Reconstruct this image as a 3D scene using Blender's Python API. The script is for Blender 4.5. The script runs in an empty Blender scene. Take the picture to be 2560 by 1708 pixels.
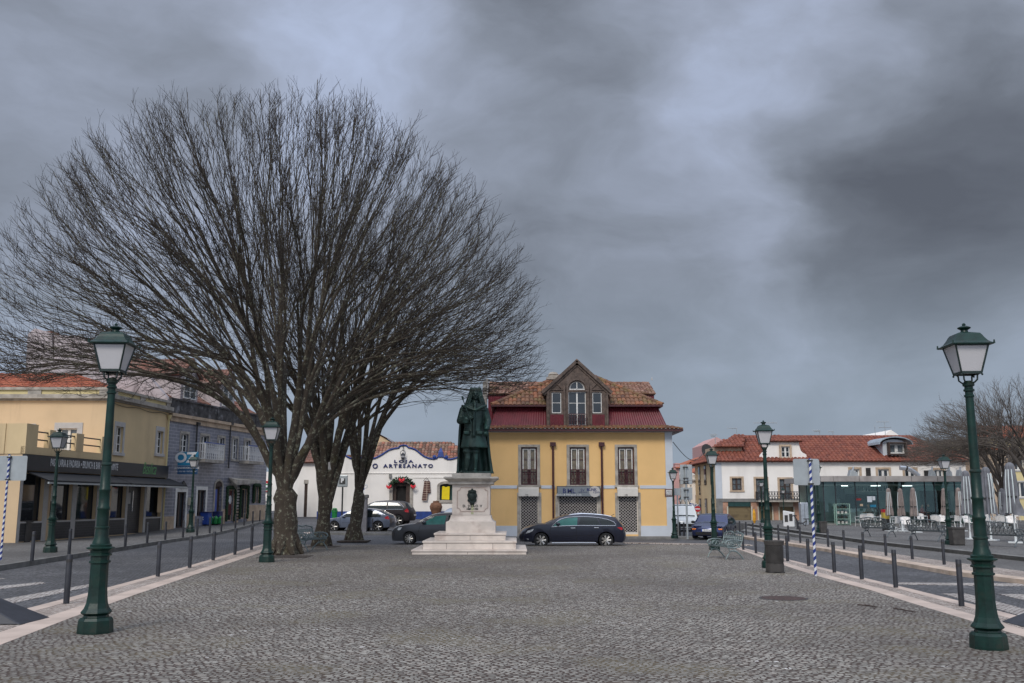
import bpy, bmesh, math, random
import numpy as np
from mathutils import Vector, Matrix
R = math.radians
S = bpy.context.scene
COL = S.collection
# ------------------------------------------------------------------ camera
W0, H0, F0 = 2560.0, 1708.0, 2396.6
HZ = 1252.8
EYE = 1.85
PITCH = math.atan((HZ - H0/2)/F0)
cam_d = bpy.data.cameras.new('camera'); cam = bpy.data.objects.new('camera', cam_d); COL.objects.link(cam)
cam_d.sensor_width = 36; cam_d.lens = F0/W0*36; cam_d.clip_end = 3000; cam_d.clip_start = .1
cam.location = (0, 0, EYE); cam.rotation_euler = (math.pi/2 + PITCH, 0, 0)
S.camera = cam
S.view_settings.view_transform = 'Standard'; S.view_settings.look = 'None'
S.view_settings.gamma = 1; S.view_settings.exposure = 0.40
S.render.resolution_x = 1024; S.render.resolution_y = 683

K = 2560/2350.0
def D(u, v): return (u*K, v*K)
def Zm(x0, y0, s): return lambda x, y: (x0 + x*s, y0 + y*s)
z1 = Zm(0,780,.25513); z2 = Zm(400,880,.33165); z3 = Zm(0,1100,.33165); z4 = Zm(780,1060,.21688)
z5 = Zm(1180,880,.3317); z6 = Zm(1640,1040,.26786); z7 = Zm(2000,1040,.2383)
z9 = Zm(1120,950,.15945); z10 = Zm(1020,1160,.15309); zc = Zm(1280,1250,.13617)
zs = Zm(1700,1180,.12759); zt = Zm(1780,1180,.14032); zo = Zm(430,1100,.16578)
zb = Zm(0,900,.18723); zm = Zm(640,1150,.15944); zq = Zm(2140,1300,.21683)
zu = Zm(2240,1040,.1658); zk = Zm(2020,1150,.13191)
def ray(u, v):
    x = (u - W0/2)/F0; y = (H0/2 - v)/F0
    c, s = math.cos(PITCH), math.sin(PITCH)
    return Vector((x, c - s*y, s + c*y))
def P(p, Y):
    r = ray(*p); t = Y/r.y
    return Vector((r.x*t, Y, EYE + r.z*t))
def gz(x, y):
    k = min(1, max(0, (4 - x)/6))
    z = .026*max(0, min(y, 90) - 52)*k
    k2 = min(1, max(0, (x - 12)/6))
    z -= .011*max(0, min(y, 95) - 45)*k2
    return z
def G(p, dz=0.0):
    r = ray(*p); z = 0
    if dz == .14: t = (.14-EYE)/r.z; return Vector((r.x*t, r.y*t, .14))
    for i in range(12):
        t = (z + dz - EYE)/r.z; x, y = r.x*t, r.y*t
        if y > 150 or t < 0: t = 150/r.y; return Vector((r.x*t, 150, 0))
        z = .5*z + .5*gz(x, y) if i else gz(x, y)
    return Vector((x, y, z + dz))
def px(n, y): return n*y/F0       # n source pixels at depth y, in metres

# ------------------------------------------------------------------ world
def sstep(nt, inp, a, b):
    m = nt.nodes.new('ShaderNodeMapRange'); m.interpolation_type = 'SMOOTHSTEP'
    nt.links.new(inp, m.inputs['Value']); m.inputs['From Min'].default_value = a; m.inputs['From Max'].default_value = b
    return m.outputs['Result']
def mth(nt, op, a, b=None, clamp=False):
    m = nt.nodes.new('ShaderNodeMath'); m.operation = op; m.use_clamp = clamp
    for i, v in enumerate((a, b)):
        if v is None: continue
        if isinstance(v, (int, float)): m.inputs[i].default_value = v
        else: nt.links.new(v, m.inputs[i])
    return m.outputs[0]
SUN_EL, SUN_AZ = 42, 200
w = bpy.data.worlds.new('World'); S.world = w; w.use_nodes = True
nt = w.node_tree; nt.nodes.clear()
out = nt.nodes.new('ShaderNodeOutputWorld')
tc = nt.nodes.new('ShaderNodeTexCoord')
nrm = nt.nodes.new('ShaderNodeVectorMath'); nrm.operation = 'NORMALIZE'; nt.links.new(tc.outputs['Generated'], nrm.inputs[0])
sep = nt.nodes.new('ShaderNodeSeparateXYZ'); nt.links.new(nrm.outputs[0], sep.inputs[0])
zz = mth(nt, 'ADD', mth(nt, 'MAXIMUM', sep.outputs['Z'], 0.0), .16)
cx_ = mth(nt, 'DIVIDE', sep.outputs['X'], zz); cy_ = mth(nt, 'DIVIDE', sep.outputs['Y'], zz)
cmb = nt.nodes.new('ShaderNodeCombineXYZ'); nt.links.new(cx_, cmb.inputs[0]); nt.links.new(cy_, cmb.inputs[1])
cmb.inputs[2].default_value = 3.7
def noise(scale, detail, rough, dist, vec):
    n = nt.nodes.new('ShaderNodeTexNoise'); n.inputs['Scale'].default_value = scale; n.inputs['Detail'].default_value = detail
    n.inputs['Roughness'].default_value = rough; n.inputs['Distortion'].default_value = dist; nt.links.new(vec, n.inputs['Vector'])
    return n.outputs['Fac']
def vm(op, A, B):
    m = nt.nodes.new('ShaderNodeVectorMath'); m.operation = op
    for i, v in enumerate((A, B)):
        if isinstance(v, (tuple, list, Vector)): m.inputs[i].default_value = v
        else: nt.links.new(v, m.inputs[i])
    return m.outputs[0]
flat_ = vm('MULTIPLY', nrm.outputs[0], (1.0, 1.0, 1.9))
wn_ = nt.nodes.new('ShaderNodeTexNoise'); wn_.inputs['Scale'].default_value = 2.6; wn_.inputs['Detail'].default_value = 5; nt.links.new(flat_, wn_.inputs['Vector'])
warp = vm('MULTIPLY', vm('SUBTRACT', wn_.outputs['Color'], (.5,.5,.5)), (.42,.42,.42))
wdir = vm('ADD', nrm.outputs[0], warp); wn2 = vm('NORMALIZE', wdir, (0,0,0))
wflat = vm('ADD', flat_, vm('MULTIPLY', warp, (.8,.8,.8)))
n1 = noise(2.3, 8, .50, .0, wflat); n2 = noise(.9, 6, .5, .4, cmb.outputs[0]); n3 = noise(6.0, 9, .58, .3, wflat)
fac = mth(nt, 'ADD', mth(nt, 'MULTIPLY', mth(nt, 'SUBTRACT', n1, .5), 1.45), mth(nt, 'MULTIPLY', mth(nt, 'SUBTRACT', n2, .5), .55))
fac = mth(nt, 'ADD', fac, mth(nt, 'MULTIPLY', mth(nt, 'SUBTRACT', n3, .5), .62))
fac = mth(nt, 'ADD', mth(nt, 'MULTIPLY', fac, .9), .55)
# broad lighter and darker masses of the overcast, by direction in the sky, with cloud-shaped edges
for (u, v, deg, amt) in ((600,60,13,.15),(1120,200,9,.06),(1930,130,8,.24),(2500,20,8,.12),(2060,560,13,-.17),(2480,540,10,-.14),
        (1400,480,9,-.12),(1560,800,8,-.08),(1740,670,8,.20),(1120,640,9,.0),(150,330,10,-.16),(1500,40,9,-.10),(2350,830,8,-.06),
        (40,930,6,.34),(300,200,12,.10),(120,560,9,.10),(900,1000,8,.10),(1900,960,8,.05),(2300,250,8,-.08),(1700,350,7,.06)):
    d0 = ray(u, v).normalized()
    dt = nt.nodes.new('ShaderNodeVectorMath'); dt.operation = 'DOT_PRODUCT'; nt.links.new(wn2, dt.inputs[0]); dt.inputs[1].default_value = d0
    fac = mth(nt, 'ADD', fac, mth(nt, 'MULTIPLY', sstep(nt, dt.outputs['Value'], math.cos(R(deg*1.25)), math.cos(R(deg*.15))), amt))
ramp = nt.nodes.new('ShaderNodeValToRGB'); nt.links.new(fac, ramp.inputs[0])
e = ramp.color_ramp.elements
e[0].position = .0; e[0].color = (.072,.078,.094,1)
e[1].position = .98; e[1].color = (.34,.395,.53,1)
for p_, c_ in ((.26,(.112,.124,.148)),(.50,(.176,.197,.240)),(.74,(.250,.282,.358))):
    q = e.new(p_); q.color = (*c_, 1)
# paler, bluer low sky near the horizon
mixh = nt.nodes.new('ShaderNodeMix'); mixh.data_type = 'RGBA'
hf = mth(nt, 'SUBTRACT', 1.0, sstep(nt, sep.outputs['Z'], .02, .27))
nt.links.new(mth(nt, 'MULTIPLY', hf, .62), mixh.inputs[0]); nt.links.new(ramp.outputs[0], mixh.inputs[6]); mixh.inputs[7].default_value = (.24,.30,.375,1)
# unseen sky overhead and behind the camera, brightness added to light the walls
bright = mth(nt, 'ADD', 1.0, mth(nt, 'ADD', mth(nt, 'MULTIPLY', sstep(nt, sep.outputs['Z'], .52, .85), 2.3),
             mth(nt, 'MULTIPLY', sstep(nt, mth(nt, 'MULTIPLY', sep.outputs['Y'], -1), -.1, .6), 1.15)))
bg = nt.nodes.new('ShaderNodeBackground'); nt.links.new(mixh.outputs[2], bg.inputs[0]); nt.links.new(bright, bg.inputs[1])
sky = nt.nodes.new('ShaderNodeTexSky'); sky.sky_type = 'NISHITA'; sky.sun_disc = False
sky.sun_elevation = R(SUN_EL); sky.sun_rotation = R(SUN_AZ); sky.dust_density = 4
bg2 = nt.nodes.new('ShaderNodeBackground'); nt.links.new(sky.outputs[0], bg2.inputs[0]); bg2.inputs[1].default_value = .006
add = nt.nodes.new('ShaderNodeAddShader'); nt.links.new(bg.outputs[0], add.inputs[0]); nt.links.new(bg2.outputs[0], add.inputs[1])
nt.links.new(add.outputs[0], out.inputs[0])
sd = bpy.data.lights.new('sun', 'SUN'); sd.energy = 1.5; sd.angle = R(18); sd.color = (1, .95, .87)
sun = bpy.data.objects.new('sun', sd); COL.objects.link(sun)
sdir = Vector((math.sin(R(SUN_AZ))*math.cos(R(SUN_EL)), math.cos(R(SUN_AZ))*math.cos(R(SUN_EL)), math.sin(R(SUN_EL))))
sun.rotation_euler = sdir.to_track_quat('Z', 'Y').to_euler()

# ------------------------------------------------------------------ helpers
def thing(name, label, cat, loc=(0,0,0), rz=0, group=None):
    o = bpy.data.objects.new(name, None); COL.objects.link(o); o.empty_display_size = .2
    o.location = loc; o.rotation_euler = (0, 0, rz); tag(o, label, cat, group); return o
def tag(o, label, cat, group=None, kind=None):
    if label: o['label'] = label
    if cat: o['category'] = cat
    if group: o['group'] = group
    if kind: o['kind'] = kind
    return o
def dup(root, loc=None, rz=None, label=None, scale=None):
    def cp(o, par):
        c = o.copy(); COL.objects.link(c); c.parent = par
        for ch in o.children: cp(ch, c)
        return c
    r = cp(root, None)
    if loc is not None: r.location = loc
    if rz is not None: r.rotation_euler = (0, 0, rz)
    if scale: r.scale = (scale,)*3
    if label: r['label'] = label
    return r
class MB:
    def __init__(s): s.v = []; s.f = []; s.m = []; s.uv = {}
    def add(s, vs, fs, m=0):
        b = len(s.v); s.v += [tuple(v) for v in vs]
        for f in fs: s.f.append(tuple(i + b for i in f)); s.m.append(m)
        return s
    def box(s, x0, x1, y0, y1, z0, z1, m=0, M=None):
        vs = [Vector((x, y, z)) for z in (z0, z1) for y in (y0, y1) for x in (x0, x1)]
        if M is not None: vs = [M @ v for v in vs]
        return s.add(vs, [(0,2,3,1),(4,5,7,6),(0,1,5,4),(2,6,7,3),(0,4,6,2),(1,3,7,5)], m)
    def prism(s, pts, y0, y1, m=0):           # polygon in x,z extruded along y
        n = len(pts); vs = [(x, y0, z) for x, z in pts] + [(x, y1, z) for x, z in pts]
        return s.add(vs, [tuple(range(n)), tuple(range(2*n-1, n-1, -1))] + [(i, n+i, n+(i+1)%n, (i+1)%n) for i in range(n)], m)
    def slab(s, pts, z0, z1, m=0):            # polygon in x,y extruded along z
        n = len(pts)
        a = lambda q: q if not callable(z0) else q
        vs = [(x, y, z0) for x, y in pts] + [(x, y, z1) for x, y in pts]
        return s.add(vs, [tuple(range(n-1, -1, -1)), tuple(range(n, 2*n))] + [(i, (i+1)%n, n+(i+1)%n, n+i) for i in range(n)], m)
    def lathe(s, prof, n=16, c=(0,0), rot=0, m=0, cap=True, sx=1, sy=1):
        b = len(s.v); k = len(prof)
        for r, z in prof:
            for i in range(n):
                a = rot + 2*math.pi*i/n
                s.v.append((c[0] + sx*r*math.cos(a), c[1] + sy*r*math.sin(a), z))
        for j in range(k-1):
            for i in range(n):
                i2 = (i+1) % n
                s.f.append((b+j*n+i, b+j*n+i2, b+(j+1)*n+i2, b+(j+1)*n+i)); s.m.append(m)
        if cap:
            s.f.append(tuple(b+i for i in range(n-1, -1, -1))); s.m.append(m)
            s.f.append(tuple(b+(k-1)*n+i for i in range(n))); s.m.append(m)
        return s
    def tube(s, pts, r, n=6, m=0, cap=True):
        pts = [Vector(p) for p in pts]; k = len(pts); b = len(s.v)
        rs = r if isinstance(r, (list, tuple)) else [r]*k
        t = (pts[1]-pts[0]).normalized(); up = Vector((0,0,1)) if abs(t.z) < .9 else Vector((1,0,0))
        x = t.cross(up).normalized()
        for j, p in enumerate(pts):
            t = ((pts[min(j+1,k-1)] - pts[max(j-1,0)])).normalized()
            x = (x - t*x.dot(t)); x = x.normalized() if x.length > 1e-6 else t.orthogonal().normalized()
            y = t.cross(x)
            for i in range(n):
                a = 2*math.pi*i/n; s.v.append(tuple(p + (x*math.cos(a) + y*math.sin(a))*rs[j]))
        for j in range(k-1):
            for i in range(n):
                i2 = (i+1) % n; s.f.append((b+j*n+i, b+j*n+i2, b+(j+1)*n+i2, b+(j+1)*n+i)); s.m.append(m)
        if cap and n > 2:
            s.f.append(tuple(b+i for i in range(n-1,-1,-1))); s.m.append(m)
            s.f.append(tuple(b+(k-1)*n+i for i in range(n))); s.m.append(m)
        return s
    def ball(s, c, r, n=10, m=0):
        rx, ry, rz = r if isinstance(r, (tuple, list)) else (r, r, r)
        k = max(4, n//2); prof = [(math.sin(math.pi*j/k), -math.cos(math.pi*j/k)) for j in range(k+1)]
        b = len(s.v)
        for q, z in prof:
            q = max(q, 1e-3)
            for i in range(n):
                a = 2*math.pi*i/n; s.v.append((c[0]+rx*q*math.cos(a), c[1]+ry*q*math.sin(a), c[2]+rz*z))
        for j in range(k):
            for i in range(n):
                i2 = (i+1)%n; s.f.append((b+j*n+i, b+j*n+i2, b+(j+1)*n+i2, b+(j+1)*n+i)); s.m.append(m)
        return s
    def quad(s, a, b, c, d, m=0): return s.add([a, b, c, d], [(0,1,2,3)], m)
    def build(s, name, mats, parent=None, smooth=False, bevel=0, fix=False):
        me = bpy.data.meshes.new(name); me.from_pydata(s.v, [], s.f)
        for q in (mats if isinstance(mats, (list, tuple)) else [mats]): me.materials.append(q)
        if len(me.materials) > 1: me.polygons.foreach_set('material_index', s.m)
        if fix:
            bm = bmesh.new(); bm.from_mesh(me); bmesh.ops.remove_doubles(bm, verts=bm.verts, dist=1e-5)
            bmesh.ops.recalc_face_normals(bm, faces=bm.faces); bm.to_mesh(me); bm.free()
        me.update()
        o = bpy.data.objects.new(name, me); COL.objects.link(o)
        if parent is not None: o.parent = parent
        if smooth:
            me.polygons.foreach_set('use_smooth', [True]*len(me.polygons))
            me.set_sharp_from_angle(angle=R(42))
        if bevel:
            b = o.modifiers.new('b', 'BEVEL'); b.width = bevel; b.segments = 2; b.limit_method = 'ANGLE'; b.angle_limit = R(40)
        return o
def from_me(name, me, m, parent=None):
    me.materials.clear()
    for q in (m if isinstance(m, (list, tuple)) else [m]): me.materials.append(q)
    o = bpy.data.objects.new(name, me); COL.objects.link(o); o.parent = parent; return o
def text(name, txt, size, m, parent, loc, rot=(math.pi/2,0,0), align='CENTER', ext=.004, sx=1, spacing=1, shear=0, bold=0):
    c = bpy.data.curves.new('t', 'FONT'); c.body = txt; c.size = size; c.align_x = align; c.extrude = ext
    c.space_character = spacing; c.shear = shear; c.offset = bold; c.resolution_u = 3
    t = bpy.data.objects.new('t', c); COL.objects.link(t)
    dg = bpy.context.evaluated_depsgraph_get(); me = bpy.data.meshes.new_from_object(t.evaluated_get(dg))
    bpy.data.objects.remove(t); bpy.data.curves.remove(c)
    for v in me.vertices: v.co.x *= sx
    o = from_me(name, me, m, parent); o.location = loc; o.rotation_euler = rot; return o
def bake(o):     # apply modifiers into the mesh
    dg = bpy.context.evaluated_depsgraph_get(); me = bpy.data.meshes.new_from_object(o.evaluated_get(dg))
    old = o.data; o.modifiers.clear(); o.data = me
    if old.users == 0: bpy.data.meshes.remove(old)
    return o
def remesh(o, vox, smooth=3):
    r = o.modifiers.new('r', 'REMESH'); r.mode = 'VOXEL'; r.voxel_size = vox; r.use_smooth_shade = True
    if smooth: q = o.modifiers.new('s', 'SMOOTH'); q.factor = .5; q.iterations = smooth
    return bake(o)

# ------------------------------------------------------------------ materials
def newmat(name):
    m = bpy.data.materials.new(name); m.use_nodes = True
    return m, m.node_tree, m.node_tree.nodes['Principled BSDF']
def cmix(nt, f, a, b, mode='MIX'):
    m = nt.nodes.new('ShaderNodeMix'); m.data_type = 'RGBA'; m.blend_type = mode
    for i, v in ((0, f), (6, a), (7, b)):
        if isinstance(v, (int, float)): m.inputs[i].default_value = v
        elif isinstance(v, (tuple, list)): m.inputs[i].default_value = (*v[:3], 1)
        else: nt.links.new(v, m.inputs[i])
    return m.outputs[2]
def tnoise(nt, scale, detail=4, rough=.55, vec=None, stretch=None, out='Fac'):
    n = nt.nodes.new('ShaderNodeTexNoise'); n.inputs['Scale'].default_value = scale; n.inputs['Detail'].default_value = detail; n.inputs['Roughness'].default_value = rough
    if vec is None:
        t = nt.nodes.new('ShaderNodeTexCoord'); vec = t.outputs['Object']
    if stretch:
        mp = nt.nodes.new('ShaderNodeMapping'); mp.inputs['Scale'].default_value = stretch; nt.links.new(vec, mp.inputs[0]); vec = mp.outputs[0]
    nt.links.new(vec, n.inputs['Vector']); return n.outputs[out]
def bump(nt, bs, h, strength=.3, dist=.02):
    b = nt.nodes.new('ShaderNodeBump'); b.inputs['Strength'].default_value = strength; b.inputs['Distance'].default_value = dist
    nt.links.new(h, b.inputs['Height']); nt.links.new(b.outputs[0], bs.inputs['Normal'])
def mat(name, col, rough=.6, metal=0, var=.18, scale=4, bmp=0, bscale=30, dirt=None, dirtamt=.5, streak=False, coat=0, spec=None):
    m, nt, bs = newmat(name)
    n = tnoise(nt, scale, 5)
    lo = tuple(c*(1-var) for c in col); hi = tuple(min(1, c*(1+var)) for c in col)
    c = cmix(nt, sstep(nt, n, .3, .7), lo, hi)
    if dirt:
        d = tnoise(nt, scale*.6+.4, 7, .65, stretch=(1,1,.16) if streak else None)
        c = cmix(nt, mth(nt, 'MULTIPLY', sstep(nt, d, .5, .72), dirtamt), c, dirt)
    nt.links.new(c, bs.inputs['Base Color'])
    bs.inputs['Roughness'].default_value = rough; bs.inputs['Metallic'].default_value = metal
    if spec is not None: bs.inputs['Specular IOR Level'].default_value = spec
    if coat: bs.inputs['Coat Weight'].default_value = coat; bs.inputs['Coat Roughness'].default_value = .08
    if bmp: bump(nt, bs, tnoise(nt, bscale, 4), bmp, .02)
    return m
def glassmat(name, col=(.02,.025,.03), rough=.04, var=.5, scale=1.3):
    m, nt, bs = newmat(name)
    n = tnoise(nt, scale, 2)
    nt.links.new(cmix(nt, n, tuple(c*(1-var) for c in col), tuple(c*(1+var) for c in col)), bs.inputs['Base Color'])
    bs.inputs['Roughness'].default_value = rough; bs.inputs['Specular IOR Level'].default_value = .6
    return m
def cobble(name, cols, mortar, size=.115, msize=.012, arc=0, arcw=2.4, white=.0, moss=None, rot=0, rough=.75, warp=.03, msm=.6):
    m, nt, bs = newmat(name)
    t = nt.nodes.new('ShaderNodeTexCoord')
    mp = nt.nodes.new('ShaderNodeMapping'); mp.inputs['Rotation'].default_value = (0,0,rot); nt.links.new(t.outputs['Object'], mp.inputs[0])
    sp = nt.nodes.new('ShaderNodeSeparateXYZ'); nt.links.new(mp.outputs[0], sp.inputs[0])
    wn = tnoise(nt, 3.5, 3, out='Color'); sw = nt.nodes.new('ShaderNodeSeparateXYZ'); nt.links.new(wn, sw.inputs[0])
    lw = tnoise(nt, .35, 2); 
    x = mth(nt, 'ADD', sp.outputs[0], mth(nt, 'MULTIPLY', mth(nt, 'SUBTRACT', sw.outputs[0], .5), warp*4))
    y = mth(nt, 'ADD', sp.outputs[1], mth(nt, 'MULTIPLY', mth(nt, 'SUBTRACT', sw.outputs[1], .5), warp*4))
    if arc:
        ph = mth(nt, 'ABSOLUTE', mth(nt, 'SINE', mth(nt, 'ADD', mth(nt, 'MULTIPLY', sp.outputs[0], math.pi/arcw), mth(nt, 'MULTIPLY', lw, 3))))
        y = mth(nt, 'ADD', y, mth(nt, 'MULTIPLY', ph, arc))
    cb = nt.nodes.new('ShaderNodeCombineXYZ'); nt.links.new(x, cb.inputs[0]); nt.links.new(y, cb.inputs[1])
    br = nt.nodes.new('ShaderNodeTexBrick'); nt.links.new(cb.outputs[0], br.inputs['Vector'])
    br.inputs['Scale'].default_value = 1; br.inputs['Brick Width'].default_value = size; br.inputs['Row Height'].default_value = size*.95
    br.inputs['Mortar Smooth'].default_value = msm
    br.inputs['Color1'].default_value = (0,0,0,1); br.inputs['Color2'].default_value = (1,1,1,1); br.inputs['Mortar'].default_value = (.5,.5,.5,1)
    ms = mth(nt, 'MULTIPLY', mth(nt, 'ADD', sstep(nt, tnoise(nt, 7, 4, .7), .36, .66), .25), msize*1.6)
    nt.links.new(ms, br.inputs['Mortar Size'])
    rp = nt.nodes.new('ShaderNodeValToRGB'); nt.links.new(br.outputs['Color'], rp.inputs[0]); e = rp.color_ramp.elements
    e[0].color = (*cols[0],1); e[1].color = (*cols[-1],1)
    for i, c in enumerate(cols[1:-1]): q = e.new((i+1)/(len(cols)-1)); q.color = (*c,1)
    c = rp.outputs[0]
    c = cmix(nt, mth(nt, 'MULTIPLY', tnoise(nt, 40, 3), .35), c, tuple(v*.6 for v in cols[0]))
    if white:
        wv = nt.nodes.new('ShaderNodeTexVoronoi'); wv.inputs['Scale'].default_value = 1/size; nt.links.new(cb.outputs[0], wv.inputs['Vector'])
        wsep = nt.nodes.new('ShaderNodeSeparateXYZ'); nt.links.new(wv.outputs['Color'], wsep.inputs[0])
        wf = mth(nt, 'MULTIPLY', mth(nt, 'GREATER_THAN', wsep.outputs[0], 1-white), mth(nt, 'LESS_THAN', wv.outputs['Distance'], .42))
        c = cmix(nt, mth(nt, 'MULTIPLY', wf, .95), c, (.62,.60,.57))
    big = tnoise(nt, .25, 4)
    c = cmix(nt, mth(nt, 'MULTIPLY', sstep(nt, big, .38, .66), .6), c, tuple(v*.62 for v in cols[0]), 'MIX')
    mc = mortar
    if moss: mc = cmix(nt, sstep(nt, tnoise(nt, .5, 4), .5, .65), mortar, moss)
    c = cmix(nt, br.outputs['Fac'], c, mc)
    if moss: c = cmix(nt, mth(nt, 'MULTIPLY', sstep(nt, tnoise(nt, .9, 5, vec=t.outputs['Object']), .60, .78), .4), c, moss)
    nt.links.new(c, bs.inputs['Base Color']); bs.inputs['Roughness'].default_value = rough
    h = mth(nt, 'SUBTRACT', mth(nt, 'MULTIPLY', tnoise(nt, 60, 2), .3), br.outputs['Fac'])
    bump(nt, bs, h, .8, .012)
    return m
M = {}
M['plaza'] = cobble('granite_setts', [(.172,.158,.136),(.290,.272,.238),(.405,.382,.335),(.33,.29,.248)], (.050,.030,.021), .096, .017, arc=.22, arcw=2.9, white=.014, moss=(.10,.075,.038), warp=.06)
M['road'] = cobble('dark_setts', [(.075,.075,.080),(.135,.135,.142),(.20,.20,.208)], (.030,.027,.026), .12, .014, rot=R(12), warp=.05)
M['walk'] = cobble('sidewalk_setts', [(.12,.117,.112),(.19,.185,.175),(.25,.24,.23)], (.055,.045,.038), .09, .010, rot=R(33))
M['calcada'] = cobble('white_setts', [(.42,.36,.31),(.58,.50,.44),(.70,.62,.55)], (.13,.09,.07), .085, .013, rot=R(35))
M['zebra'] = cobble('zebra_setts', [(.40,.37,.34),(.55,.51,.47),(.66,.62,.57)], (.13,.10,.09), .11, .016, rot=R(10))
M['slab'] = mat('pale_slab', (.50,.40,.335), .7, var=.14, scale=1.1, dirt=(.36,.28,.23), dirtamt=.6, bmp=.1)
M['kerb'] = mat('kerb_stone', (.17,.165,.155), .8, var=.25, scale=2, bmp=.2)
M['palekerb'] = mat('pale_kerb', (.48,.38,.30), .75, var=.2, scale=2, dirt=(.26,.17,.11), dirtamt=.5)
M['green'] = mat('green_cast_iron', (.004,.024,.018), .42, 0, var=.35, scale=5, bmp=.12, bscale=25, dirt=(.035,.022,.014), dirtamt=.55, spec=.35)
M['lampglass'] = mat('frosted_lamp_glass', (.50,.49,.50), .45, var=.06, scale=2)
M['lampdark'] = mat('lantern_frame', (.008,.020,.017), .4)
M['black'] = mat('charcoal_steel', (.022,.023,.029), .5, var=.25, scale=6)
M['limestone'] = mat('monument_limestone', (.60,.53,.47), .68, var=.12, scale=1.6, dirt=(.33,.24,.20), dirtamt=.55, bmp=.12, bscale=12)
M['limetop'] = mat('weathered_limestone', (.40,.37,.33), .7, var=.2, scale=2.5, dirt=(.13,.11,.10), dirtamt=.75, bmp=.15, bscale=14)
M['joint'] = mat('stone_joint', (.14,.10,.085), .9)
M['bronze'] = mat('patinated_bronze', (.024,.046,.040), .45, .4, var=.45, scale=3, dirt=(.035,.12,.10), dirtamt=.7, streak=True, bmp=.25, bscale=18)
M['bronzeblk'] = mat('dark_bronze', (.012,.022,.020), .5, .4)
M['ochre'] = mat('ochre_plaster', (.72,.46,.195), .85, var=.05, scale=.6, dirt=(.62,.38,.14), dirtamt=.35, streak=True, bmp=.05)
M['whiteplaster'] = mat('white_plaster', (.80,.76,.71), .85, var=.04, scale=.7, dirt=(.52,.49,.46), dirtamt=.35, streak=True, bmp=.05)
M['greyplaster'] = mat('bluegrey_plaster', (.50,.53,.57), .85, var=.06, scale=1)
M['ltgrey'] = mat('grey_trim', (.44,.42,.40), .8, var=.06)
M['cream'] = mat('cream_plaster', (.62,.475,.275), .88, var=.07, scale=.5, dirt=(.40,.29,.18), dirtamt=.5, streak=True)
M['cream2'] = mat('peach_plaster', (.60,.44,.27), .88, var=.08, scale=.5, dirt=(.38,.27,.18), dirtamt=.5, streak=True)
M['paleyellow'] = mat('pale_yellow_plaster', (.60,.50,.26), .88, var=.08, scale=.8, dirt=(.42,.36,.22), dirtamt=.5)
M['oldstone'] = mat('old_stone_trim', (.34,.31,.27), .85, var=.25, scale=2.5, dirt=(.16,.14,.12), dirtamt=.6, bmp=.2)
M['sandstone'] = mat('sandstone_trim', (.45,.34,.24), .85, var=.2, scale=2, dirt=(.27,.2,.14), dirtamt=.5)
M['whitepaint'] = mat('white_paint', (.66,.65,.62), .55, var=.1, scale=5, dirt=(.36,.33,.30), dirtamt=.4)
M['maroon'] = mat('maroon_sheet', (.112,.011,.018), .5, var=.2, scale=2.5, dirt=(.10,.016,.02), dirtamt=.6, streak=True)
M['maroondk'] = mat('dark_maroon_paint', (.055,.012,.014), .45, var=.25, scale=6)
M['wood'] = mat('weathered_wood', (.095,.068,.055), .8, var=.35, scale=5, dirt=(.19,.15,.13), dirtamt=.5, streak=True)
M['darkwood'] = mat('dark_brown_wood', (.045,.026,.019), .55, var=.3, scale=5)
M['glass'] = glassmat('window_glass')
M['curtain'] = mat('curtained_glass', (.13,.10,.06), .12, var=.35, scale=5, spec=.6)
M['lacecurtain'] = mat('net_curtain_glass', (.10,.115,.125), .12, var=.3, scale=6, spec=.6)
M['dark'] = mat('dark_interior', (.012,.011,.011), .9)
M['mesh'] = mat('shutter_lattice', (.50,.46,.43), .5, .3, var=.1)
M['boxwhite'] = mat('cream_metal_box', (.58,.55,.50), .5, var=.05)
M['blue'] = mat('cobalt_blue_paint', (.010,.040,.20), .6, var=.2, scale=4)
M['navy'] = mat('navy_lettering', (.008,.016,.10), .6, var=.1)
M['blackpanel'] = mat('black_fascia', (.014,.015,.018), .45, var=.2)
M['awning'] = mat('black_awning', (.018,.018,.020), .75, var=.25, scale=3)
M['letterwhite'] = mat('white_lettering', (.62,.62,.62), .5, var=.03)
M['lettergreen'] = mat('green_lettering', (.10,.30,.10), .5, var=.05)
M['bluetile'] = None
M['stained'] = mat('black_stained_parapet', (.055,.052,.052), .9, var=.5, scale=2.2, dirt=(.33,.33,.35), dirtamt=.55, streak=False, bmp=.2)
M['pinkwall'] = mat('old_pale_plaster', (.42,.37,.375), .9, var=.15, scale=.8, dirt=(.11,.09,.09), dirtamt=.9, streak=True)
M['metalgrey'] = mat('galvanised_back', (.36,.385,.39), .42, .35, var=.08, scale=3)
M['tyre'] = mat('tyre_rubber', (.012,.012,.013), .8)
M['alloy'] = mat('alloy_rim', (.50,.48,.45), .32, .7, var=.1)
M['chrome'] = mat('chrome_trim', (.72,.73,.75), .18, .9, var=.03)
M['carglass'] = glassmat('car_glass', (.012,.018,.018), .03)
M['tealglass'] = glassmat('teal_car_glass', (.035,.16,.14), .05, var=.35, scale=4)
M['headlight'] = mat('headlight_lens', (.55,.57,.58), .12, .2, var=.3, scale=12, spec=.8)
M['taillight'] = mat('tail_light_lens', (.42,.012,.018), .15, var=.2, scale=8, coat=.6)
M['orange'] = mat('indicator_lens', (.85,.22,.02), .2, coat=.5)
M['plastic'] = mat('dark_plastic', (.030,.028,.027), .6, var=.2)
M['bin'] = mat('brown_grey_bin', (.050,.045,.041), .5, var=.25, scale=5, dirt=(.09,.08,.07), dirtamt=.4)
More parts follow.
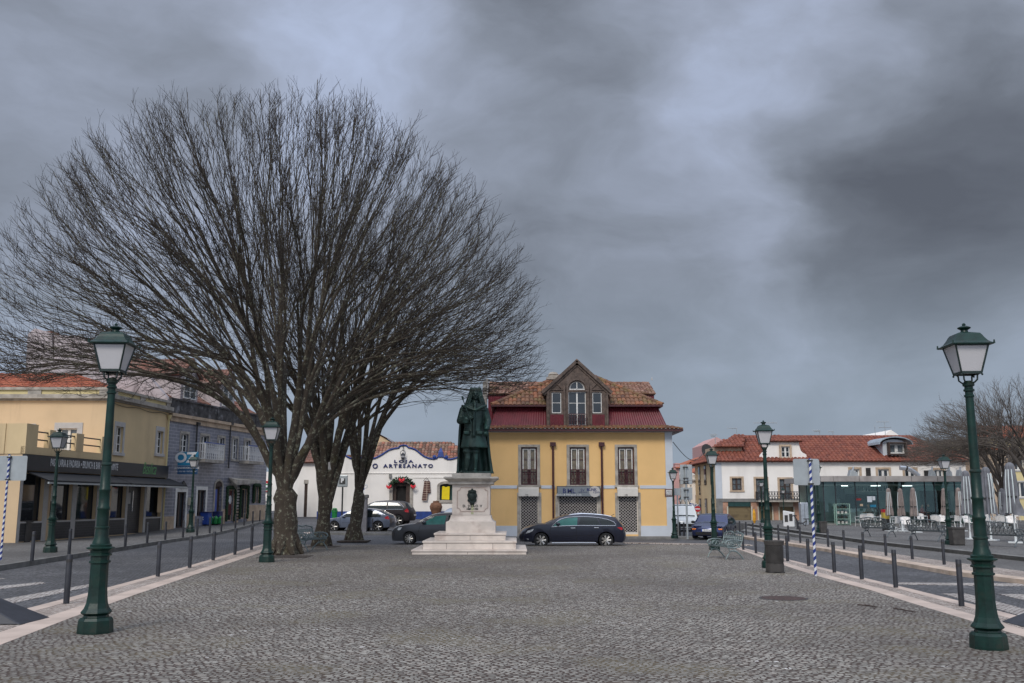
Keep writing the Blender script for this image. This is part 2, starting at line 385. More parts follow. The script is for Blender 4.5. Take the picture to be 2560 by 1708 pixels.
M['benchmetal'] = mat('grey_green_cast_aluminium', (.16,.20,.20), .5, .3, var=.3, scale=9)
M['benchgrey'] = mat('dark_cast_aluminium', (.11,.125,.13), .5, .3, var=.3, scale=9)
M['stripeblue'] = mat('stripe_blue', (.012,.035,.22), .45, var=.1)
M['signwhite'] = mat('sign_white', (.68,.68,.68), .45, var=.04)
M['signred'] = mat('sign_red', (.42,.012,.016), .45, var=.06)
M['signblue'] = mat('sign_blue', (.010,.05,.28), .45, var=.06)
M['greenplastic'] = mat('green_plastic', (.012,.20,.045), .45, var=.12)
M['bright_red'] = mat('red_ribbon', (.62,.012,.03), .55, var=.15)
M['garland'] = mat('fir_garland', (.014,.04,.016), .9, var=.5, scale=30)
M['terracotta'] = mat('terracotta_urn', (.16,.075,.040), .8, var=.3, scale=4, dirt=(.08,.045,.03))
M['yellowcloth'] = mat('yellow_cloth', (.72,.56,.010), .85, var=.06)
M['pinkstone'] = mat('pink_marble', (.42,.24,.165), .35, var=.25, scale=1.5, dirt=(.26,.13,.10), dirtamt=.6)
M['concrete'] = mat('grey_concrete_fascia', (.32,.295,.28), .8, var=.2, scale=1, dirt=(.12,.10,.10), dirtamt=.6, streak=True)
M['darkgreen'] = mat('dark_green_panel', (.010,.045,.042), .5, var=.2)
M['shutter'] = None
M['tealpaint'] = mat('pale_green_metal', (.26,.40,.33), .5, var=.08)
M['taupecloth'] = mat('taupe_parasol_cloth', (.215,.175,.16), .9, var=.18, scale=3)
M['greycloth'] = mat('grey_parasol_cloth', (.155,.158,.175), .9, var=.18, scale=3)
M['chairwhite'] = mat('white_woven_plastic', (.72,.69,.66), .6, var=.15, scale=14)
M['chairlegs'] = mat('white_aluminium', (.66,.68,.67), .35, .2, var=.05)
M['pinkpaint'] = mat('pink_plaster', (.50,.29,.27), .85, var=.06)
M['rust'] = mat('rusty_manhole', (.060,.034,.028), .8, var=.4, scale=14, bmp=.5, bscale=40)
M['soil'] = mat('tree_pit_soil', (.045,.034,.027), .95, var=.4, scale=12, bmp=.4)
M['steel'] = mat('galvanised_duct', (.50,.52,.54), .3, .8, var=.15)
M['skin'] = mat('skin', (.36,.19,.13), .6)
M['redcloth'] = mat('red_jacket', (.22,.025,.025), .9)
M['browncloth'] = mat('brown_jacket', (.10,.055,.03), .9)
M['darkcloth'] = mat('dark_cloth', (.02,.022,.03), .9)
M['beige'] = mat('beige_box', (.52,.48,.38), .6, var=.08)

def shutter_mat():
    m, nt, bs = newmat('golden_roller_shutter')
    t = nt.nodes.new('ShaderNodeTexCoord'); s = nt.nodes.new('ShaderNodeSeparateXYZ'); nt.links.new(t.outputs['Object'], s.inputs[0])
    wv = mth(nt, 'FRACT', mth(nt, 'MULTIPLY', s.outputs[2], 8))
    c = cmix(nt, wv, (.17,.125,.065), (.30,.23,.13)); c = cmix(nt, mth(nt,'MULTIPLY', sstep(nt, tnoise(nt, 1.2, 4), .55, .7), .6), c, (.09,.065,.045))
    nt.links.new(c, bs.inputs['Base Color']); bs.inputs['Roughness'].default_value = .45; bs.inputs['Metallic'].default_value = .3
    bump(nt, bs, wv, .6, .02); return m
M['shutter'] = shutter_mat()
def tilewall(name, a, b, grout, w_, h_, off=0, size=.012):
    m, nt, bs = newmat(name)
    t = nt.nodes.new('ShaderNodeTexCoord'); s = nt.nodes.new('ShaderNodeSeparateXYZ'); nt.links.new(t.outputs['Object'], s.inputs[0])
    cb = nt.nodes.new('ShaderNodeCombineXYZ'); nt.links.new(mth(nt,'ADD',s.outputs[0],s.outputs[1]), cb.inputs[0]); nt.links.new(s.outputs[2], cb.inputs[1])
    br = nt.nodes.new('ShaderNodeTexBrick'); nt.links.new(cb.outputs[0], br.inputs['Vector']); br.offset = off
    br.inputs['Scale'].default_value = 1; br.inputs['Brick Width'].default_value = w_; br.inputs['Row Height'].default_value = h_; br.inputs['Mortar Size'].default_value = size
    br.inputs['Color1'].default_value = (*a,1); br.inputs['Color2'].default_value = (*b,1); br.inputs['Mortar'].default_value = (*grout,1)
    c = cmix(nt, mth(nt,'MULTIPLY', sstep(nt, tnoise(nt, .9, 6, .65), .45, .72), .5), br.outputs['Color'], tuple(v*.45 for v in a))
    nt.links.new(c, bs.inputs['Base Color']); bs.inputs['Roughness'].default_value = .4
    bump(nt, bs, br.outputs['Fac'], -.3, .01); return m
M['bluetile'] = tilewall('blue_glazed_tiles', (.145,.150,.190), (.20,.205,.245), (.30,.30,.33), .62, .20, .5, .022)
M['blacktile'] = tilewall('black_glazed_tiles', (.012,.013,.016), (.022,.023,.028), (.06,.06,.065), .3, .12, .5, .008)
M['rug'] = tilewall('striped_rug_cloth', (.075,.028,.024), (.11,.045,.035), (.45,.36,.28), 3, .17, 0, .016)

def roofmat(name, cols, moss=None):
    m, nt, bs = newmat(name)
    u = nt.nodes.new('ShaderNodeUVMap'); u.uv_map = 'tile'
    wn = nt.nodes.new('ShaderNodeTexWhiteNoise'); wn.noise_dimensions = '2D'; nt.links.new(u.outputs[0], wn.inputs['Vector'])
    rp = nt.nodes.new('ShaderNodeValToRGB'); nt.links.new(wn.outputs['Value'], rp.inputs[0]); e = rp.color_ramp.elements
    e[0].color = (*cols[0],1); e[1].color = (*cols[-1],1)
    for i, c in enumerate(cols[1:-1]): q = e.new((i+1)/(len(cols)-1)); q.color = (*c,1)
    c = rp.outputs[0]
    if moss: c = cmix(nt, mth(nt,'MULTIPLY', sstep(nt, tnoise(nt, 1.3, 6, .65), .48, .66), .8), c, moss)
    c = cmix(nt, mth(nt,'MULTIPLY', sstep(nt, tnoise(nt, 6, 5, .65), .5, .7), .5), c, (.05,.035,.03))
    nt.links.new(c, bs.inputs['Base Color']); bs.inputs['Roughness'].default_value = .85; return m
M['roof_old'] = roofmat('mossy_clay_tiles', [(.075,.04,.028),(.15,.07,.042),(.22,.11,.06),(.29,.095,.04)], (.15,.115,.04))
M['roof_back'] = roofmat('lichened_clay_tiles', [(.10,.05,.035),(.20,.09,.06),(.32,.20,.15),(.22,.09,.055)], (.15,.10,.04))
M['roof_red'] = roofmat('red_clay_tiles', [(.12,.034,.022),(.19,.052,.032),(.25,.075,.042),(.17,.06,.04)])
M['roof_orange'] = roofmat('new_orange_tiles', [(.26,.065,.032),(.35,.095,.045),(.40,.125,.06)])
M['roof_patchy'] = roofmat('patchy_clay_tiles', [(.07,.045,.033),(.15,.09,.06),(.30,.21,.15),(.36,.12,.07),(.12,.07,.05)])
M['roof_brown'] = roofmat('brown_clay_tiles', [(.12,.06,.045),(.19,.085,.06),(.24,.11,.075)], (.13,.10,.08))

def roof(name, mt, parent, O, U, V, poly, tw=.22, tl=.36, h=.05, ridge=None):
    """barrel tiles on plane O + s*U + t*V (t up the slope), kept inside poly given in s,t"""
    O, U, V = Vector(O), Vector(U).normalized(), Vector(V).normalized(); N = U.cross(V).normalized()
    if N.z < 0: N = -N
    smin = min(p[0] for p in poly); smax = max(p[0] for p in poly); tmin = min(p[1] for p in poly); tmax = max(p[1] for p in poly)
    def inside(s, t):
        c = False; n = len(poly)
        for i in range(n):
            x1, y1 = poly[i]; x2, y2 = poly[i-1]
            if (y1 > t) != (y2 > t) and s < (x2-x1)*(t-y1)/(y2-y1)+x1: c = not c
        return c
    vs, fs, uv = [], [], []; rng = random.Random(7)
    nc = int((smax-smin)/tw)+1; nr = int((tmax-tmin)/tl)+1
    for r in range(nr):
        for c in range(nc):
            sc = smin+(c+.5)*tw; tc_ = tmin+(r+.5)*tl
            if not inside(sc, min(tc_, tmax-.01)): continue
            b = len(vs); j = rng.uniform(-.012,.012); rz = rng.uniform(-.01,.012)
            for e, (tt, lift) in enumerate(((tmin+r*tl-.03, .03), (min(tmin+(r+1)*tl, tmax)+.02, 0))):
                for k, (f, hh) in enumerate(((-.5,0),(-.32,.75),(0,1),(.32,.75),(.5,0))):
                    q = O + U*(sc+f*tw+j) + V*tt + N*(hh*h + lift + rz)
                    vs.append(tuple(q))
            vs.append(tuple(O + U*(sc-.5*tw+j)+V*(tmin+r*tl-.03))); vs.append(tuple(O + U*(sc+.5*tw+j)+V*(tmin+r*tl-.03)))
            for k in range(4): fs.append((b+k, b+k+1, b+5+k+1, b+5+k)); uv.append((c,r))
            fs.append((b+10,b+11,b+4,b+3,b+2,b+1,b)); uv.append((c,r))
    b = len(vs); vs += [tuple(O+U*s+V*t+N*(-.02)) for s,t in poly]; fs.append(tuple(range(b, b+len(poly)))); uv.append((0,0))
    vs += [tuple(O+U*s+V*t+N*(-.08)) for s,t in poly]; n = len(poly); fs.append(tuple(range(b+2*n-1, b+n-1, -1))); uv.append((0,0))
    if ridge:
        for a_, b_ in ridge:
            a_, b_ = O+U*a_[0]+V*a_[1]+N*.04, O+U*b_[0]+V*b_[1]+N*.04
            L = (b_-a_).length; k = max(1, int(L/.38)); d = (b_-a_)/k; x = d.cross(N).normalized(); nn = x.cross(d).normalized()
            if nn.z < 0: nn = -nn
            for i in range(k):
                bb = len(vs)
                for e in (0, 1.06):
                    p = a_ + d*(i+e)
                    for q in range(5):
                        an = math.pi*q/4; vs.append(tuple(p + x*math.cos(an)*.13 + nn*(math.sin(an)*.10 + (.02 if e == 0 else 0))))
                for q in range(4): fs.append((bb+q, bb+q+1, bb+6+q, bb+5+q)); uv.append((i, 77))
                fs.append((bb,bb+1,bb+2,bb+3,bb+4)); uv.append((i,77))
    me = bpy.data.meshes.new(name); me.from_pydata(vs, [], fs); me.materials.append(mt)
    ul = me.uv_layers.new(name='tile'); data = []
    for p in me.polygons:
        c = uv[p.index]
        for _ in range(p.loop_total): data += [c[0]*.37+.1, c[1]*.53+.2]
    ul.data.foreach_set('uv', data)
    o = bpy.data.objects.new(name, me); COL.objects.link(o); o.parent = parent
    return o
# ------------------------------------------------------------------ ground
def xy(p, dz=0): q = G(p, dz); return (q.x, q.y)
g = MB(); xs_ = [-160,-90,-50,-30,-20,-10,-6,-4,-2,0,2,4,6,10,12,14,16,18,24,32,50,90,160]; ys_ = [-30,0,10,20,30,38,45,48,52,56,60,65,70,75,80,85,90,95,110,150,300,900]
for y in ys_:
    for x in xs_: g.v.append((x*(1 if y < 300 else 5), y, gz(x, y)-.08))
n = len(xs_)
for j in range(len(ys_)-1):
    for i in range(n-1): g.f.append((j*n+i, j*n+i+1, (j+1)*n+i+1, (j+1)*n+i)); g.m.append(0)
tag(g.build('road', M['road']), None, None, kind='structure')

def strip(name, mt, L, Rr, z0, z1, n=1):
    """paved band between two polylines of ground points"""
    mb = MB()
    for i in range(len(L)-1):
        a, b, c, d = L[i], L[i+1], Rr[i+1], Rr[i]
        za, zb_ = [gz(*q) for q in (a,b)]; zc_, zd = [gz(*q) for q in (c,d)]
        mb.add([(a[0],a[1],za+z1),(b[0],b[1],zb_+z1),(c[0],c[1],zc_+z1),(d[0],d[1],zd+z1),
                (a[0],a[1],za+z0),(b[0],b[1],zb_+z0),(c[0],c[1],zc_+z0),(d[0],d[1],zd+z0)],
               [(0,1,2,3),(0,4,5,1),(1,5,6,2),(2,6,7,3),(3,7,4,0)])
    o = mb.build(name, mt, fix=True); tag(o, None, None, kind='structure'); return o
def ext(pl, a=None):   # extend a polyline towards / behind the camera
    p, q = Vector(pl[0]), Vector(pl[1]); d = (p-q).normalized(); e = p + d*14
    return [tuple(e)] + list(pl)
def lerp(a, b, t): return tuple(a[i]*(1-t)+b[i]*t for i in range(2))
Lup = ext([xy(D(40,1402)), xy(D(210,1358)), xy(D(422,1302)), xy(D(587,1253)), xy(D(685,1228)), xy(D(713,1215))])
Llo = ext([xy(D(0,1480)), xy(D(243,1387)), xy(D(422,1327)), xy(D(587,1272)), xy(D(687,1237)), xy(D(715,1220))])
def resample(pl, ys):
    out = []
    for y in ys:
        for i in range(len(pl)-1):
            if (pl[i][1]-y)*(pl[i+1][1]-y) <= 0 or i == len(pl)-2:
                t = (y-pl[i][1])/(pl[i+1][1]-pl[i][1]); out.append(lerp(pl[i], pl[i+1], t)); break
    return out
ysL = [4,8,12,16,20,24,28,32,36,40,44,48,52,56]
A_ = resample(Lup, ysL); B_ = resample(Llo, ysL)
mix_ = lambda P_, Q_, t: [lerp(a, b, t) for a, b in zip(P_, Q_)]
strip('kerb_stones', M['slab'], A_, mix_(A_,B_,.24), -.1, .0)
strip('white_setts_band', M['calcada'], mix_(A_,B_,.24), mix_(A_,B_,.66), -.1, -.004)
strip('kerb_stones', M['slab'], mix_(A_,B_,.66), B_, -.1, .0)
Rup = ext([xy(D(2338,1414)), xy(D(2163,1368.6)), xy(D(1964.6,1321.8)), xy(D(1891,1303.8)), xy(D(1760,1272)), xy(D(1692,1254)), xy(D(1640,1243))])
Rlo = ext([xy(D(2350,1461)), xy(D(2104,1387.5)), xy(D(1964.6,1343.7)), xy(D(1869.6,1321)), xy(D(1760,1284)), xy(D(1690,1258.5)), xy(D(1619,1247))])
ysR = [4,8,12,15,18,21,24,27,30,33,36,39,42]
C_ = resample(Rlo, ysR); D_ = resample(Rup, ysR)
strip('kerb_stones', M['slab'], C_, mix_(C_,D_,.36), -.1, .0)
strip('white_setts_band', M['calcada'], mix_(C_,D_,.36), mix_(C_,D_,.74), -.1, -.004)
strip('kerb_stones', M['slab'], mix_(C_,D_,.74), D_, -.1, .0)
# plaza between the two bands
pl = MB(); n = 0
Bp = resample(Llo, [-6,0,4,8,12,16,20,24,28,32,36,40,42.2]); Cp = resample(Rlo, [-6,0,4,8,12,16,20,24,28,32,36,40,42.2])
pl.slab(Bp + Cp[::-1], -.1, -.002)
o = pl.build('plaza', M['plaza'], fix=True); tag(o, None, None, kind='structure')
# kerb and pavement along the far side of the lane, left part
def path_strip(name, mt, pts, wdt, z0, z1, side=1):
    a = [Vector(p) for p in pts]; b = []
    for i, p in enumerate(a):
        t = (a[min(i+1,len(a)-1)] - a[max(i-1,0)]).normalized(); b.append(tuple(p + Vector((-t.y, t.x))*wdt*side))
    return strip(name, mt, [tuple(p) for p in a], b, z0, z1)
# left sidewalk by the bakery
SW = ext([xy(D(0,1303.5)), xy(D(259,1262.6)), xy(D(422,1236.6)), xy(D(543.8,1215)), xy(D(612,1196))])
SWs = resample(SW, [4,10,16,22,28,34,40,46,52,56,60,64,68,72])
path_strip('kerb', M['kerb'], SWs, .16, -.1, .07)
strip('sidewalk', M['walk'], [(-60, y) for _, y in SWs], [(p[0]-.16, p[1]) for p in SWs], -.1, .055)
# parking bay pavement behind the lane
k0 = xy(D(752,1224)); k1 = xy(D(1000,1226.5))
pv = [(k0[0], k0[1]), (k1[0], k1[1]), (0.0, k1[1]-.2)]
path_strip('kerb', M['kerb'], pv, .15, -.08, .03)
strip('pavement', M['walk'], [(p[0], p[1]+.15) for p in pv], [(p[0]-.5, p[1]+3.2) for p in pv], -.1, .02)
YB = G(D(1542,1232)).y
tag(MB().box(-4.5, 9.6, YB-1.5, YB+.5, -.1, .03).build('sidewalk', M['kerb']), None, None, kind='structure')
dl = xy(D(1440,1241)); dr = xy(D(1640,1243.5))
strip('white_setts_band', M['calcada'], [(5.2,dl[1]-1.3),(dr[0]+1.2,dr[1]-2.3)], [(5.2,dl[1]-.5),(dr[0]+1.2,dr[1]-1.2)], -.1, -.05)
# far right side: pale kerb band, paving and raised terrace
F1 = resample(ext([xy(D(2350,1333.7)), xy(D(2163.5,1310.8)), xy(D(1964.6,1274)), xy(D(1909,1263.5)), xy(D(1763,1241.6)), xy(D(1698.5,1232)), xy(D(1671,1224))]), [4,12,18,22,26,30,34,38,42,46,50,54])
F2 = resample(ext([xy(D(2350,1313.5)), xy(D(2163.5,1289)), xy(D(1964.6,1260)), xy(D(1909,1253)), xy(D(1775.8,1235.8)), xy(D(1698.5,1226)), xy(D(1671,1220))]), [4,12,18,22,26,30,34,38,42,46,50,54])
F2 = [(max(a[0]+.55, b[0]), b[1]) for a, b in zip(F1, F2)]
strip('kerb_stones', M['palekerb'], F1, mix_(F1,F2,.3), -.1, .03)
strip('white_setts_band', M['calcada'], mix_(F1,F2,.3), F2, -.1, .026)
T1 = resample(ext([xy(D(2350,1290)), xy(D(1964,1246)), xy(D(1850,1236)), xy(D(1760,1231))]), [4,12,18,22,26,30,34,38,42,46,50,54])
T1 = [(max(a[0]+.5, b[0]), b[1]) for a, b in zip(F2, T1)]
strip('pavement', M['walk'], F2, T1, -.1, .02)
TZ = .14
TE = resample(ext([xy(D(2350,1290)), xy(D(1964,1246)), xy(D(1850,1236))]), [4,18,26,34,42])
cn = P(D(1717,1200), 74); cn = (cn.x, 74)
ter = MB(); ter.slab(TE + [cn, (cn[0]+.5, 88), (70, 88), (70, 4)], -1.2, TZ)
o = ter.build('terrace', M['walk'], fix=True); tag(o, None, None, kind='structure')
kb = MB(); tp = TE + [cn]
for i in range(len(tp)-1):
    a, b = Vector(tp[i]), Vector(tp[i+1]); t = (b-a).normalized(); nn = Vector((t.y, -t.x))
    kb.slab([tuple(a), tuple(b), tuple(b+nn*.3), tuple(a+nn*.3)], -.9, TZ+.012)
tag(kb.build('terrace_kerb', M['kerb'], fix=True), None, None, kind='structure')
for i, (u, v) in enumerate(((1704,1206),(1690,1212),(1674,1218))):
    zt_ = TZ - .15*(i+1)
    p = P((u*K, 1200), 1); yy = 74 - 3.2*(i+1); xx = (u-1175)/2200*yy
    a = Vector(TE[-1]); st = MB(); st.slab([(a.x-.4*(i+1), a.y-.0-1.2*i), (xx, yy), (cn[0]-.02, cn[1]), (a.x, a.y+.0)], -1.2, zt_)
    tag(st.build('terrace_step', M['kerb'], fix=True), None, None, kind='structure')
    nv = MB(); b = Vector((xx,yy)); a2 = Vector((a.x-.4*(i+1), a.y-1.2*i)); 
    t = (b-a2).normalized(); nn = Vector((t.y,-t.x))
# crossings of white setts in the dark road
def patch(pts, m='zebra', z=-.072):
    mb = MB(); mb.slab([xy(p, -.076) for p in pts], -.09, z)
    o = mb.build('crossing_marking', M[m], fix=True); tag(o, None, None, kind='structure')
patch([zq(470,742),zq(1937,763),zq(1937,735),zq(500,722)])
a0 = xy(zq(470,742))
for i, (sx_, wd) in enumerate(((0,.50),(1.15,.5),(2.3,.5),(3.45,.5),(4.6,.5))):
    q0 = xy(zq(985,806)); q1 = Vector(xy(D(2350,1405))) ; d = (q1-Vector(q0)).normalized(); nn = Vector((-d.y, d.x))
    if nn.x < 0: nn = -nn
    s = Vector(q0) + nn*sx_ + d*(0 if i == 0 else -1.2*0); e_ = s + d*5.5
    mb = MB(); mb.slab([tuple(s), tuple(e_), tuple(e_+nn*wd), tuple(s+nn*wd)], -.09, -.072)
    tag(mb.build('crossing_marking', M['zebra'], fix=True), None, None, kind='structure')
patch([D(-160,1372),D(-160,1362),D(95,1336),D(105,1339),D(0,1352.5)])
patch([D(-160,1422),D(-160,1404),D(0,1377),D(205,1341),D(214,1345),D(0,1391)])
patch([D(-160,1345),D(-160,1338),D(0,1327),D(15,1328)])

# ------------------------------------------------------------------ building helpers
class Bld:
    def __init__(s, name, label, cat, A, B, group=None):
        s.A = Vector((A[0], A[1])); d = Vector((B[0]-A[0], B[1]-A[1])); s.L = d.length; s.d = d.normalized(); s.n = Vector((-s.d.y, s.d.x))
        s.root = thing(name, label, cat, (A[0], A[1], 0), math.atan2(d.y, d.x), group)
    def loc(s, p, d=0):
        r = ray(*p); q = s.A + s.n*d; rn = r.x*s.n.x + r.y*s.n.y; t = q.dot(s.n)/rn
        h = Vector((r.x*t, r.y*t)) - s.A
        return (h.dot(s.d), EYE + r.z*t)
    def x(s, p, d=0): return s.loc(p, d)[0]
    def z(s, p, d=0): return s.loc(p, d)[1]
def wall(mb, x0, x1, z0, z1, holes=(), y=0, dp=.22, m=0, rm=None):
    hs = [(max(a,x0),min(b,x1),max(c,z0),min(d,z1)) for a,b,c,d in holes if b > x0 and a < x1 and d > z0 and c < z1]
    X = sorted({x0,x1,*[h[0] for h in hs],*[h[1] for h in hs]}); Z = sorted({z0,z1,*[h[2] for h in hs],*[h[3] for h in hs]})
    for i in range(len(X)-1):
        for j in range(len(Z)-1):
            cx, cz = (X[i]+X[i+1])/2, (Z[j]+Z[j+1])/2
            if any(h[0]<cx<h[1] and h[2]<cz<h[3] for h in hs): continue
            mb.quad((X[i],y,Z[j]),(X[i+1],y,Z[j]),(X[i+1],y,Z[j+1]),(X[i],y,Z[j+1]), m)
    rm = m if rm is None else rm
    for a,b,c,d in hs:
        mb.quad((a,y,c),(a,y+dp,c),(a,y+dp,d),(a,y,d), rm); mb.quad((b,y,c),(b,y,d),(b,y+dp,d),(b,y+dp,c), rm)
        mb.quad((a,y,d),(a,y+dp,d),(b,y+dp,d),(b,y,d), rm); mb.quad((a,y,c),(b,y,c),(b,y+dp,c),(a,y+dp,c), rm)
def window(par, x0, x1, z0, z1, y=.14, cols=2, rows=2, fm='whitepaint', gm='glass', sur=None, sm='oldstone', fw=.055, sill=True, name='window', mw=None, sy=-.035, rail=None):
    f = MB(); w_ = x1-x0; h_ = z1-z0; mw = mw or fw
    f.box(x0,x1,y,y+.06,z0,z0+fw).box(x0,x1,y,y+.06,z1-fw,z1).box(x0,x0+fw,y,y+.06,z0+fw,z1-fw).box(x1-fw,x1,y,y+.06,z0+fw,z1-fw)
    for i in range(1, cols):
        xx = x0 + w_*i/cols; hw = mw*(1.0 if (cols == 2 or i*2 == cols) else .5); f.box(xx-hw,xx+hw,y-.004,y+.056,z0+fw,z1-fw)
    for j in range(1, rows):
        zz_ = z0 + h_*j/rows; f.box(x0+fw,x1-fw,y+.01,y+.05,zz_-mw*.35,zz_+mw*.35)
    o = f.build(name, M[fm], par)
    MB().box(x0+.01,x1-.01,y+.035,y+.075,z0+.01,z1-.01).build('pane', M[gm], o)
    if sur:
        s = MB(); l, r, t, b = sur if isinstance(sur, tuple) else (sur,)*4
        s.box(x0-l,x0,sy,.02,z0,z1).box(x1,x1+r,sy,.02,z0,z1).box(x0-l,x1+r,sy-.003,.02,z1,z1+t)
        if b: s.box(x0-l-.04,x1+r+.04,sy-.05,.02,z0-b,z0)
        s.build('surround', M[sm], o, bevel=.008)
    return o
def ribbed(mb, a, b, c, d, n, amp=.025, m=0):
    """ribbed sheet; a,b bottom corners, d,c top corners"""
    a,b,c,d = map(Vector,(a,b,c,d)); N = (b-a).cross(d-a).normalized(); base = len(mb.v)
    for i in range(2*n+1):
        t = i/(2*n); o = N*(amp if i % 2 else 0)
        mb.v += [tuple(a.lerp(b,t)+o), tuple(d.lerp(c,t)+o)]
    for i in range(2*n): mb.f.append((base+2*i, base+2*i+2, base+2*i+3, base+2*i+1)); mb.m.append(m)
def ring(mb, c, r, t=.012, n=10, m=0, ax='y'):
    pts = [(c[0]+r*math.cos(2*math.pi*i/n), c[1], c[2]+r*math.sin(2*math.pi*i/n)) for i in range(n+1)]
    mb.tube(pts, t, 4, m, cap=False)
def railing(par, x0, x1, z0, z1, y, mt, n=9, name='balcony_railing', t=.012, deco=True):
    f = MB(); f.box(x0,x1,y-.02,y+.02,z1-.04,z1).box(x0,x1,y-.015,y+.015,z0,z0+.03)
    for i in range(n+1):
        xx = x0+.015+(x1-x0-.03)*i/n; f.box(xx-t,xx+t,y-t,y+t,z0+.03,z1-.04)
    if deco:
        p = (x1-x0)/n
        for i in range(n):
            xx = x0+p*(i+.5); ring(f,(xx,y,z0+(z1-z0)*.72),p*.42,t*.8); ring(f,(xx,y,z0+(z1-z0)*.3),p*.42,t*.8)
            f.box(xx-t*.7,xx+t*.7,y-t*.7,y+t*.7,z0+(z1-z0)*.38,z0+(z1-z0)*.6)
    return f.build(name, mt, par)
def lattice(par, x0, x1, z0, z1, y, mt, p=.17, q=.15, t=.011, name='lattice_shutter'):
    f = MB()
    def line(xa, za, xb, zb_):
        v = Vector((xb-xa,0,zb_-za)); 
        if v.length < .02: return
        nn = Vector((-v.z,0,v.x)).normalized()*t; a = Vector((xa,y,za)); b = Vector((xb,y,zb_)); e = Vector((0,.02,0))
        f.add([a-nn,b-nn,b+nn,a+nn,a-nn+e,b-nn+e,b+nn+e,a+nn+e],[(0,1,2,3),(7,6,5,4),(0,4,5,1),(3,2,6,7)])
    s = q/p; c = z0-(x1-x0)*s
    while c < z1:
        for sg in (1,-1):
            pts = []
            for xx in (x0, x1):
                zz_ = c + s*((xx-x0) if sg > 0 else (x1-xx)); pts.append([xx, zz_])
            a, b = pts
            if a[1] > b[1]: a, b = b, a
            if b[1] <= z0 or a[1] >= z1: continue
            if a[1] < z0: tt = (z0-a[1])/(b[1]-a[1]); a = [a[0]+(b[0]-a[0])*tt, z0]
            if b[1] > z1: tt = (z1-a[1])/(b[1]-a[1]); b = [a[0]+(b[0]-a[0])*tt, z1]
            line(a[0],a[1],b[0],b[1])
        c += q
    return f.build(name, mt, par)

# ------------------------------------------------------------------ the ochre house in the middle
xl = P((1217,1240), YB).x; xr = P((1682.5,1240), YB).x
b = Bld('ochre_house', 'ochre two-storey house with maroon mansard and brown wooden gabled dormer, behind the dark estate car', 'house', (xl, YB), (xr, YB))
r_ = b.root; L = lambda x, y, d=0: b.loc(z5(x, y), d); WX = b.L
zt_ = L(0,592)[1]
hol = []
up = [(370,490,718,1003),(735,858,718,1003),(1098,1220,718,1003)]
dn = [(363,500,1060,1375),(650,948,1080,1375),(1100,1247,1060,1385)]
for a,c,t,bb in up+dn: hol.append((L(a,t)[0], L(c,t)[0], max(L(a,bb)[1], .12 if t>1000 else -9), L(a,t)[1]))
w1 = MB(); wall(w1, 0, WX, -.2, zt_, hol); DP = 9.5
w1.quad((0,0,-.2),(0,0,zt_),(0,DP,zt_),(0,DP,-.2)); w1.quad((WX,0,-.2),(WX,DP,-.2),(WX,DP,zt_),(WX,0,zt_)); w1.quad((0,DP,-.2),(0,DP,zt_),(WX,DP,zt_),(WX,DP,-.2))
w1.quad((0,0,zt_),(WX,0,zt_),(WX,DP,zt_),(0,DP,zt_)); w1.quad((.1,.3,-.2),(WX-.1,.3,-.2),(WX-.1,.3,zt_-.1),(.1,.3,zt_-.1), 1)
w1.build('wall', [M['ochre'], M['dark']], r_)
tr = MB(); px0 = L(1457,800)[0]; zb0, zb1 = L(0,1030)[1], L(0,1006)[1]; zp = L(0,1310)[1]
tr.box(px0, WX+.03, -.03, DP, zp, zt_-.02)      # corner pilaster wraps the right corner
ed = [(-.02,340),(522,625),(968,1075),(1265,None)]
for x0, x1 in ed:
    a = x0 if x0 < 0 else L(x0,1000)[0]; c = L(x1,1000)[0] if x1 else px0
    tr.box(a, c, -.028, .01, zb0, zb1)
    tr.box(a-.0, c if x1 else WX+.05, -.045, .01, -.15, zp-.002)
tr.box(-.05, WX+.08, -.12, .01, zt_-.10, zt_+.02)
tr.build('plaster_trim', M['greyplaster'], r_)
for i, (a,c,t,bb) in enumerate(up):
    x0,x1 = L(a,t)[0], L(c,t)[0]; z0_, z1_ = L(a,bb)[1], L(a,t)[1]; zr = L(a,884)[1]
    f = window(r_, x0, x1, z0_, z1_, .12, 2, 3, 'maroondk', 'curtain', (.16,.16,.14,.13), 'oldstone', .07)
    g_ = MB(); xm = (x0+x1)/2
    for q0, q1 in ((x0+.08, xm-.02),(xm+.02, x1-.08)):
        g_.box(q0,q0+.05,.095,.118,zr,z1_-.08).box(q1-.05,q1,.095,.118,zr,z1_-.08).box(q0+.05,q1-.05,.095,.118,z1_-.13,z1_-.08)
    g_.build('casement_leaf', M['whitepaint'], f)
    railing(r_, x0+.02, x1-.02, z0_+.01, zr, .03, M['maroondk'], 5, 'window_railing', .014)
for i, (a,c,t,bb) in enumerate(dn):
    x0,x1 = L(a,t)[0], L(c,t)[0]; z0_, z1_ = .12, L(a,t)[1]
    s = MB(); sw = .16
    for q0 in (x0-sw, x1): MB().box(q0,q0+sw,-.03,.01,.0,z1_).build('door_jamb', M['oldstone'], r_, bevel=.01)
    lattice(r_, x0+.03, x1-.03, z0_+.1, z1_, .06, M['mesh'])
    sh = MB(); sh.box(x0,x0+.045,.04,.1,z0_,z1_).box(x1-.045,x1,.04,.1,z0_,z1_).box(x0+.045,x1-.045,.04,.1,z0_-.02,z0_+.12); sh.build('shutter_track', M['boxwhite'], r_)
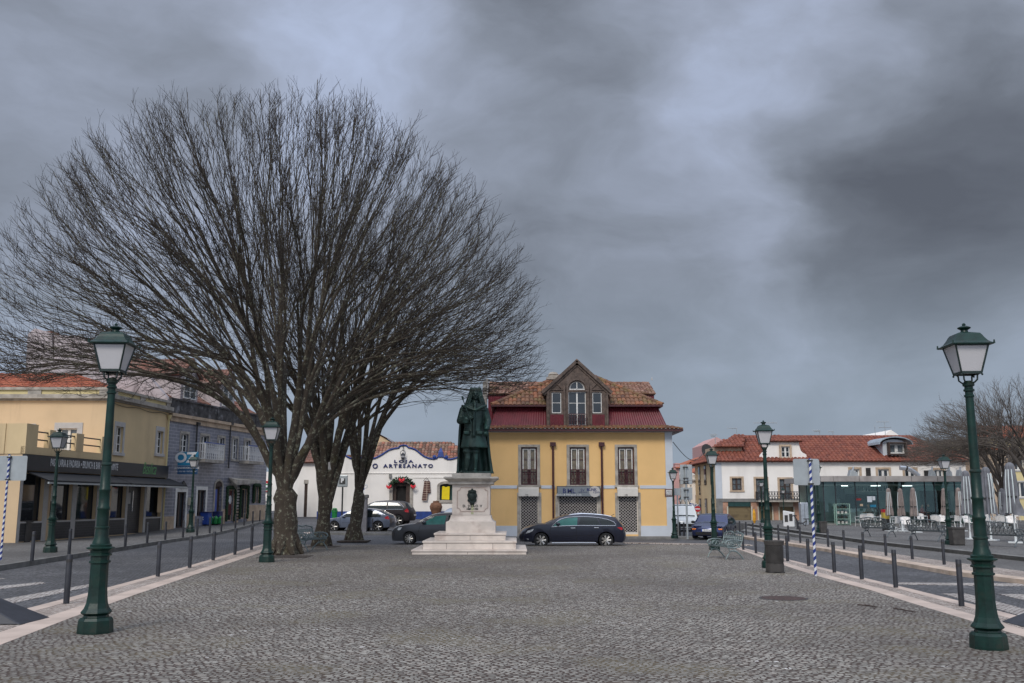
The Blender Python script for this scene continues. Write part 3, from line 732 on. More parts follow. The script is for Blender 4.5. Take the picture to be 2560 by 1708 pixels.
for i, (a,c) in enumerate(((350,503),(1092,1247))):
    x0,x1 = L(a,1030)[0], L(c,1030)[0]; z0_, z1_ = L(a,1089)[1], L(a,1030)[1]
    bx = MB(); bx.prism([(x0,z0_),(x1,z0_),(x1,z1_),(x0,z1_)],-.25,-.03)
    bx.add([(x0,-.25,z1_),(x1,-.25,z1_),(x1,-.03,z1_+.09),(x0,-.03,z1_+.09)],[(0,1,2,3)])
    ho = bx.build('shutter_housing', M['boxwhite'], r_, bevel=.01)
    text('house_number', ('22','19')[i], .17, M['darkcloth'], ho, ((x0+x1)/2-.1, -.255, z0_+.0))
# shop sign over the middle shutter
x0,x1 = L(638,1012)[0], L(963,1012)[0]; z0_, z1_ = L(0,1092)[1], L(0,1012)[1]
sg = MB().box(x0,x1,-.30,-.03,z0_,z1_).build('shop_sign', M['black'], r_)
M['signgrey'] = mat('grey_sign_face', (.17,.19,.21), .35, var=.06)
MB().box(x0+.03,x1-.03,-.306,-.30,z0_+.03,z1_-.03).build('sign_face', M['signgrey'], sg)
SX = lambda f: x0+(x1-x0)*f; SZ = lambda f: z1_-(z1_-z0_)*f
text('lettering', 'B', .34, M['navy'], sg, (SX(.17),-.312,SZ(.66)), bold=.006); text('lettering', 'ML', .34, M['navy'], sg, (SX(.33),-.312,SZ(.66)), bold=.004)
text('lettering', 'Bicho & Marques, Lda', .15, M['letterwhite'], sg, (SX(.27),-.312,SZ(.9)), shear=.2)
text('lettering', 'SV', .2, M['navy'], sg, (SX(.59),-.312,SZ(.5))); text('lettering', 'VIEGAS VALOR', .075, M['navy'], sg, (SX(.59),-.312,SZ(.62)))
bl = MB(); bl.lathe([(.29,0),(.29,.004)], 20); o = bl.build('sign_blob', M['ltgrey'], sg); o.rotation_euler = (math.pi/2,0,0); o.location = (SX(.87),-.3065,SZ(.52))
text('lettering', 'BLINK', .19, M['navy'], sg, (SX(.80),-.313,SZ(.44)), bold=.005); text('lettering', 'Optic', .17, M['navy'], sg, (SX(.91),-.313,SZ(.66)), shear=.4)
for a in (609, 975):     # rainwater pipes
    xx = L(a,700)[0]; p = MB(); p.box(xx-.15,xx+.15,-.2,-.02,L(0,712)[1],L(0,682)[1]); p.tube([(xx,-.1,L(0,712)[1]),(xx,-.1,.05)],.055,8)
    p.box(xx-.07,xx+.07,-.16,-.04,L(0,1010)[1]-.02,L(0,1010)[1]+.03); p.build('rain_pipe', M['maroondk'], r_)
# plaque with the street name
pq = MB(); pa, pb = L(1452,1033), L(1514,1090); pq.box(pa[0],pb[0],-.055,-.03,pb[1],pa[1]); po = pq.build('street_name_plaque', mat('plaque_border',(.16,.09,.08),.5), r_)
MB().box(pa[0]+.06,pb[0]-.06,-.062,-.055,pb[1]+.06,pa[1]-.06).build('plaque_face', M['signwhite'], po)
for i, t_ in enumerate(('LARGO','CONDE','FERREIRA')): text('lettering', t_, .085, M['darkcloth'], po, ((pa[0]+pb[0])/2, -.066, pa[1]-.15-.09*i))
# eave: skirt of tiles all round with a maroon soffit
ez = L(0,575,-.55)[1]; ov = .55
sf = MB(); sf.slab([(-ov,-ov),(WX+ov,-ov),(WX+ov,DP+ov),(-ov,DP+ov)], ez-.15, ez-.04); sf.build('eave', M['maroondk'], r_)
rk = L(0,545)[1]
roof('eave_tiles', M['roof_old'], r_, (-ov,-ov-.02,ez), (1,0,0), (0,1,.2), [(0,0),(WX+2*ov,0),(WX+ov-.2,1.05),(ov+.2-.0,1.05)], tl=.36)
roof('eave_tiles', M['roof_old'], r_, (WX+ov,-ov,ez), (0,1,0), (-1,0,.2), [(0,0),(DP,0),(DP,1.05),(1.05,1.05)])
we = MB()     # pale tile ends under the lip
for i in range(int((WX+2*ov)/.22)): we.tube([(-ov+.11+i*.22,-ov-.05,ez+.02),(-ov+.11+i*.22,-ov+.06,ez+.02)],.045,6)
we.build('tile_end', M['whitepaint'], r_)
# mansard of maroon sheet
zm0, zm1 = ez+.14, L(0,415,.9)[1]
ms = MB(); ml0, ml1 = .15, L(187,415,.9)[0]; mr0, mr1 = WX-.15, L(1400,420,.9)[0]; yb_, yt_ = .35, .9
dlx, drx = L(562,480,.3)[0], L(1025,480,.3)[0]
ribbed(ms,(ml0,yb_,zm0),(dlx,yb_,zm0),(dlx,yt_,zm1),(ml1,yt_,zm1), 22); ribbed(ms,(drx,yb_,zm0),(mr0,yb_,zm0),(mr1,yt_,zm1),(drx,yt_,zm1), 24)
ribbed(ms,(mr0,yb_,zm0),(mr0,DP-.5,zm0),(mr1,DP-.9,zm1),(mr1,yt_,zm1), 40); ribbed(ms,(ml0,DP-.5,zm0),(ml0,yb_,zm0),(ml1,yt_,zm1),(ml1,DP-.9,zm1), 40)
ms.quad((dlx,yb_+.2,zm0),(drx,yb_+.2,zm0),(drx,yt_,zm1),(dlx,yt_,zm1)); ms.quad((ml1,yt_,zm1),(mr1,yt_,zm1),(mr1,DP-.9,zm1),(ml1,DP-.9,zm1))
ms.build('mansard', M['maroon'], r_)
gt = MB(); g0, g1 = ml1-.28, mr1+.22; gt.box(g0,g1,.45,.62,zm1-.02,zm1+.08); gt.box(g1-.12,g1,.62,4,zm1-.02,zm1+.08); gt.box(g0,g0+.12,.62,4,zm1-.02,zm1+.08); gt.build('gutter', M['maroondk'], r_)
# hipped tile roof over it
ap = L(790,165,4.0); U_ = g1-g0; rise = ap[1]-zm1-.06
V_ = Vector((0,3.4,rise)); vl = V_.length; axm = ap[0]-g0
roof('front_roof', M['roof_old'], r_, (g0,.55,zm1+.06), (1,0,0), V_, [(0,0),(U_,0),(axm+.5,vl),(axm-.5,vl)], tw=.23, tl=.4, h=.07, ridge=[((0,0),(axm-.5,vl)),((U_,0),(axm+.5,vl))])
V2 = Vector((-(g1-ap[0]-.5),0,rise)); v2 = V2.length
roof('side_roof', M['roof_old'], r_, (g1,.55,zm1+.06), (0,1,0), V2, [(0,0),(7,0),(3.4,v2)], h=.07)
V2 = Vector(((ap[0]-.5-g0),0,rise)); v2 = V2.length
roof('side_roof', M['roof_old'], r_, (g0,.55,zm1+.06), (0,1,0), V2, [(0,0),(7,0),(3.4,v2)], h=.07)
# rear wing with its own ridge
q0 = L(122,300,4.6); q1 = L(1372,315,4.6); zr0 = (L(0,318,4.6)[1]); rr0, rr1 = L(135,226,5.8), L(1355,236,5.8)
rw = MB(); ribbed(rw,(q0[0],4.6,zt_),(q1[0],4.6,zt_),(q1[0],4.6,zr0),(q0[0],4.6,zr0), 70, .03)
for xx in (q0[0], q1[0]): rw.add([(xx,4.6,zt_),(xx,9.2,zt_),(xx,9.2,zr0),(xx,6.9,rr0[1]-.05),(xx,4.6,zr0)],[(0,1,2,3,4)])
rw.quad((q0[0],9.2,zt_),(q1[0],9.2,zt_),(q1[0],9.2,zr0),(q0[0],9.2,zr0)); rw.build('rear_wing_wall', M['maroon'], r_)
V_ = Vector((0,2.4,rr0[1]-zr0)); vl = V_.length
roof('rear_roof', M['roof_back'], r_, (q0[0]+.02,4.5,zr0), (1,0,0), V_, [(0,0),(q1[0]-q0[0]+.05,0),(q1[0]-q0[0]+.05,vl),(0,vl)], tw=.2, tl=.42, h=.06, ridge=[((0,vl),(q1[0]-q0[0],vl))])
V_ = Vector((0,-2.4,rr0[1]-zr0)); roof('rear_roof', M['roof_back'], r_, (q0[0],9.3,zr0), (1,0,0), V_, [(0,0),(q1[0]-q0[0],0),(q1[0]-q0[0],vl),(0,vl)])
vb = MB(); vb.box(q0[0]-.12,q0[0],4.4,6.9,zr0-.05,rr0[1]+.02);  fx = L(1357,240,5)[0]
vb.tube([(fx,5,rr0[1]),(fx,5,L(0,188,5)[1])],[.05,.01],5); vb.build('verge_board', M['ltgrey'], r_)
# gabled wooden dormer
dy = .22; DL = lambda x, y: b.loc(z5(x, y), dy)
pb_ = [DL(562,558), DL(562,290), DL(790,82), DL(1025,290), DL(1025,558)]
xs0, xs1 = pb_[0][0], pb_[4][0]; zb_ = pb_[0][1]; zs_ = pb_[1][1]; zap = pb_[2][1]; xa = pb_[2][0]
dholes = [(600,673,305,462),(724,858,300,556),(906,978,305,462)]
dh = [(DL(a,t)[0],DL(c,t)[0],DL(a,bb)[1],DL(a,t)[1]) for a,c,t,bb in dholes]
dm = MB(); wall(dm, xs0, xs1, zb_, zs_, dh, y=dy, dp=.15)
ac = DL(791,283); ar = .0+ (DL(851,283)[0]-ac[0])
arc = [(ac[0]+ar*math.cos(math.pi*i/12), ac[1]+ar*math.sin(math.pi*i/12)) for i in range(13)]
# gable field with the arch cut out
top = [(xs1,zs_),(xa,zap),(xs0,zs_)]
fan = []
dm.add([(x,dy,z) for x,z in [(xs1,zs_),(xa,zap)] + []] + [(x,dy,z) for x,z in arc[:7]], [(0,1,8,7,6,5,4,3,2)])
dm.add([(x,dy,z) for x,z in [(xa,zap),(xs0,zs_)]] + [(x,dy,z) for x,z in arc[6:]], [(0,1,8,7,6,5,4,3,2)])
dm.quad((xs0,dy,zb_),(xs0,dy,zs_),(xs0,4,zs_),(xs0,4,zb_)); dm.quad((xs1,dy,zb_),(xs1,4,zb_),(xs1,4,zs_),(xs1,dy,zs_))
dor = dm.build('dormer', M['wood'], r_)
tm = MB(); 
for (x_a,z_a),(x_b,z_b) in (((xs0-.25,zs_-.12),(xa,zap+.12)),((xs1+.25,zs_-.12),(xa,zap+.12))):
    v = Vector((x_b-x_a,0,z_b-z_a)).normalized(); nn = Vector((-v.z,0,v.x)); nn = nn if nn.z > 0 else -nn
    a, c = Vector((x_a,0,z_a)), Vector((x_b,0,z_b))
    for e0, e1, t0, t1 in ((-.10,.12,-.10,.06),(.0,.12,-.22,-.10)):
        vs = [a+nn*t0, c+nn*t0, c+nn*t1, a+nn*t1]; tm.add([v_+Vector((0,dy+e0-.05,0)) for v_ in vs]+[v_+Vector((0,dy+e1,0)) for v_ in vs],[(0,1,2,3),(7,6,5,4),(0,4,5,1),(1,5,6,2),(2,6,7,3),(3,7,4,0)])
for a in (566,690,712,870,890,1012):
    xx = DL(a,400)[0]; tm.box(xx,xx+.1,dy-.07,dy,zb_,zs_+ (.25 if 600<a<1000 else 0))
for c0 in (637, 942):
    cx0, cz0 = DL(c0,266); 
    for s_ in (-1,1): tm.tube([(cx0+s_*.33,dy-.03,cz0-.15),(cx0,dy-.03,cz0+.2)],.025,4)
    tm.tube([(cx0-.33,dy-.03,cz0-.15),(cx0+.33,dy-.03,cz0-.15)],.025,4)
tm.tube([(ac[0]+(ar+.1)*math.cos(math.pi*i/12),dy-.03,ac[1]+(ar+.1)*math.sin(math.pi*i/12)) for i in range(13)],.05,5)
tm.box(ac[0]-ar-.15,ac[0]+ar+.15,dy-.06,dy+.02,dh[1][3],dh[1][3]+.1)
tm.build('dormer_moulding', M['wood'], dor)
for i, h in enumerate(dh):
    window(dor, h[0]+.01,h[1]-.01,h[2]+.01,h[3]-.01, dy+.05, 1 if i != 1 else 2, 2 if i != 1 else 3, 'whitepaint', 'glass', None, fw=.038)
fl = MB(); fl.tube([(ac[0]+(ar-.04)*math.cos(math.pi*i/12),dy+.06,ac[1]+.04+(ar-.04)*math.sin(math.pi*i/12)) for i in range(13)],.035,4); fl.box(ac[0]-.02,ac[0]+.02,dy+.04,dy+.08,ac[1],ac[1]+ar).box(ac[0]-ar,ac[0]+ar,dy+.04,dy+.08,ac[1]-.03,ac[1]+.04)
fo = fl.build('fanlight', M['whitepaint'], dor); MB().prism([(x,z) for x,z in arc], dy+.09, dy+.13).build('pane', M['glass'], fo)
for a, c in ((586,688),(895,992)): rp_ = MB(); ribbed(rp_, (DL(a,0)[0],dy-.02,zb_),(DL(c,0)[0],dy-.02,zb_),(DL(c,0)[0],dy-.02,DL(0,472)[1]),(DL(a,0)[0],dy-.02,DL(0,472)[1]), 7, .02); rp_.build('sheet_panel', M['maroon'], dor)
railing(dor, DL(722,0)[0], DL(858,0)[0], zb_, DL(0,468)[1], dy-.2, M['maroondk'], 7, 'balcony_railing', .013)
dr = MB()     # dormer roof slabs
for sx_ in (-1,1):
    xe = (xs0-.2) if sx_ < 0 else (xs1+.2)
    dr.add([(xe,dy-.05,zs_-.02),(xa,dy-.05,zap+.22),(xa,6,zap+.22),(xe,6,zs_-.02),(xe,dy-.05,zs_-.14),(xa,dy-.05,zap+.08),(xa,6,zap+.08),(xe,6,zs_-.14)],[(0,1,2,3),(7,6,5,4),(0,4,5,1),(0,3,7,4)])
dr.build('dormer_roof', M['roof_back'], dor)
ch = MB(); c0, c1 = L(575,235,3), L(655,175,3); ch.box(c0[0],c1[0],3,3.7,zm1,c1[1]); ch.box(c0[0]-.1,c1[0]+.1,2.9,3.8,c1[1]-.25,c1[1]-.12); ch.ball(((c0[0]+c1[0])/2,3.35,c1[1]+.08),(.3,.3,.16),8); ch.build('chimney', M['oldstone'], r_)
MB().box(-.25,-.05,.3,2,zt_,L(0,235,1)[1]).build('party_wall_edge', M['oldstone'], r_)

# ------------------------------------------------------------------ craft shop
YS = 74.0
gS = gz(-7, YS)
b = Bld('craft_shop', 'white craft shop with blue scalloped gable and fir garland round its arched door', 'shop', (P((700+92,1290),YS).x, YS), (P((1262,1290),YS).x, YS))
r_ = b.root; L = lambda x, y, d=0: b.loc(z4(x, y), d); WX = b.L; b0 = L(0,1062)[1]
outl = [(60,330),(150,300),(230,288),(285,292),(330,318),(370,350),(405,372),(440,392),(480,400),(530,398),(575,385),(600,376),(650,376),(668,386),(690,398),(730,390),(770,372),(810,350),(845,325),(885,300),(930,284),(975,276),(1000,272),(1010,256),(1030,246),(1055,242),(1085,245),(1100,256),(1112,270),(1150,277),(1190,292),(1225,318),(1260,348),(1300,375),(1350,394),(1400,402),(1440,392),(1450,376),(1516,376),(1528,390),(1560,404),(1600,404),(1640,396),(1680,380),(1740,350),(1800,330),(1900,330),(2220,330)]
pts = [L(*q) for q in outl]; pts[0] = (0, pts[0][1]); pts[-1] = (WX, pts[-1][1])
zt0 = L(0,568)[1]
door = (L(945,0)[0], L(1143,0)[0], b0-.3, L(0,715)[1]); nic = (L(1482,0)[0], L(1632,0)[0], L(0,878)[1], L(0,715)[1])
mb = MB(); dz1 = door[3]
# door and niche keep arched heads
def arched(mb, h, rise, y=0, n=10, dp=.3):
    xm = (h[0]+h[1])/2; hw = (h[1]-h[0])/2
    ar = [(xm+hw*math.cos(math.pi*i/n), h[3]+rise*math.sin(math.pi*i/n)) for i in range(n+1)]
    t = h[3]+rise+.02
    mb.add([(x,y,z) for x,z in ar[:n//2+1]]+[(xm,y,t),(h[1],y,t)], [tuple(range(n//2+3))]); mb.add([(x,y,z) for x,z in ar[n//2:]]+[(h[0],y,t),(xm,y,t)], [tuple(range(n//2+3))])
    for i in range(n): mb.quad((ar[i][0],y,ar[i][1]),(ar[i+1][0],y,ar[i+1][1]),(ar[i+1][0],y+dp,ar[i+1][1]),(ar[i][0],y+dp,ar[i][1]))
    return ar
rsd = L(0,668)[1]-door[3]; rsn = L(0,690)[1]-nic[3]
wall(mb, 0, WX, -.5, zt0, [(door[0],door[1],-.3,door[3]+rsd+.02),(nic[0],nic[1],nic[2],nic[3]+rsn+.02)], dp=.3)
ard = arched(mb, door, rsd); arn = arched(mb, nic, rsn)
for i in range(len(pts)-1): mb.quad((pts[i][0],0,zt0),(pts[i+1][0],0,zt0),(pts[i+1][0],0,pts[i+1][1]),(pts[i][0],0,pts[i][1])); mb.quad((pts[i][0],0,pts[i][1]),(pts[i+1][0],0,pts[i+1][1]),(pts[i+1][0],.35,pts[i+1][1]),(pts[i][0],.35,pts[i][1]))
mb.quad((0,0,-.5),(0,0,pts[0][1]),(0,8,pts[0][1]),(0,8,-.5)); mb.quad((0,.35,zt0),(WX,.35,zt0),(WX,.35,zt0+.01),(0,.35,zt0+.01)); mb.quad((0,8,-.5),(WX,8,-.5),(WX,8,zt0),(0,8,zt0)); mb.quad((WX,0,-.5),(WX,8,-.5),(WX,8,zt0),(WX,0,zt0))
mb.build('wall', M['whiteplaster'], r_)
t = MB(); t.tube([(x,.0-.05,z-.02) for x,z in pts], .06, 5)
for x_, y_ in ((690,384),(1412,382),(1550,384)):
    q = L(x_,y_); t.ball((q[0],-.06,q[1]),(.15,.12,.15),10)
t.build('blue_coping', M['blue'], r_)
for x_ in (624, 1483):
    q = L(x_,376); tp_ = L(x_,266); hw = .23; p_ = MB(); p_.add([(q[0]-hw,-.1,q[1]),(q[0]+hw,-.1,q[1]),(q[0]+hw,.36,q[1]),(q[0]-hw,.36,q[1]),(q[0]-hw*.75,-.05,q[1]+.35),(q[0]+hw*.75,-.05,q[1]+.35),(q[0]+hw*.75,.3,q[1]+.35),(q[0]-hw*.75,.3,q[1]+.35),(q[0],.12,tp_[1])],[(3,2,1,0),(0,1,5,4),(1,2,6,5),(2,3,7,6),(3,0,4,7),(4,5,8),(5,6,8),(6,7,8),(7,4,8)]); p_.build('blue_finial', M['blue'], r_)
mo = MB(); mo.box(0,WX,-.05,.01,L(0,572)[1],L(0,564)[1]); mo.box(L(1180,0)[0],WX,-.04,.01,L(0,622)[1],L(0,616)[1]); mo.build('moulding', M['whiteplaster'], r_)
ct = L(1055,446); t_l = text('lettering', 'LOJA', .32, M['navy'], r_, (ct[0],-.03,ct[1]), ext=.03, spacing=1.5, bold=.012, sx=1.1); wd = max(v.co.x for v in t_l.data.vertices)-min(v.co.x for v in t_l.data.vertices); t_l.scale = ((L(1165,0)[0]-L(946,0)[0])/wd,.88,1)
ct = L(1110,503); t_l = text('lettering', 'ARTESANATO', .37, M['navy'], r_, (ct[0],-.03,ct[1]), ext=.03, spacing=1.42, bold=.014, sx=1.02); wd = max(v.co.x for v in t_l.data.vertices)-min(v.co.x for v in t_l.data.vertices); t_l.scale = ((L(1395,0)[0]-L(825,0)[0])/wd,1.0,1)
ct = L(728,512); text('lettering', 'O', .52, M['navy'], r_, (ct[0],-.03,ct[1]), ext=.03, bold=.014)
pl_ = MB(); pl_.box(door[1]+.32,WX,-.04,.01,b0-.6,L(0,1008)[1]); pl_.box(0,door[0]-.35,-.04,.01,b0-.6,L(0,1008)[1]); pl_.build('blue_plinth', M['blue'], r_)
def archtrim(name, h, rise, sw, mt, par, y=-.06, bot=None):
    xm = (h[0]+h[1])/2; hw = (h[1]-h[0])/2; n = 12; m_ = MB(); z0_ = h[2] if bot is None else bot
    m_.box(h[0]-sw,h[0],y,.01,z0_,h[3]).box(h[1],h[1]+sw,y,.01,z0_,h[3])
    for i in range(n):
        a0, a1 = math.pi*i/n, math.pi*(i+1)/n; q = [(xm+(hw+e)*math.cos(a), h[3]+(rise+e)*math.sin(a)) for a in (a0,a1) for e in (0,sw)]
        m_.prism([q[0],q[1],q[3],q[2]], y, .01)
    return m_.build(name, mt, par)
archtrim('door_surround', door, rsd, .24, M['oldstone'], r_, bot=b0-.6)
o = archtrim('niche_surround', nic, rsn, .2, M['oldstone'], r_); MB().box(nic[0]-.25,nic[1]+.25,-.08,.01,nic[2]-.2,nic[2]).build('niche_sill', M['oldstone'], o)
dd = MB(); dd.box(door[0],door[1],.28,.32,b0-.5,door[3]+rsd); do = dd.build('doorway', M['dark'], r_)
dd = MB(); dw = (door[1]-door[0]); dd.box(door[0],door[0]+dw*.2,.1,.2,b0-.2,door[3]+rsd*.5).box(door[1]-dw*.24,door[1],.1,.2,b0-.2,door[3]+rsd*.5).box(door[0]+dw*.2,door[1]-dw*.24,.14,.2,door[3]-.02,door[3]+rsd*.9); dd.build('door_leaf', M['darkwood'], do)
MB().box(nic[0],nic[1],.27,.31,nic[2],nic[3]+rsn).build('niche_back', M['darkgreen'], r_)
# tile roof behind the parapet
e0 = L(500,410,1.0); rg = L(900,214,4.5); re_ = L(1625,212,4.5)
V_ = Vector((0,3.6,rg[1]-(pts[8][1]-.5))); vl = V_.length; zE = pts[8][1]-.5
roof('roof', M['roof_patchy'], r_, (e0[0],.9,zE), (1,0,0), V_, [(0,0),(L(1720,300,.9)[0]-e0[0]+.8,0),(re_[0]-e0[0],vl),(L(790,0,4.5)[0]-e0[0],vl),(1.2,1.6)], tw=.26, tl=.42, h=.08)
V2 = Vector((0,-3.6,rg[1]-zE)); roof('roof', M['roof_patchy'], r_, (e0[0],8.1,zE), (1,0,0), V2, [(0,0),(L(1720,300,.9)[0]-e0[0]+.8,0),(re_[0]-e0[0],vl),(L(790,0,4.5)[0]-e0[0],vl)])
mb = MB(); mb.box(.2,e0[0]+.5,.4,8,zE-1,pts[0][1]-.15); mb.build('roof_deck', M['terracotta'], r_)
# old gable behind
gb = Bld('old_gabled_house', 'old brown gable end with clay tiles showing above the craft shop roof', 'house', (P(z4(640,200),88).x,88),(P(z4(900,200),88).x,88))
q = [gb.loc(z4(*c)) for c in ((650,230),(650,165),(745,112),(915,215),(915,230))]
mb = MB(); mb.prism([(q[0][0],-1),q[1],q[2],q[3],(q[4][0],-1)],0,8); mb.build('wall', M['cream2'], gb.root)
mb = MB(); mb.add([(q[2][0],-.2,q[2][1]+.1),(q[3][0]+.3,-.2,q[3][1]),(q[3][0]+.3,8.2,q[3][1]),(q[2][0],8.2,q[2][1]+.1)],[(0,1,2,3)]); mb.add([(q[2][0],-.2,q[2][1]+.1),(q[1][0]-.2,-.2,q[1][1]),(q[1][0]-.2,8.2,q[1][1]),(q[2][0],8.2,q[2][1]+.1)],[(0,1,2,3)])
mb.build('roof', M['roof_brown'], gb.root)

# ------------------------------------------------------------------ white corner house seen between the tree trunks
yW = 78
b = Bld('white_corner_house', 'plain white house with one tall narrow dark door, seen between the first two tree trunks', 'house', (P((742,1280),yW).x,yW),(P((800,1280),yW).x,yW))
L = lambda x, y, d=0: b.loc(zm(x, y), d)
h = (L(775,0)[0], L(825,0)[0], gz(-15,yW)-.3, L(0,372)[1])
mb = MB(); wall(mb, 0, b.L, -.3, L(0,40)[1], [h]); mb.quad((0,0,-.3),(0,0,L(0,40)[1]),(0,9,L(0,40)[1]),(0,9,-.3)); mb.quad((0,0,L(0,40)[1]),(b.L,0,L(0,40)[1]),(b.L,9,L(0,40)[1]),(0,9,L(0,40)[1])); mb.build('wall', M['whiteplaster'], b.root)
MB().box(h[0],h[1],.1,.16,h[2],h[3]).build('door', M['darkwood'], b.root); MB().box(h[0]-.05,h[1]+.05,-.03,.02,h[3],h[3]+.3).build('lintel', M['oldstone'], b.root)
V_ = Vector((0,3,1.2)); roof('roof', M['roof_brown'], b.root, (-.3,-.3,L(0,40)[1]), (1,0,0), V_, [(0,0),(b.L+.3,0),(b.L+.3,3),(0,3)], tw=.3, tl=.5)
# low building with a red and green sign beyond the tiled house
yM = 96
b = Bld('market_hall', 'white shop front with red fascia and green swirl emblem, beyond the blue tiled house', 'shop', (P((640,1280),yM).x,yM),(P((746,1280),yM).x,yM))
L = lambda x, y, d=0: b.loc(zm(x, y), d)
zsg0, zsg1 = L(0,497)[1], L(0,330)[1]
mb = MB(); mb.box(0,b.L,0,10,-.3,zsg1+.9); mb.build('wall', M['whiteplaster'], b.root)
so = MB().box(L(85,0)[0],L(212,0)[0],-.2,-.003,zsg0,zsg1).build('fascia_sign', M['signred'], b.root)
c0 = L(142,425)
for rr, dy_, mt in ((.62,-.21,'letterwhite'),(.52,-.22,'greenplastic')):
    o = MB().lathe([(rr,0),(rr,.01)],24).build('sign_emblem', M[mt], so); o.rotation_euler = (math.pi/2,0,0); o.location = (c0[0],dy_,c0[1]); o.scale = (1,.62,1)
o = MB().tube([(-.6,0,.05),(-.2,0,.2),(.2,0,.0),(.6,0,.15)],[.05,.16,.16,.05],6).build('sign_emblem', M['letterwhite'], so); o.location = (c0[0],-.26,c0[1])

# ------------------------------------------------------------------ bakery corner building
near = G(D(37,1246), .055); near = (near.x, near.y)
yEnd = 57.0; xE = -20.4
b = Bld('bakery_building', 'cream corner building with black bakery fascia, awnings and first floor terrace on the left', 'building', near, (xE, yEnd))
r_ = b.root; L = lambda p, d=0: b.loc(p, d)
LB = b.L; s3 = z3
zpar = L(zb(1200,1225))[1]; zb1, zb0_ = L(s3(190,150))[1], L(s3(190,275))[1]
zf0, zf1 = L(s3(1300,258))[1], L(s3(1300,172))[1]; zf0 = (zb0_+zf0)/2; zf1 = (zb1+zf1)/2
# openings of the shop front (pixel columns on the facade)
cols_ = [(165,330,'w'),(385,545,'w'),(578,730,'w'),(838,950,'w'),(965,1090,'d'),(1105,1218,'w')]
hs = []; zs0 = L(s3(640,600))[1]; zs0 = .95
for a,c,k in cols_: hs.append((L(s3(a,400))[0], L(s3(c,400))[0], zs0 if k == 'w' else .1, zf0-.12))
mb = MB(); wall(mb, 0, LB, -.3, zf1+.02, hs, dp=.3)
ysplit = L(zb(1465,700))[0]     # where the upper storey's front wall stands, along the street face
zroofT = 3.55 if False else zf1+.25
zc_ = L(zb(2200,705))[1]; 
zcor = (P(zb(700,548), 51.0).z); yup = near[1] + (b.A.y*0)
Yup = 51.0; sup = ysplit
# ground floor block extends left (towards -x) behind the front face
mb.quad((0,0,-.3),(0,0,zf1),(0,16,zf1),(0,16,-.3)); mb.quad((0,0,zf1+.02),(LB,0,zf1+.02),(LB,16,zf1+.02),(0,16,zf1+.02))
mb.build('shopfront_wall', M['cream2'], r_)
pc = MB()
xs_p = [0]+[v for h in hs for v in (h[0],h[1])]+[LB]
for i in range(0,len(xs_p),2):
    a, c = xs_p[i], xs_p[i+1]
    pc = MB()
    if i == 0: pc.box(c-.22,c,-.03,.0,.02,zf0)
    else: pc.box(a, min(c,a+.35) if c-a > .6 else c, -.03, 0, .02, zf0-.02)
    pc.build('shopfront_pier', M['ltgrey'], r_)
pk = MB(); pk.box(xs_p[6]+.36,xs_p[7]-.01,-.028,-.002,1.1,zf0-.05); pk.box(LB-.9,LB-.02,-.028,-.002,1.2,zf0-.05); pk.box(.02,xs_p[1]-.24,-.028,-.002,.02,zf0-.05); pk.build('stone_cladding', M['cream2'], r_)
for i, (h, (a,c,k)) in enumerate(zip(hs, cols_)):
    if k == 'w':
        w_ = window(r_, h[0],h[1],h[2],h[3], .18, 1, 1, 'blackpanel', 'glass', None, name='shop_window', fw=.05)
        MB().box(h[0],h[1],-.05,.17,h[2]-.07,h[2]-.002).build('sill', M['ltgrey'], w_)
        MB().box(h[0]-.0,h[1]+.0,-.02,-.002,.1,h[2]-.075).build('tiled_apron', M['blacktile'], w_)
    else:
        d_ = MB().box(h[0],h[1],.22,.28,h[2],h[3]).build('door', M['blacktile'], r_); MB().box(h[0]+.3,h[0]+.75,.20,.219,1.7,2.3).build('notice', M['ltgrey'], d_); MB().box(h[0]+.9,h[0]+.95,.15,.2,1.3,2.4).build('handle', M['chrome'], d_)
fa = MB(); fa.box(-.1,LB-.15,-.22,-.02,zf0,zf1); fo = fa.build('fascia', M['blackpanel'], r_)
def on_facade(u0, u1, v): return L(u0)[0], L(u1)[0]
xa_, xb_ = L(s3(342,215))[0], L(s3(858,215))[0]; tz_ = zf0+(zf1-zf0)*.36
t_ = text('lettering', 'PASTELARIA & PADARIA • BRUNCH & BAR • RESTAURANTE', .50, M['letterwhite'], fo, (xa_,-.226,tz_), align='LEFT', bold=0)
wd = max(v.co.x for v in t_.data.vertices); t_.scale = ((xb_-xa_)/wd, 1.0, 1)
xa_, xb_ = L(s3(1045,215))[0], L(s3(1150,215))[0]
t_ = text('lettering', 'Basilica', .95, M['lettergreen'], fo, (xa_,-.226,tz_-.1), align='LEFT', shear=.45, bold=-.006)
wd = max(v.co.x for v in t_.data.vertices); t_.scale = ((xb_-xa_)/wd, 1.0, 1)
for a, c in ((L(s3(178,300))[0], L(s3(830,300))[0]), (L(s3(838,300))[0], L(s3(1270,300))[0])):
    aw = MB(); aw.add([(a,-.04,zf0-.02),(c,-.04,zf0-.02),(c,-1.15,zf0-.42),(a,-1.15,zf0-.42),(a,-1.15,zf0-.55),(c,-1.15,zf0-.55)],[(0,1,2,3),(3,2,5,4)])
    aw.add([(a,-.04,zf0-.06),(c,-.04,zf0-.06),(c,-1.13,zf0-.46),(a,-1.13,zf0-.46)],[(3,2,1,0)])
    o = aw.build('awning', M['awning'], r_); MB().box(a,c,-1.2,-1.12,zf0-.58,zf0-.5).build('awning_bar', M['metalgrey'], o)
# front (camera-facing) low block with parapet of the terrace
zpt = P(zb(250,985), near[1]).z
FB = MB()
FB.add([(-.02,.0,zf1+.02),(-.02,7.5,zf1+.02),(-.02,7.5,-.3),(-.02,0,-.3)],[(0,1,2,3)])
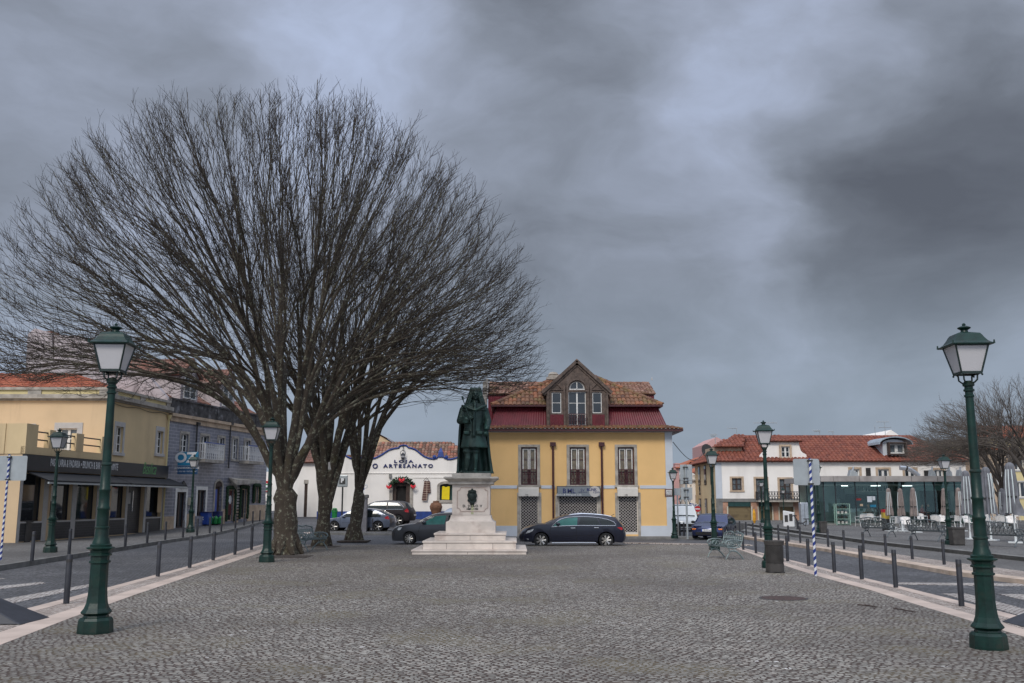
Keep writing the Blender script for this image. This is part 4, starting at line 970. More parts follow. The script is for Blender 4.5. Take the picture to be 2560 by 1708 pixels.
# terrace parapet along the street face
pz0 = zf1+.03; pz1 = L(zb(900,1205))[1]; pzt = pz1+.85
se = ysplit-.1
pr = MB(); pr.box(0,se,-.05,.15,pz0,pz1); pr.box(0,.9,-.06,.9,pz0,pzt+.15)
for a, c in ((640,720),(1000,1100),(1345,1400)):
    q0, q1 = L(zb(a,1150))[0], L(zb(c,1150))[0]; pr.box(q0,min(q1,se+.1),-.055,.2,pz1+.003,pzt)
pr.box(-.04,.15,.9,7.5,pz0,pzt+.15)
po = pr.build('terrace_parapet', M['cream'], r_)
rl = MB()
for f in (.40,.82): rl.tube([(.9,.05,pz1+(pzt-pz1)*f),(se,.05,pz1+(pzt-pz1)*f)],.035,6)
rl.build('terrace_rail', M['black'], po)
# upper storey set back: front wall faces the camera at sup, side wall runs along the street
zc = zcor
U0 = sup
ub = MB()
# side (street) wall
hsd = []
for a,c,t,bb in ((1550,1650,885,1235),(2097,2180,945,1250)):
    hsd.append((L(zb(a,t))[0], L(zb(c,t))[0], L(zb(a,bb))[1], L(zb(a,t))[1]))
wall(ub, U0, LB, zf1, zc, hsd, y=0.0, dp=.2)
up_side = ub.build('upper_wall', M['cream'], r_)
for h in hsd: window(r_, h[0],h[1],h[2],h[3], .12, 2, 3, 'whitepaint', 'glass', (.16,.16,.26,.16), 'ltgrey', .06)
# front wall: a small frame of its own, perpendicular
ang = math.atan2(b.d.y, b.d.x); cw = b.A + b.d*U0
class Sub: pass
def front_frame(ydist, parent_b, X0w):
    """frame whose x runs to world right, at local x=ydist of parent_b, ending on its facade plane"""
    pass
fr = bpy.data.objects.new('upper_front', None)
# build it in parent's local coords: world dir (1,0) expressed locally
ca, sa = math.cos(-ang), math.sin(-ang)
def w2l(X, Y): v = Vector((X, Y)) - b.A; return (v.x*ca - v.y*sa, v.x*sa + v.y*ca)
cwx, cwy = cw.x, cw.y
def PF(p): q = P(p, cwy); return q.x, q.z
fh = []
for a,c,t,bb in ((165,405,930,1215),(800,1035,915,1215)):
    fh.append((PF(zb(a,t))[0], PF(zb(c,t))[0], zf1+.1, PF(zb(a,t))[1]))
tmp = MB(); wall(tmp, -44, cwx, zf1-.2, zc, [(h[0],h[1],h[2],h[3]) for h in fh], dp=.2)
def tolocal(mbx, y0=cwy):
    mbx.v = [(*w2l(v[0], v[1]+y0), v[2]) for v in mbx.v]; return mbx
tolocal(tmp).build('upper_front_wall', M['cream2'], r_)
for h in fh:
    o = window(None, h[0],h[1],h[2],h[3], .1, 2, 3, 'whitepaint', 'lacecurtain', (.28,.28,.3,0), 'ltgrey', .07, name='balcony_door')
    stack = [o]+list(o.children)
    for s_ in stack:
        for v in s_.data.vertices: X, Y = w2l(v.co.x, v.co.y+cwy); v.co.x, v.co.y = X, Y
    o.parent = r_
# cornice, panelled parapet
co = MB(); 
def run_side(m_, z0, z1, o0, o1, a=None, c=None, mi=0): m_.box(U0 if a is None else a, LB if c is None else c, o0, o1, z0, z1, mi)
zp1 = P(zb(700,375), cwy).z
run_side(co, zc, zc+.22, -.28, .2, U0-.28); run_side(co, zc-.1, zc, -.12, 0, U0-.12); run_side(co, zp1-.1, zp1+.04, -.1, .3, U0-.1)
f2 = MB(); f2.box(-44,cwx+.28,-.28,.2,zc,zc+.219); f2.box(-44,cwx+.12,-.12,0,zc-.1,zc-.001); f2.box(-44,cwx+.1,-.1,.3,zp1-.1,zp1+.039)
for X in (PF(zb(465,450))[0], PF(zb(1420,450))[0]): f2.box(X-.35,X+.35,-.06,.25,zc+.22,zp1-.1)
tolocal(f2); bb_ = len(co.v); co.v += f2.v; co.f += [tuple(i+bb_ for i in f) for f in f2.f]; co.m += f2.m
for f_ in (.05,.5,.97): xx = U0+(LB-U0)*f_; co.box(xx-.3,xx+.3 if f_<.9 else LB,-.06,.25,zc+.22,zp1-.1)
co.build('cornice', M['oldstone'], r_)
pp = MB(); run_side(pp, zc+.2, zp1-.09, .0, .25, U0); f2 = MB(); f2.box(-44,cwx,.0,.25,zc+.2,zp1-.095); tolocal(f2); bb_ = len(pp.v); pp.v += f2.v; pp.f += [tuple(i+bb_ for i in f) for f in f2.f]; pp.m += f2.m
pp.build('parapet', M['paleyellow'], r_)
# orange hipped roof
zr1 = P(zb(300,207), cwy+4).z
fr1 = P(zb(1000,225), cwy+4).x
rx0, ry0 = w2l(-44, cwy+.4); rx1, ry1 = w2l(cwx-.4, cwy+.4)
Uw = Vector((rx1-rx0, ry1-ry0, 0)).normalized(); Vy = Vector((w2l(0,1)[0]-w2l(0,0)[0], w2l(0,1)[1]-w2l(0,0)[1], 0))
Vv = Vy*3.8 + Vector((0,0,zr1-zc-.35)); vl = Vv.length; tot = cwx-.4+44
roof('roof', M['roof_orange'], r_, (rx0,ry0,zc+.35), Uw, Vv, [(8,0),(tot,0),(fr1+44,vl),(8,vl)], tw=.3, tl=.42, h=.07, ridge=[((8,vl),(fr1+44,vl)),((tot,0),(fr1+44,vl))])
Vs = -Uw*(cwx-.4-fr1) + Vector((0,0,zr1-zc-.35)); q0 = w2l(cwx-.4, cwy+.4)
roof('roof', M['roof_orange'], r_, (q0[0],q0[1],zc+.35), Vy, Vs, [(0,0),(LB-U0,0),(LB-U0,Vs.length),(3.8,Vs.length)], tw=.3, tl=.42, h=.07)
pi = MB(); xx = LB-.25; pi.tube([(xx,-.12,zc-.3),(xx,-.1,.2)],.05,8); pi.lathe([(.06,zc-.5),(.14,zc-.3),(.16,zc-.25)],8,(xx,-.14)); pi.build('rain_pipe', M['paleyellow'], r_)
wi = MB()
wi.tube([(q, -.02-.03, zc-.16-.12*math.sin(math.pi*((q-U0)%3)/3)) for q in np.linspace(U0+.1, LB-.2, 14)], .012, 4)
wi.build('cable', M['black'], r_)

# ------------------------------------------------------------------ blue tiled house
A2 = (xE+.02, yEnd); p2 = (-17.9, 70.5)
b = Bld('blue_tiled_house', 'two-storey house faced in blue glazed tiles with white balconies and stained parapet', 'house', A2, p2)
r_ = b.root; L = lambda x, y, d=0: b.loc(zo(x, y), d); L2 = lambda x, y, d=0: b.loc(z2(x, y), d); LB = b.L
ze = (L2(105,500)[1]+L2(560,550)[1])/2
ups = [(160,215,615,755,0),(310,368,630,805,1),(440,485,645,800,0),(548,586,650,808,0),(638,680,665,818,1)]
dns = [(75,210,785,1330),(385,510,755,1150),(645,752,700,1240),(835,930,745,1225),(1035,1125,735,1190),(1235,1300,710,950)]
hs = [(L2(a,t)[0],L2(c,t)[0],L2(a,bb)[1],L2(a,t)[1]) for a,c,t,bb,_ in ups]
hd = [(L(a,t)[0],L(c,t)[0],max(L(a,bb)[1],.25),L(a,t)[1]) for a,c,t,bb in dns]
mb = MB(); wall(mb, 0, LB, -.3, ze, hs+hd, dp=.2)
mb.quad((0,0,-.3),(0,12,-.3),(0,12,ze),(0,0,ze)); mb.quad((LB,0,-.3),(LB,0,ze),(LB,12,ze),(LB,12,-.3))
mb.build('wall', M['bluetile'], r_)
for h, u_ in zip(hs, ups): window(r_, h[0],h[1],h[2],h[3], .1, 2, 3, 'whitepaint', 'glass', (.14,.14,.16,.14 if not u_[4] else 0), 'oldstone', .06)
for i, h in enumerate(hd):
    if i < 2: window(r_, h[0],h[1],h[2],h[3], .12, 2, 1, 'darkwood', 'glass', (.2,.2,.22,0), 'whitepaint', .08, name='door')
    elif i == 2:
        MB().box(h[0],(h[0]+h[1])/2,.05,.1,h[2],h[3]-.2).build('blue_door_leaf', M['signblue'], r_); MB().box((h[0]+h[1])/2,h[1],.15,.2,h[2],h[3]).build('dark_doorway', M['darkwood'], r_)
        archtrim('arch_surround', (h[0],h[1],h[2],h[3]), .35, .14, M['oldstone'], r_); MB().prism([((h[0]+h[1])/2+(h[1]-h[0])/2*math.cos(math.pi*k/8), h[3]+.35*math.sin(math.pi*k/8)) for k in range(9)],-.02,.02).build('arch_infill', M['darkwood'], r_)
    else: window(r_, h[0],h[1],h[2],h[3], .1, 1, 1, 'sandstone', 'glass', (.1,.1,.1,0), 'sandstone', .07, name='door' if i < 5 else 'window')
for i, (a, c) in enumerate(((hs[1],None),(hs[4],None))):
    x0,x1 = a[0]-.75, a[1]+.75; zz0 = a[2]-.05
    bo = MB().box(x0,x1,-.75,-.02,zz0-.2,zz0).build('balcony', M['oldstone'], r_)
    railing(bo, x0,x1, zz0, zz0+1.0, -.72, M['letterwhite'], 10, t=.02)
    for xx in (x0,x1):
        f = MB(); f.box(xx-.02,xx+.02,-.72,-.02,zz0+.96,zz0+1.0); f.box(xx-.015,xx+.015,-.72,-.02,zz0+.03,zz0+.06)
        for k in range(5): f.box(xx-.015,xx+.015,-.68+k*.14,-.65+k*.14,zz0,zz0+.97)
        f.build('balcony_railing', M['letterwhite'], bo)
    MB().box(x0-.02,x1+.02,-.76,-.68,zz0+1.0,zz0+1.05).build('handrail', M['signblue'], bo)
pl_ = MB(); zpl = .95
xs_p = [0]+[v for h in hd[:5] for v in (h[0]-.2,h[1]+.2)]+[LB]
for i in range(0,len(xs_p),2):
    if xs_p[i+1] > xs_p[i]: MB().box(xs_p[i],xs_p[i+1],-.03,.01,-.2,zpl+.25*(i/4)).build('plinth', M['sandstone'], r_)
# drain pipes
for a in (268, 520):
    xx = L2(a,600)[0]; z1_ = L2(a,545)[1]; z0_ = 4.0 if a > 500 else 3.9
    MB().tube([(xx,-.1,z1_),(xx,-.1,z0_)],.05,6).box(xx-.15,xx+.15,-.25,-.02,z1_-.05,z1_+.12).build('rain_pipe', M['plastic'], r_)
co = MB(); co.box(0,LB,-.22,.15,ze,ze+.18); co.box(0,LB,-.1,.01,ze-.3,ze-.003); co.build('cornice', M['sandstone'], r_)
pz = ze+1.0; pr = MB(); pr.box(0,LB,-.05,.25,ze+.18,pz); pr.box(-.02,LB+.05,-.12,.32,pz,pz+.1)
for f in (0,.42,.83): pr.box(LB*f,LB*f+.4,-.09,-.051,ze+.18,pz-.003)
pr.build('stained_parapet', M['stained'], r_)
# roof rising behind the parapet, ridge parallel to the street
rz = P(D(330,832), 60).z; rd = 5.6; rdz = rz; rz += .7
V_ = Vector((0,rd,rz-pz+.1)); vl = V_.length
roof('roof', M['roof_brown'], r_, (0,.4,pz-.1), (1,0,0), V_, [(0,0),(LB,0),(LB-2.5,vl),(0,vl)], tw=.28, tl=.42, h=.06, ridge=[((0,vl),(LB-2.5,vl)),((LB,0),(LB-2.5,vl))])
# gable end and chimney stacks facing the camera (party wall)
Ynear = yEnd+.02
def PG(x, y): q = P(z1(x, y), Ynear); return q.x, q.z
prof = [PG(275,640), PG(300,225), PG(370,170), PG(530,215), PG(555,560), PG(560,240), PG(800,240), PG(860,290), PG(950,340), PG(1100,470), PG(1480,640), (A2[0]-.05, pz)]
base = [(A2[0]-.05, ze-1.5), (PG(275,640)[0], ze-1.5)]
pw = MB(); pw.add([(x,0,z) for x,z in prof+base]+[(x,.6,z) for x,z in prof+base], [tuple(range(len(prof)+2)), tuple(range(2*len(prof)+3,len(prof)+1,-1))]+[(i,len(prof)+2+i,len(prof)+2+(i+1)%(len(prof)+2),(i+1)%(len(prof)+2)) for i in range(len(prof)+2)])
ang = math.atan2(b.d.y,b.d.x); ca, sa = math.cos(-ang), math.sin(-ang)
def w2l(X, Y): v = Vector((X, Y)) - b.A; return (v.x*ca - v.y*sa, v.x*sa + v.y*ca)
tolocal(pw, Ynear-.35); pw.build('party_wall', M['pinkwall'], r_, fix=True)
cs = MB(); a0, a1 = PG(300,0)[0], PG(525,0)[0]; cs.box(a0,a1,.3,2.2,ze-1.5,PG(0,215)[1]); a0, a1 = PG(560,0)[0], PG(800,0)[0]; cs.box(a0,a1,.3,2.0,ze-1.5,PG(0,262)[1]); tolocal(cs, Ynear); cs.build('chimney', M['pinkwall'], r_)
cp = MB(); a0, a1 = PG(355,0)[0], PG(530,0)[0]; cp.box(a0,a1,-.1,2.2,PG(0,215)[1],PG(0,190)[1]); a0, a1 = PG(550,0)[0], PG(805,0)[0]; cp.box(a0,a1,-.1,2.1,PG(0,262)[1],PG(0,238)[1]); tolocal(cp, Ynear); cp.build('chimney_cap', M['roof_brown'], r_)
for sx0, sx1 in ((1.9,4.0),(7.0,9.1)):      # dormers facing the street
    zt2 = rdz+.05; zb2 = pz+.15; xm = (sx0+sx1)/2
    dm = MB(); dm.prism([(sx0,zb2),(sx1,zb2),(sx1,zt2-.9),(xm,zt2),(sx0,zt2-.9)],.45,4.9); do = dm.build('dormer', M['pinkwall'], r_)
    window(do, sx0+.3,sx1-.3,zb2+.15,zt2-1.0, .38, 2, 3, 'whitepaint', 'glass', None, fw=.07)
    for s_ in (-1,1):
        xe = xm+s_*((sx1-sx0)/2+.25); V_ = Vector((xm-xe,0,1.15)); 
        roof('dormer_roof', M['roof_brown'], do, (xe,.25,zt2-.98), (0,1,0), V_, [(0,0),(4.9,0),(4.9,V_.length),(0,V_.length)], tw=.26, tl=.4, h=.05)
    MB().box(sx0-.05,sx0,.4,4,zb2,zb2+.001).build('dormer_trim', M['signred'], do) if False else None
# projecting shop canopy of crumpled sheet, illuminated-style signs, meters, fir garlands round the openings
cx0, cz0 = L(835,600); cx1 = L(1215,590)[0]
MB().add([(cx0,-.05,cz0+.15),(cx1,-.05,cz0+.15),(cx1,-.7,cz0-.0),(cx0,-.7,cz0-.0),(cx0,-.7,cz0-.35),(cx0+.25,-.6,cz0-.75),(cx1,-.7,cz0-.14)],[(0,1,2,3),(3,2,6,4),(0,3,4,5)]).build('canopy', M['oldstone'], r_)
for h in hd[3:]:
    gl = MB(); rng = random.Random(3)
    pth = [(h[0]-.13,z) for z in np.linspace(h[2]+.1,h[3]+.1,16)]+[(x,h[3]+.13) for x in np.linspace(h[0],h[1],7)]+[(h[1]+.13,z) for z in np.linspace(h[3]+.1,h[2]+.1,16)]
    for x,z in pth: gl.ball((x+rng.uniform(-.03,.03),-.1,z),(.11,.09,.14),6)
    gl.build('garland', M['garland'], r_)
h = hd[3]; text('sale_figure', '50', .75, M['letterwhite'], r_, ((h[0]+h[1])/2,.08,h[2]+1.15), bold=.03); text('sale_word', 'ESTA', .26, M['letterwhite'], r_, ((h[0]+h[1])/2,.08,h[2]+2.1))
MB().box(h[0]+.05,h[1]-.05,.085,.098,h[2]+.4,h[3]-.1).build('sale_poster', mat('sale_poster_red',(.09,.015,.02),.5), r_)
wb = MB(); q0 = L(972,715); q1 = L(1020,1040); wb.box(q0[0],q1[0],-.04,-.01,q1[1],q0[1]); wo = wb.build('notice_banner', M['ltgrey'], r_)
rng = random.Random(4)
for k in range(11): MB().box(q0[0]+.08,q1[0]-.08-rng.random()*.15,-.046,-.041,q0[1]-.2-k*.2,q0[1]-.1-k*.2).build('banner_text', M['plastic'], wo)
q = L(258,870); MB().box(q[0]-.2,q[0]+.2,-.2,-.03,L(258,985)[1],q[1]).build('meter_box', M['beige'], r_, bevel=.02)
q = L(840,852); MB().box(q[0]-.12,q[0]+.12,-.17,-.03,L(840,935)[1],q[1]).build('meter_box', M['letterwhite'], r_, bevel=.02)
q0, q1, q2 = L(95,715), L(160,615), L(218,720); tr_ = MB().prism([q0,q2,q1],-.12,-.04).build('triangular_sign', M['blackpanel'], r_); MB().prism([(q0[0]+.35,q0[1]+.12),(q2[0]-.35,q2[1]+.12),(q1[0],q1[1]-.3)],-.126,-.121).build('sign_emblem', mat('dull_gold',(.25,.17,.03),.5), tr_)
# OZ gas sign projecting from the wall
sgx = L(80,350)[0]
p0 = P(zo(95,180), 57.6); 
sb = thing('gas_sign', 'turquoise and blue OZ Energia sign board fixed between the bakery and the blue tiled house', 'sign', (0,0,0), 0)
yS = b.A.y+.9; a, c = P(zo(95,180),yS), P(zo(378,515),yS)
M['ozblue'] = mat('turquoise_sign', (.012,.17,.30), .4, var=.25, scale=.8); M['ozdark'] = mat('deep_blue_sign', (.010,.07,.17), .4, var=.1)
zmid = P(zo(95,385),yS).z
MB().box(a.x,c.x,yS,yS+.15,zmid,a.z).build('upper_panel', M['ozblue'], sb); MB().box(a.x,c.x,yS-.002,yS+.15,c.z,zmid-.02).build('lower_panel', M['ozdark'], sb)
MB().box(a.x,c.x,yS+.02,yS+.13,zmid-.02,zmid).build('divider', M['letterwhite'], sb)
q = P(zo(200,335),yS); text('lettering','OZ',.82,M['letterwhite'],sb,(q.x,yS-.01,q.z),bold=.03,sx=1.05)
q = P(zo(318,250),yS); fl = MB().prism([(q.x-.08,q.z-.3),(q.x+.1,q.z-.28),(q.x+.16,q.z-.05),(q.x+.02,q.z+.28),(q.x-.14,q.z-.02)],yS-.012,yS-.002).build('flame_mark', M['letterwhite'], sb)
q = P(zo(215,435),yS); text('lettering','REVENDEDOR DE GÁS',.155,M['letterwhite'],sb,(q.x,yS-.012,q.z),bold=.003); q = P(zo(215,485),yS); text('lettering','261 925 945 / 967 853 867',.115,M['letterwhite'],sb,(q.x,yS-.012,q.z))
MB().tube([(a.x-.6,yS+.08,a.z-.4),(a.x,yS+.08,a.z-.4)],.03,6).tube([(a.x-.6,yS+.08,c.z+.4),(a.x,yS+.08,c.z+.4)],.03,6).build('bracket', M['black'], sb)
# blue gas bottle cages on the sidewalk
for i, (x0_, x1_, gr) in enumerate(((365,545,0),(575,712,1))):
    y0_ = G(zo(450,1310)).y+ (0 if not i else 1.2); A0, B0 = P(zo(x0_,1310),y0_), P(zo(x1_,1125),y0_)
    t_ = thing('gas_bottle_cage', ('blue closed OZ gas bottle cage beside the sidewalk lamp', 'blue OZ gas bottle cage with green bottles inside, nearer the arched blue door')[i], 'cage', ((A0.x+B0.x)/2,y0_,gz(-18,60)+.055), R(80) if 0 else 0, 'gas bottle cages')
    w_ = (B0.x-A0.x)/2; hh = .86; d_ = .8
    MB().box(-w_,w_,0,d_,.12,hh).build('cage_body', M['signblue'] if not i else M['navy'], t_, bevel=.03)
    MB().box(-w_-.03,w_+.03,-.04,d_+.03,hh,hh+.06).build('lid', M['navy'], t_)
    f = MB(); [f.box(xx-.03,xx+.03,-.012,d_,.0,.12) for xx in (-w_+.1,w_-.1)]; f.build('foot', M['black'], t_)
    text('lettering','OZ',.26,M['letterwhite'],t_,(-.1,-.01,.42),bold=.01)
    if gr:
        [MB().lathe([(.14,.15),(.15,.2),(.15,.5),(.08,.6),(.05,.64)],10,(xx,-.16)).build('gas_bottle', M['greenplastic'], t_) for xx in (-.2,.12,.42)]
# ------------------------------------------------------------------ long white house behind the cafe
YR = 90.0
b = Bld('long_white_house', 'long white house with red tiled roof and pink marble ground floor behind the cafe', 'house', (P(z6(567,900),YR).x,YR), (P(z7(1742,600),YR).x,YR))
r_ = b.root; L = lambda x, y, d=0: b.loc(z6(x,y),d); L7 = lambda x, y, d=0: b.loc(z7(x,y),d); LT = lambda x, y, d=0: b.loc(zt(x,y),d); LB = b.L
ze = L(600,425)[1]; bz = -.6; DP = 10
ups = [(708,798,582,695),(930,1028,585,788),(1152,1256,590,792),(1396,1490,560,705)]
up7 = [(527,622,558,700),(815,930,560,700),(1097,1210,560,700),(1405,1497,565,700)]
shs = [(672,885,845,1018),(958,1080,845,1000),(1152,1280,848,1000),(1354,1560,850,1000)]
hs = [(L(a,t)[0],L(c,t)[0],L(a,bb)[1],L(a,t)[1]) for a,c,t,bb in ups]+[(L7(a,t)[0],L7(c,t)[0],L7(a,bb)[1],L7(a,t)[1]) for a,c,t,bb in up7]
hg = [(L(a,t)[0],L(c,t)[0],-.35,L(a,t)[1]) for a,c,t,bb in shs]
zb_ = L(900,790)[1]; mb = MB(); wall(mb, 0, LB, zb_, ze, hs); wall(mb, 0, LB, bz-.3, zb_, hg, m=1)
mb.quad((0,0,bz-.3),(0,0,ze),(0,DP,ze),(0,DP,bz-.3),2); mb.quad((LB,0,bz),(LB,DP,bz),(LB,DP,ze),(LB,0,ze)); mb.quad((0,DP,bz),(0,DP,ze),(LB,DP,ze),(LB,DP,bz))
mb.build('wall', [M['whiteplaster'], M['pinkstone'], M['cream']], r_)
for y0_ in (1.2,4.2,7.2):
    for z0_ in (.2,3.4): w_ = MB().box(-.05,.0,y0_,y0_+1,z0_,z0_+1.9).build('side_window', M['darkwood'], r_); MB().box(-.07,-.05,y0_+.1,y0_+.9,z0_+.1,z0_+1.8).build('pane', M['glass'], w_)
t = MB(); xp = L(614,600)[0]; t.box(-.02,xp,-.05,.0,zb_,ze-.15); t.build('corner_pilaster', M['greyplaster'], r_)
t = MB(); t.box(-.03,LB,-.08,-.0,zb_-.12,zb_+.18); t.box(-.03,xp,-.06,0,bz,zb_-.12); t.build('dark_band', M['kerb'], r_)
t = MB(); t.box(-.1,LB,-.18,.0,ze-.14,ze); t.build('cornice', M['whiteplaster'], r_)
for i, h in enumerate(hs):
    if i < 4: window(r_, h[0],h[1],h[2],h[3], .14, 2, 3 if i in (1,2) else 2, 'darkwood', 'lacecurtain', (.20,.20,.17,.14 if i in (0,3) else 0), 'sandstone', .09)
    else: window(r_, h[0],h[1],h[2],h[3], .14, 2, 1, 'whitepaint', 'glass', (.2,.2,.18,.1), 'sandstone', .11)
for a in (655, 1258):
    x0 = L7(a,0)[0]; x1 = L7(a+(48 if a<700 else 62),0)[0]; f = MB(); z1_ = L7(0,545 if a<700 else 572)[1]
    f.box(x0,x1,-.08,-.0,zb_+2.0-1.2,z1_); 
    for k in range(9): f.box(x0+.08,x1-.08,-.13,-.08,z1_-.2-k*.22,z1_-.1-k*.22)
    f.build('window_shutter', M['plastic'], r_)
for i, h in enumerate(hg):
    hw = (h[1]-h[0]); o = MB().box(h[0],h[1],.1,.16,h[2],h[3]).build('roller_shutter', M['shutter'], r_)
    f = MB(); f.box(h[0]-.12,h[0],-.05,.1,h[2],h[3]).box(h[1],h[1]+.12,-.05,.1,h[2],h[3]).box(h[0]-.12,h[1]+.12,-.055,.1,h[3]+.42,h[3]+.5); f.build('shop_frame', M['beige'], o)
    MB().box(h[0],h[1],-.03,.04,h[3],h[3]+.42).build('header_panel', M['beige'] if i == 2 else M['darkgreen'], o)
x0,x1 = L(897,0)[0], L(1305,0)[0]; z0_ = L(0,803)[1]; z1_ = L(0,788)[1]; zt1 = L(0,705)[1]
bo = MB().box(x0,x1,-1.0,-.09,z0_,z1_).build('balcony', M['oldstone'], r_)
railing(bo,x0,x1,z1_,zt1,-.95,M['black'],16,t=.025)
for xx in (x0,x1-.05): f=MB(); f.box(xx,xx+.05,-.95,-.09,zt1-.06,zt1); [f.box(xx+.01,xx+.04,-.9+k*.16,-.87+k*.16,z1_,zt1) for k in range(6)]; f.build('balcony_railing', M['black'], bo)
# roof
rg0 = L(720,190,5.2); rg1 = L7(1155,222,5.2); zr = (rg0[1]+rg1[1])/2
V_ = Vector((0,5.6,zr-ze)); vl = V_.length; e0 = -.5; e1 = LB+.4
roof('roof', M['roof_red'], r_, (e0,-.4,ze), (1,0,0), V_, [(0,0),(e1-e0,0),(rg1[0]-e0,vl),(rg0[0]-e0,vl)], tw=.36, tl=.52, h=.11, ridge=[((rg0[0]-e0,vl),(rg1[0]-e0,vl)),((e1-e0,0),(rg1[0]-e0,vl)),((0,0),(rg0[0]-e0,vl))])
V2 = Vector((0,-5.6,zr-ze)); roof('roof', M['roof_red'], r_, (e0,DP+.8,ze), (1,0,0), V2, [(0,0),(e1-e0,0),(rg1[0]-e0,vl),(rg0[0]-e0,vl)], tw=.4, tl=.6, h=.11)
V3 = Vector((rg0[0]-e0,0,zr-ze)); roof('roof', M['roof_red'], r_, (e0,-.4,ze), (0,1,0), V3, [(0,0),(DP+1.2,0),(5.6,V3.length)], tw=.36, tl=.52, h=.11)
V3 = Vector((rg1[0]-e1,0,zr-ze)); roof('roof', M['roof_red'], r_, (e1,-.4,ze), (0,1,0), V3, [(0,0),(DP+1.2,0),(5.6,V3.length)], tw=.36, tl=.52, h=.11)
# left dormer of beige render
d0 = 1.6; q = [L(548,385,d0),L(548,290,d0),L(800,280,d0),L(800,385,d0)]
mb = MB(); mb.box(q[0][0],q[2][0],d0,6,ze-.2,q[1][1]); do = mb.build('dormer', M['sandstone'], r_)
V_ = Vector((0,3.2,zr-q[1][1]+.1)); w_ = q[2][0]-q[0][0]
roof('dormer_roof', M['roof_red'], do, (q[0][0]-.4,d0-.5,q[1][1]), (1,0,0), V_, [(0,0),(w_+.4,0),(w_+1.5,V_.length),(rg0[0]-q[0][0]+.4,V_.length)], tw=.36, tl=.5, h=.1)
# white curved dormer
d0 = .25; cpts = [(965,392),(968,375),(985,352),(1005,330),(1018,300),(1026,262),(1030,238),(1333,238),(1340,290),(1352,325),(1372,345),(1402,360),(1408,392)]
q = [L(x,y,d0) for x,y in cpts]; h = (L(1150,0,d0)[0],L(1228,0,d0)[0],L(0,388,d0)[1],L(0,286,d0)[1])
mb = MB(); mb.prism([q[0],q[12],q[11],q[10],q[9],q[8],q[7],q[6],q[5],q[4],q[3],q[2],q[1]], d0, d0+.3); mb.box(q[6][0]+.1,q[7][0]-.1,d0+.3,5,ze,q[7][1]); do = mb.build('dormer', M['whiteplaster'], r_)
window(do,h[0],h[1],h[2],h[3],d0-.08,2,2,'whitepaint','glass',(.17,.17,.17,.1),'sandstone',.08,sy=d0-.06)
tpz = q[7][1]; hh_ = L(1150,183,2)[1]-tpz; w_ = q[7][0]-q[6][0]
V_ = Vector((0,2.2,hh_)); roof('dormer_roof', M['roof_red'], do, (q[6][0]-.3,d0-.35,tpz), (1,0,0), V_, [(0,0),(w_+.6,0),(w_*.55+.3,V_.length),(w_*.4+.3,V_.length)], tw=.36, tl=.5, h=.1)
V_ = Vector((-w_*.5,0,hh_*.9)); roof('dormer_roof', M['roof_red'], do, (q[7][0]+.3,d0-.35,tpz), (0,1,0), V_, [(0,0),(5,0),(5,V_.length),(2.2,V_.length)], tw=.36, tl=.5, h=.1)
# metal barrel dormer
d0 = .6; q0, q1 = L7(875,442,d0), L7(1105,290,d0); zc_ = L7(0,245,d0)[1]; xm = (q0[0]+q1[0])/2; hw = (q1[0]-q0[0])/2
mb = MB(); mb.prism([(q0[0],q0[1]),(q1[0],q0[1]),(q1[0],q1[1])]+[(xm+hw*math.cos(math.pi*k/8),q1[1]+(zc_-q1[1])*math.sin(math.pi*k/8)) for k in range(1,8)]+[(q0[0],q1[1])],d0,6); do = mb.build('metal_dormer', M['greyplaster'], r_)
mb = MB(); n=10
for k in range(n):
    A_a, B_a = math.pi*k/n, math.pi*(k+1)/n; f_ = lambda a, e: (xm+(hw+.45+e)*math.cos(a), q1[1]-.1+(zc_-q1[1]+.25+e)*math.sin(a))
    mb.prism([f_(A_a,0),f_(A_a,.1),f_(B_a,.1),f_(B_a,0)], d0-.5, 6)
mb.build('barrel_roof', mat('zinc_sheet',(.33,.38,.42),.5,.3), do)
window(do, L7(900,0,d0)[0],L7(1065,0,d0)[0],L7(0,398,d0)[1],L7(0,292,d0)[1],d0-.08,2,1,'whitepaint','lacecurtain',.12,'darkwood',.14,sy=d0-.06)
# aerials on the roof (each its own thing)
def aerial(p0, p1, arms, label, kind, Y=YR+6):
    a, c = P(p0,Y), P(p1,Y); t_ = thing('tv_aerial', label, 'aerial', (a.x,Y,a.z), 0, 'television aerials on the roofs')
    h_ = c.z-a.z; MB().tube([(0,0,-.6),(0,0,h_)],.028,5).build('mast', M['metalgrey'], t_)
    f = MB()
    for zf, w0, w1_, k in arms:
        w0, w1_ = w0*.34, w1_*.34
        f.tube([(w0,0,h_*zf),(w1_,0,h_*zf)],.03,4)
        for i in range(k): xx = w0+(w1_-w0)*i/max(1,k-1); f.tube([(xx,-.12,h_*zf-.12),(xx,.12,h_*zf+.12)],.018,4)
    f.build('antenna_arms', M['metalgrey'], t_)
aerial(z6(755,190),z6(755,113),[(.98,-2.7,.1,3)],'thin aerial with one long arm above the left end of the long red roof','a')
aerial(z6(555,265),z6(555,165),[(.9,-1.5,.5,6),(.75,-1.2,0,4)],'stubby aerial with orange-tipped cluster at the left edge of the long white house','a')
aerial(z7(208,205),z7(208,150),[(.95,-2.1,.1,6),(.8,-1.6,0,4)],'many-toothed aerial on the ridge above the blue and white striped post','a')
aerial(z7(347,205),z7(347,158),[(.9,-1.4,.2,5)],'small aerial just right of the many-toothed one on the long ridge','a')
aerial(z7(895,180),z7(895,62),[(1,-2.3,1.2,5),(.5,-1.9,1.7,3)],'tall double-armed aerial in front of the white pointed gable','a')
aerial(z7(790,190),z7(790,108),[(1,-.1,.1,1)],'bare aerial mast just left of the tall double-armed aerial','a')
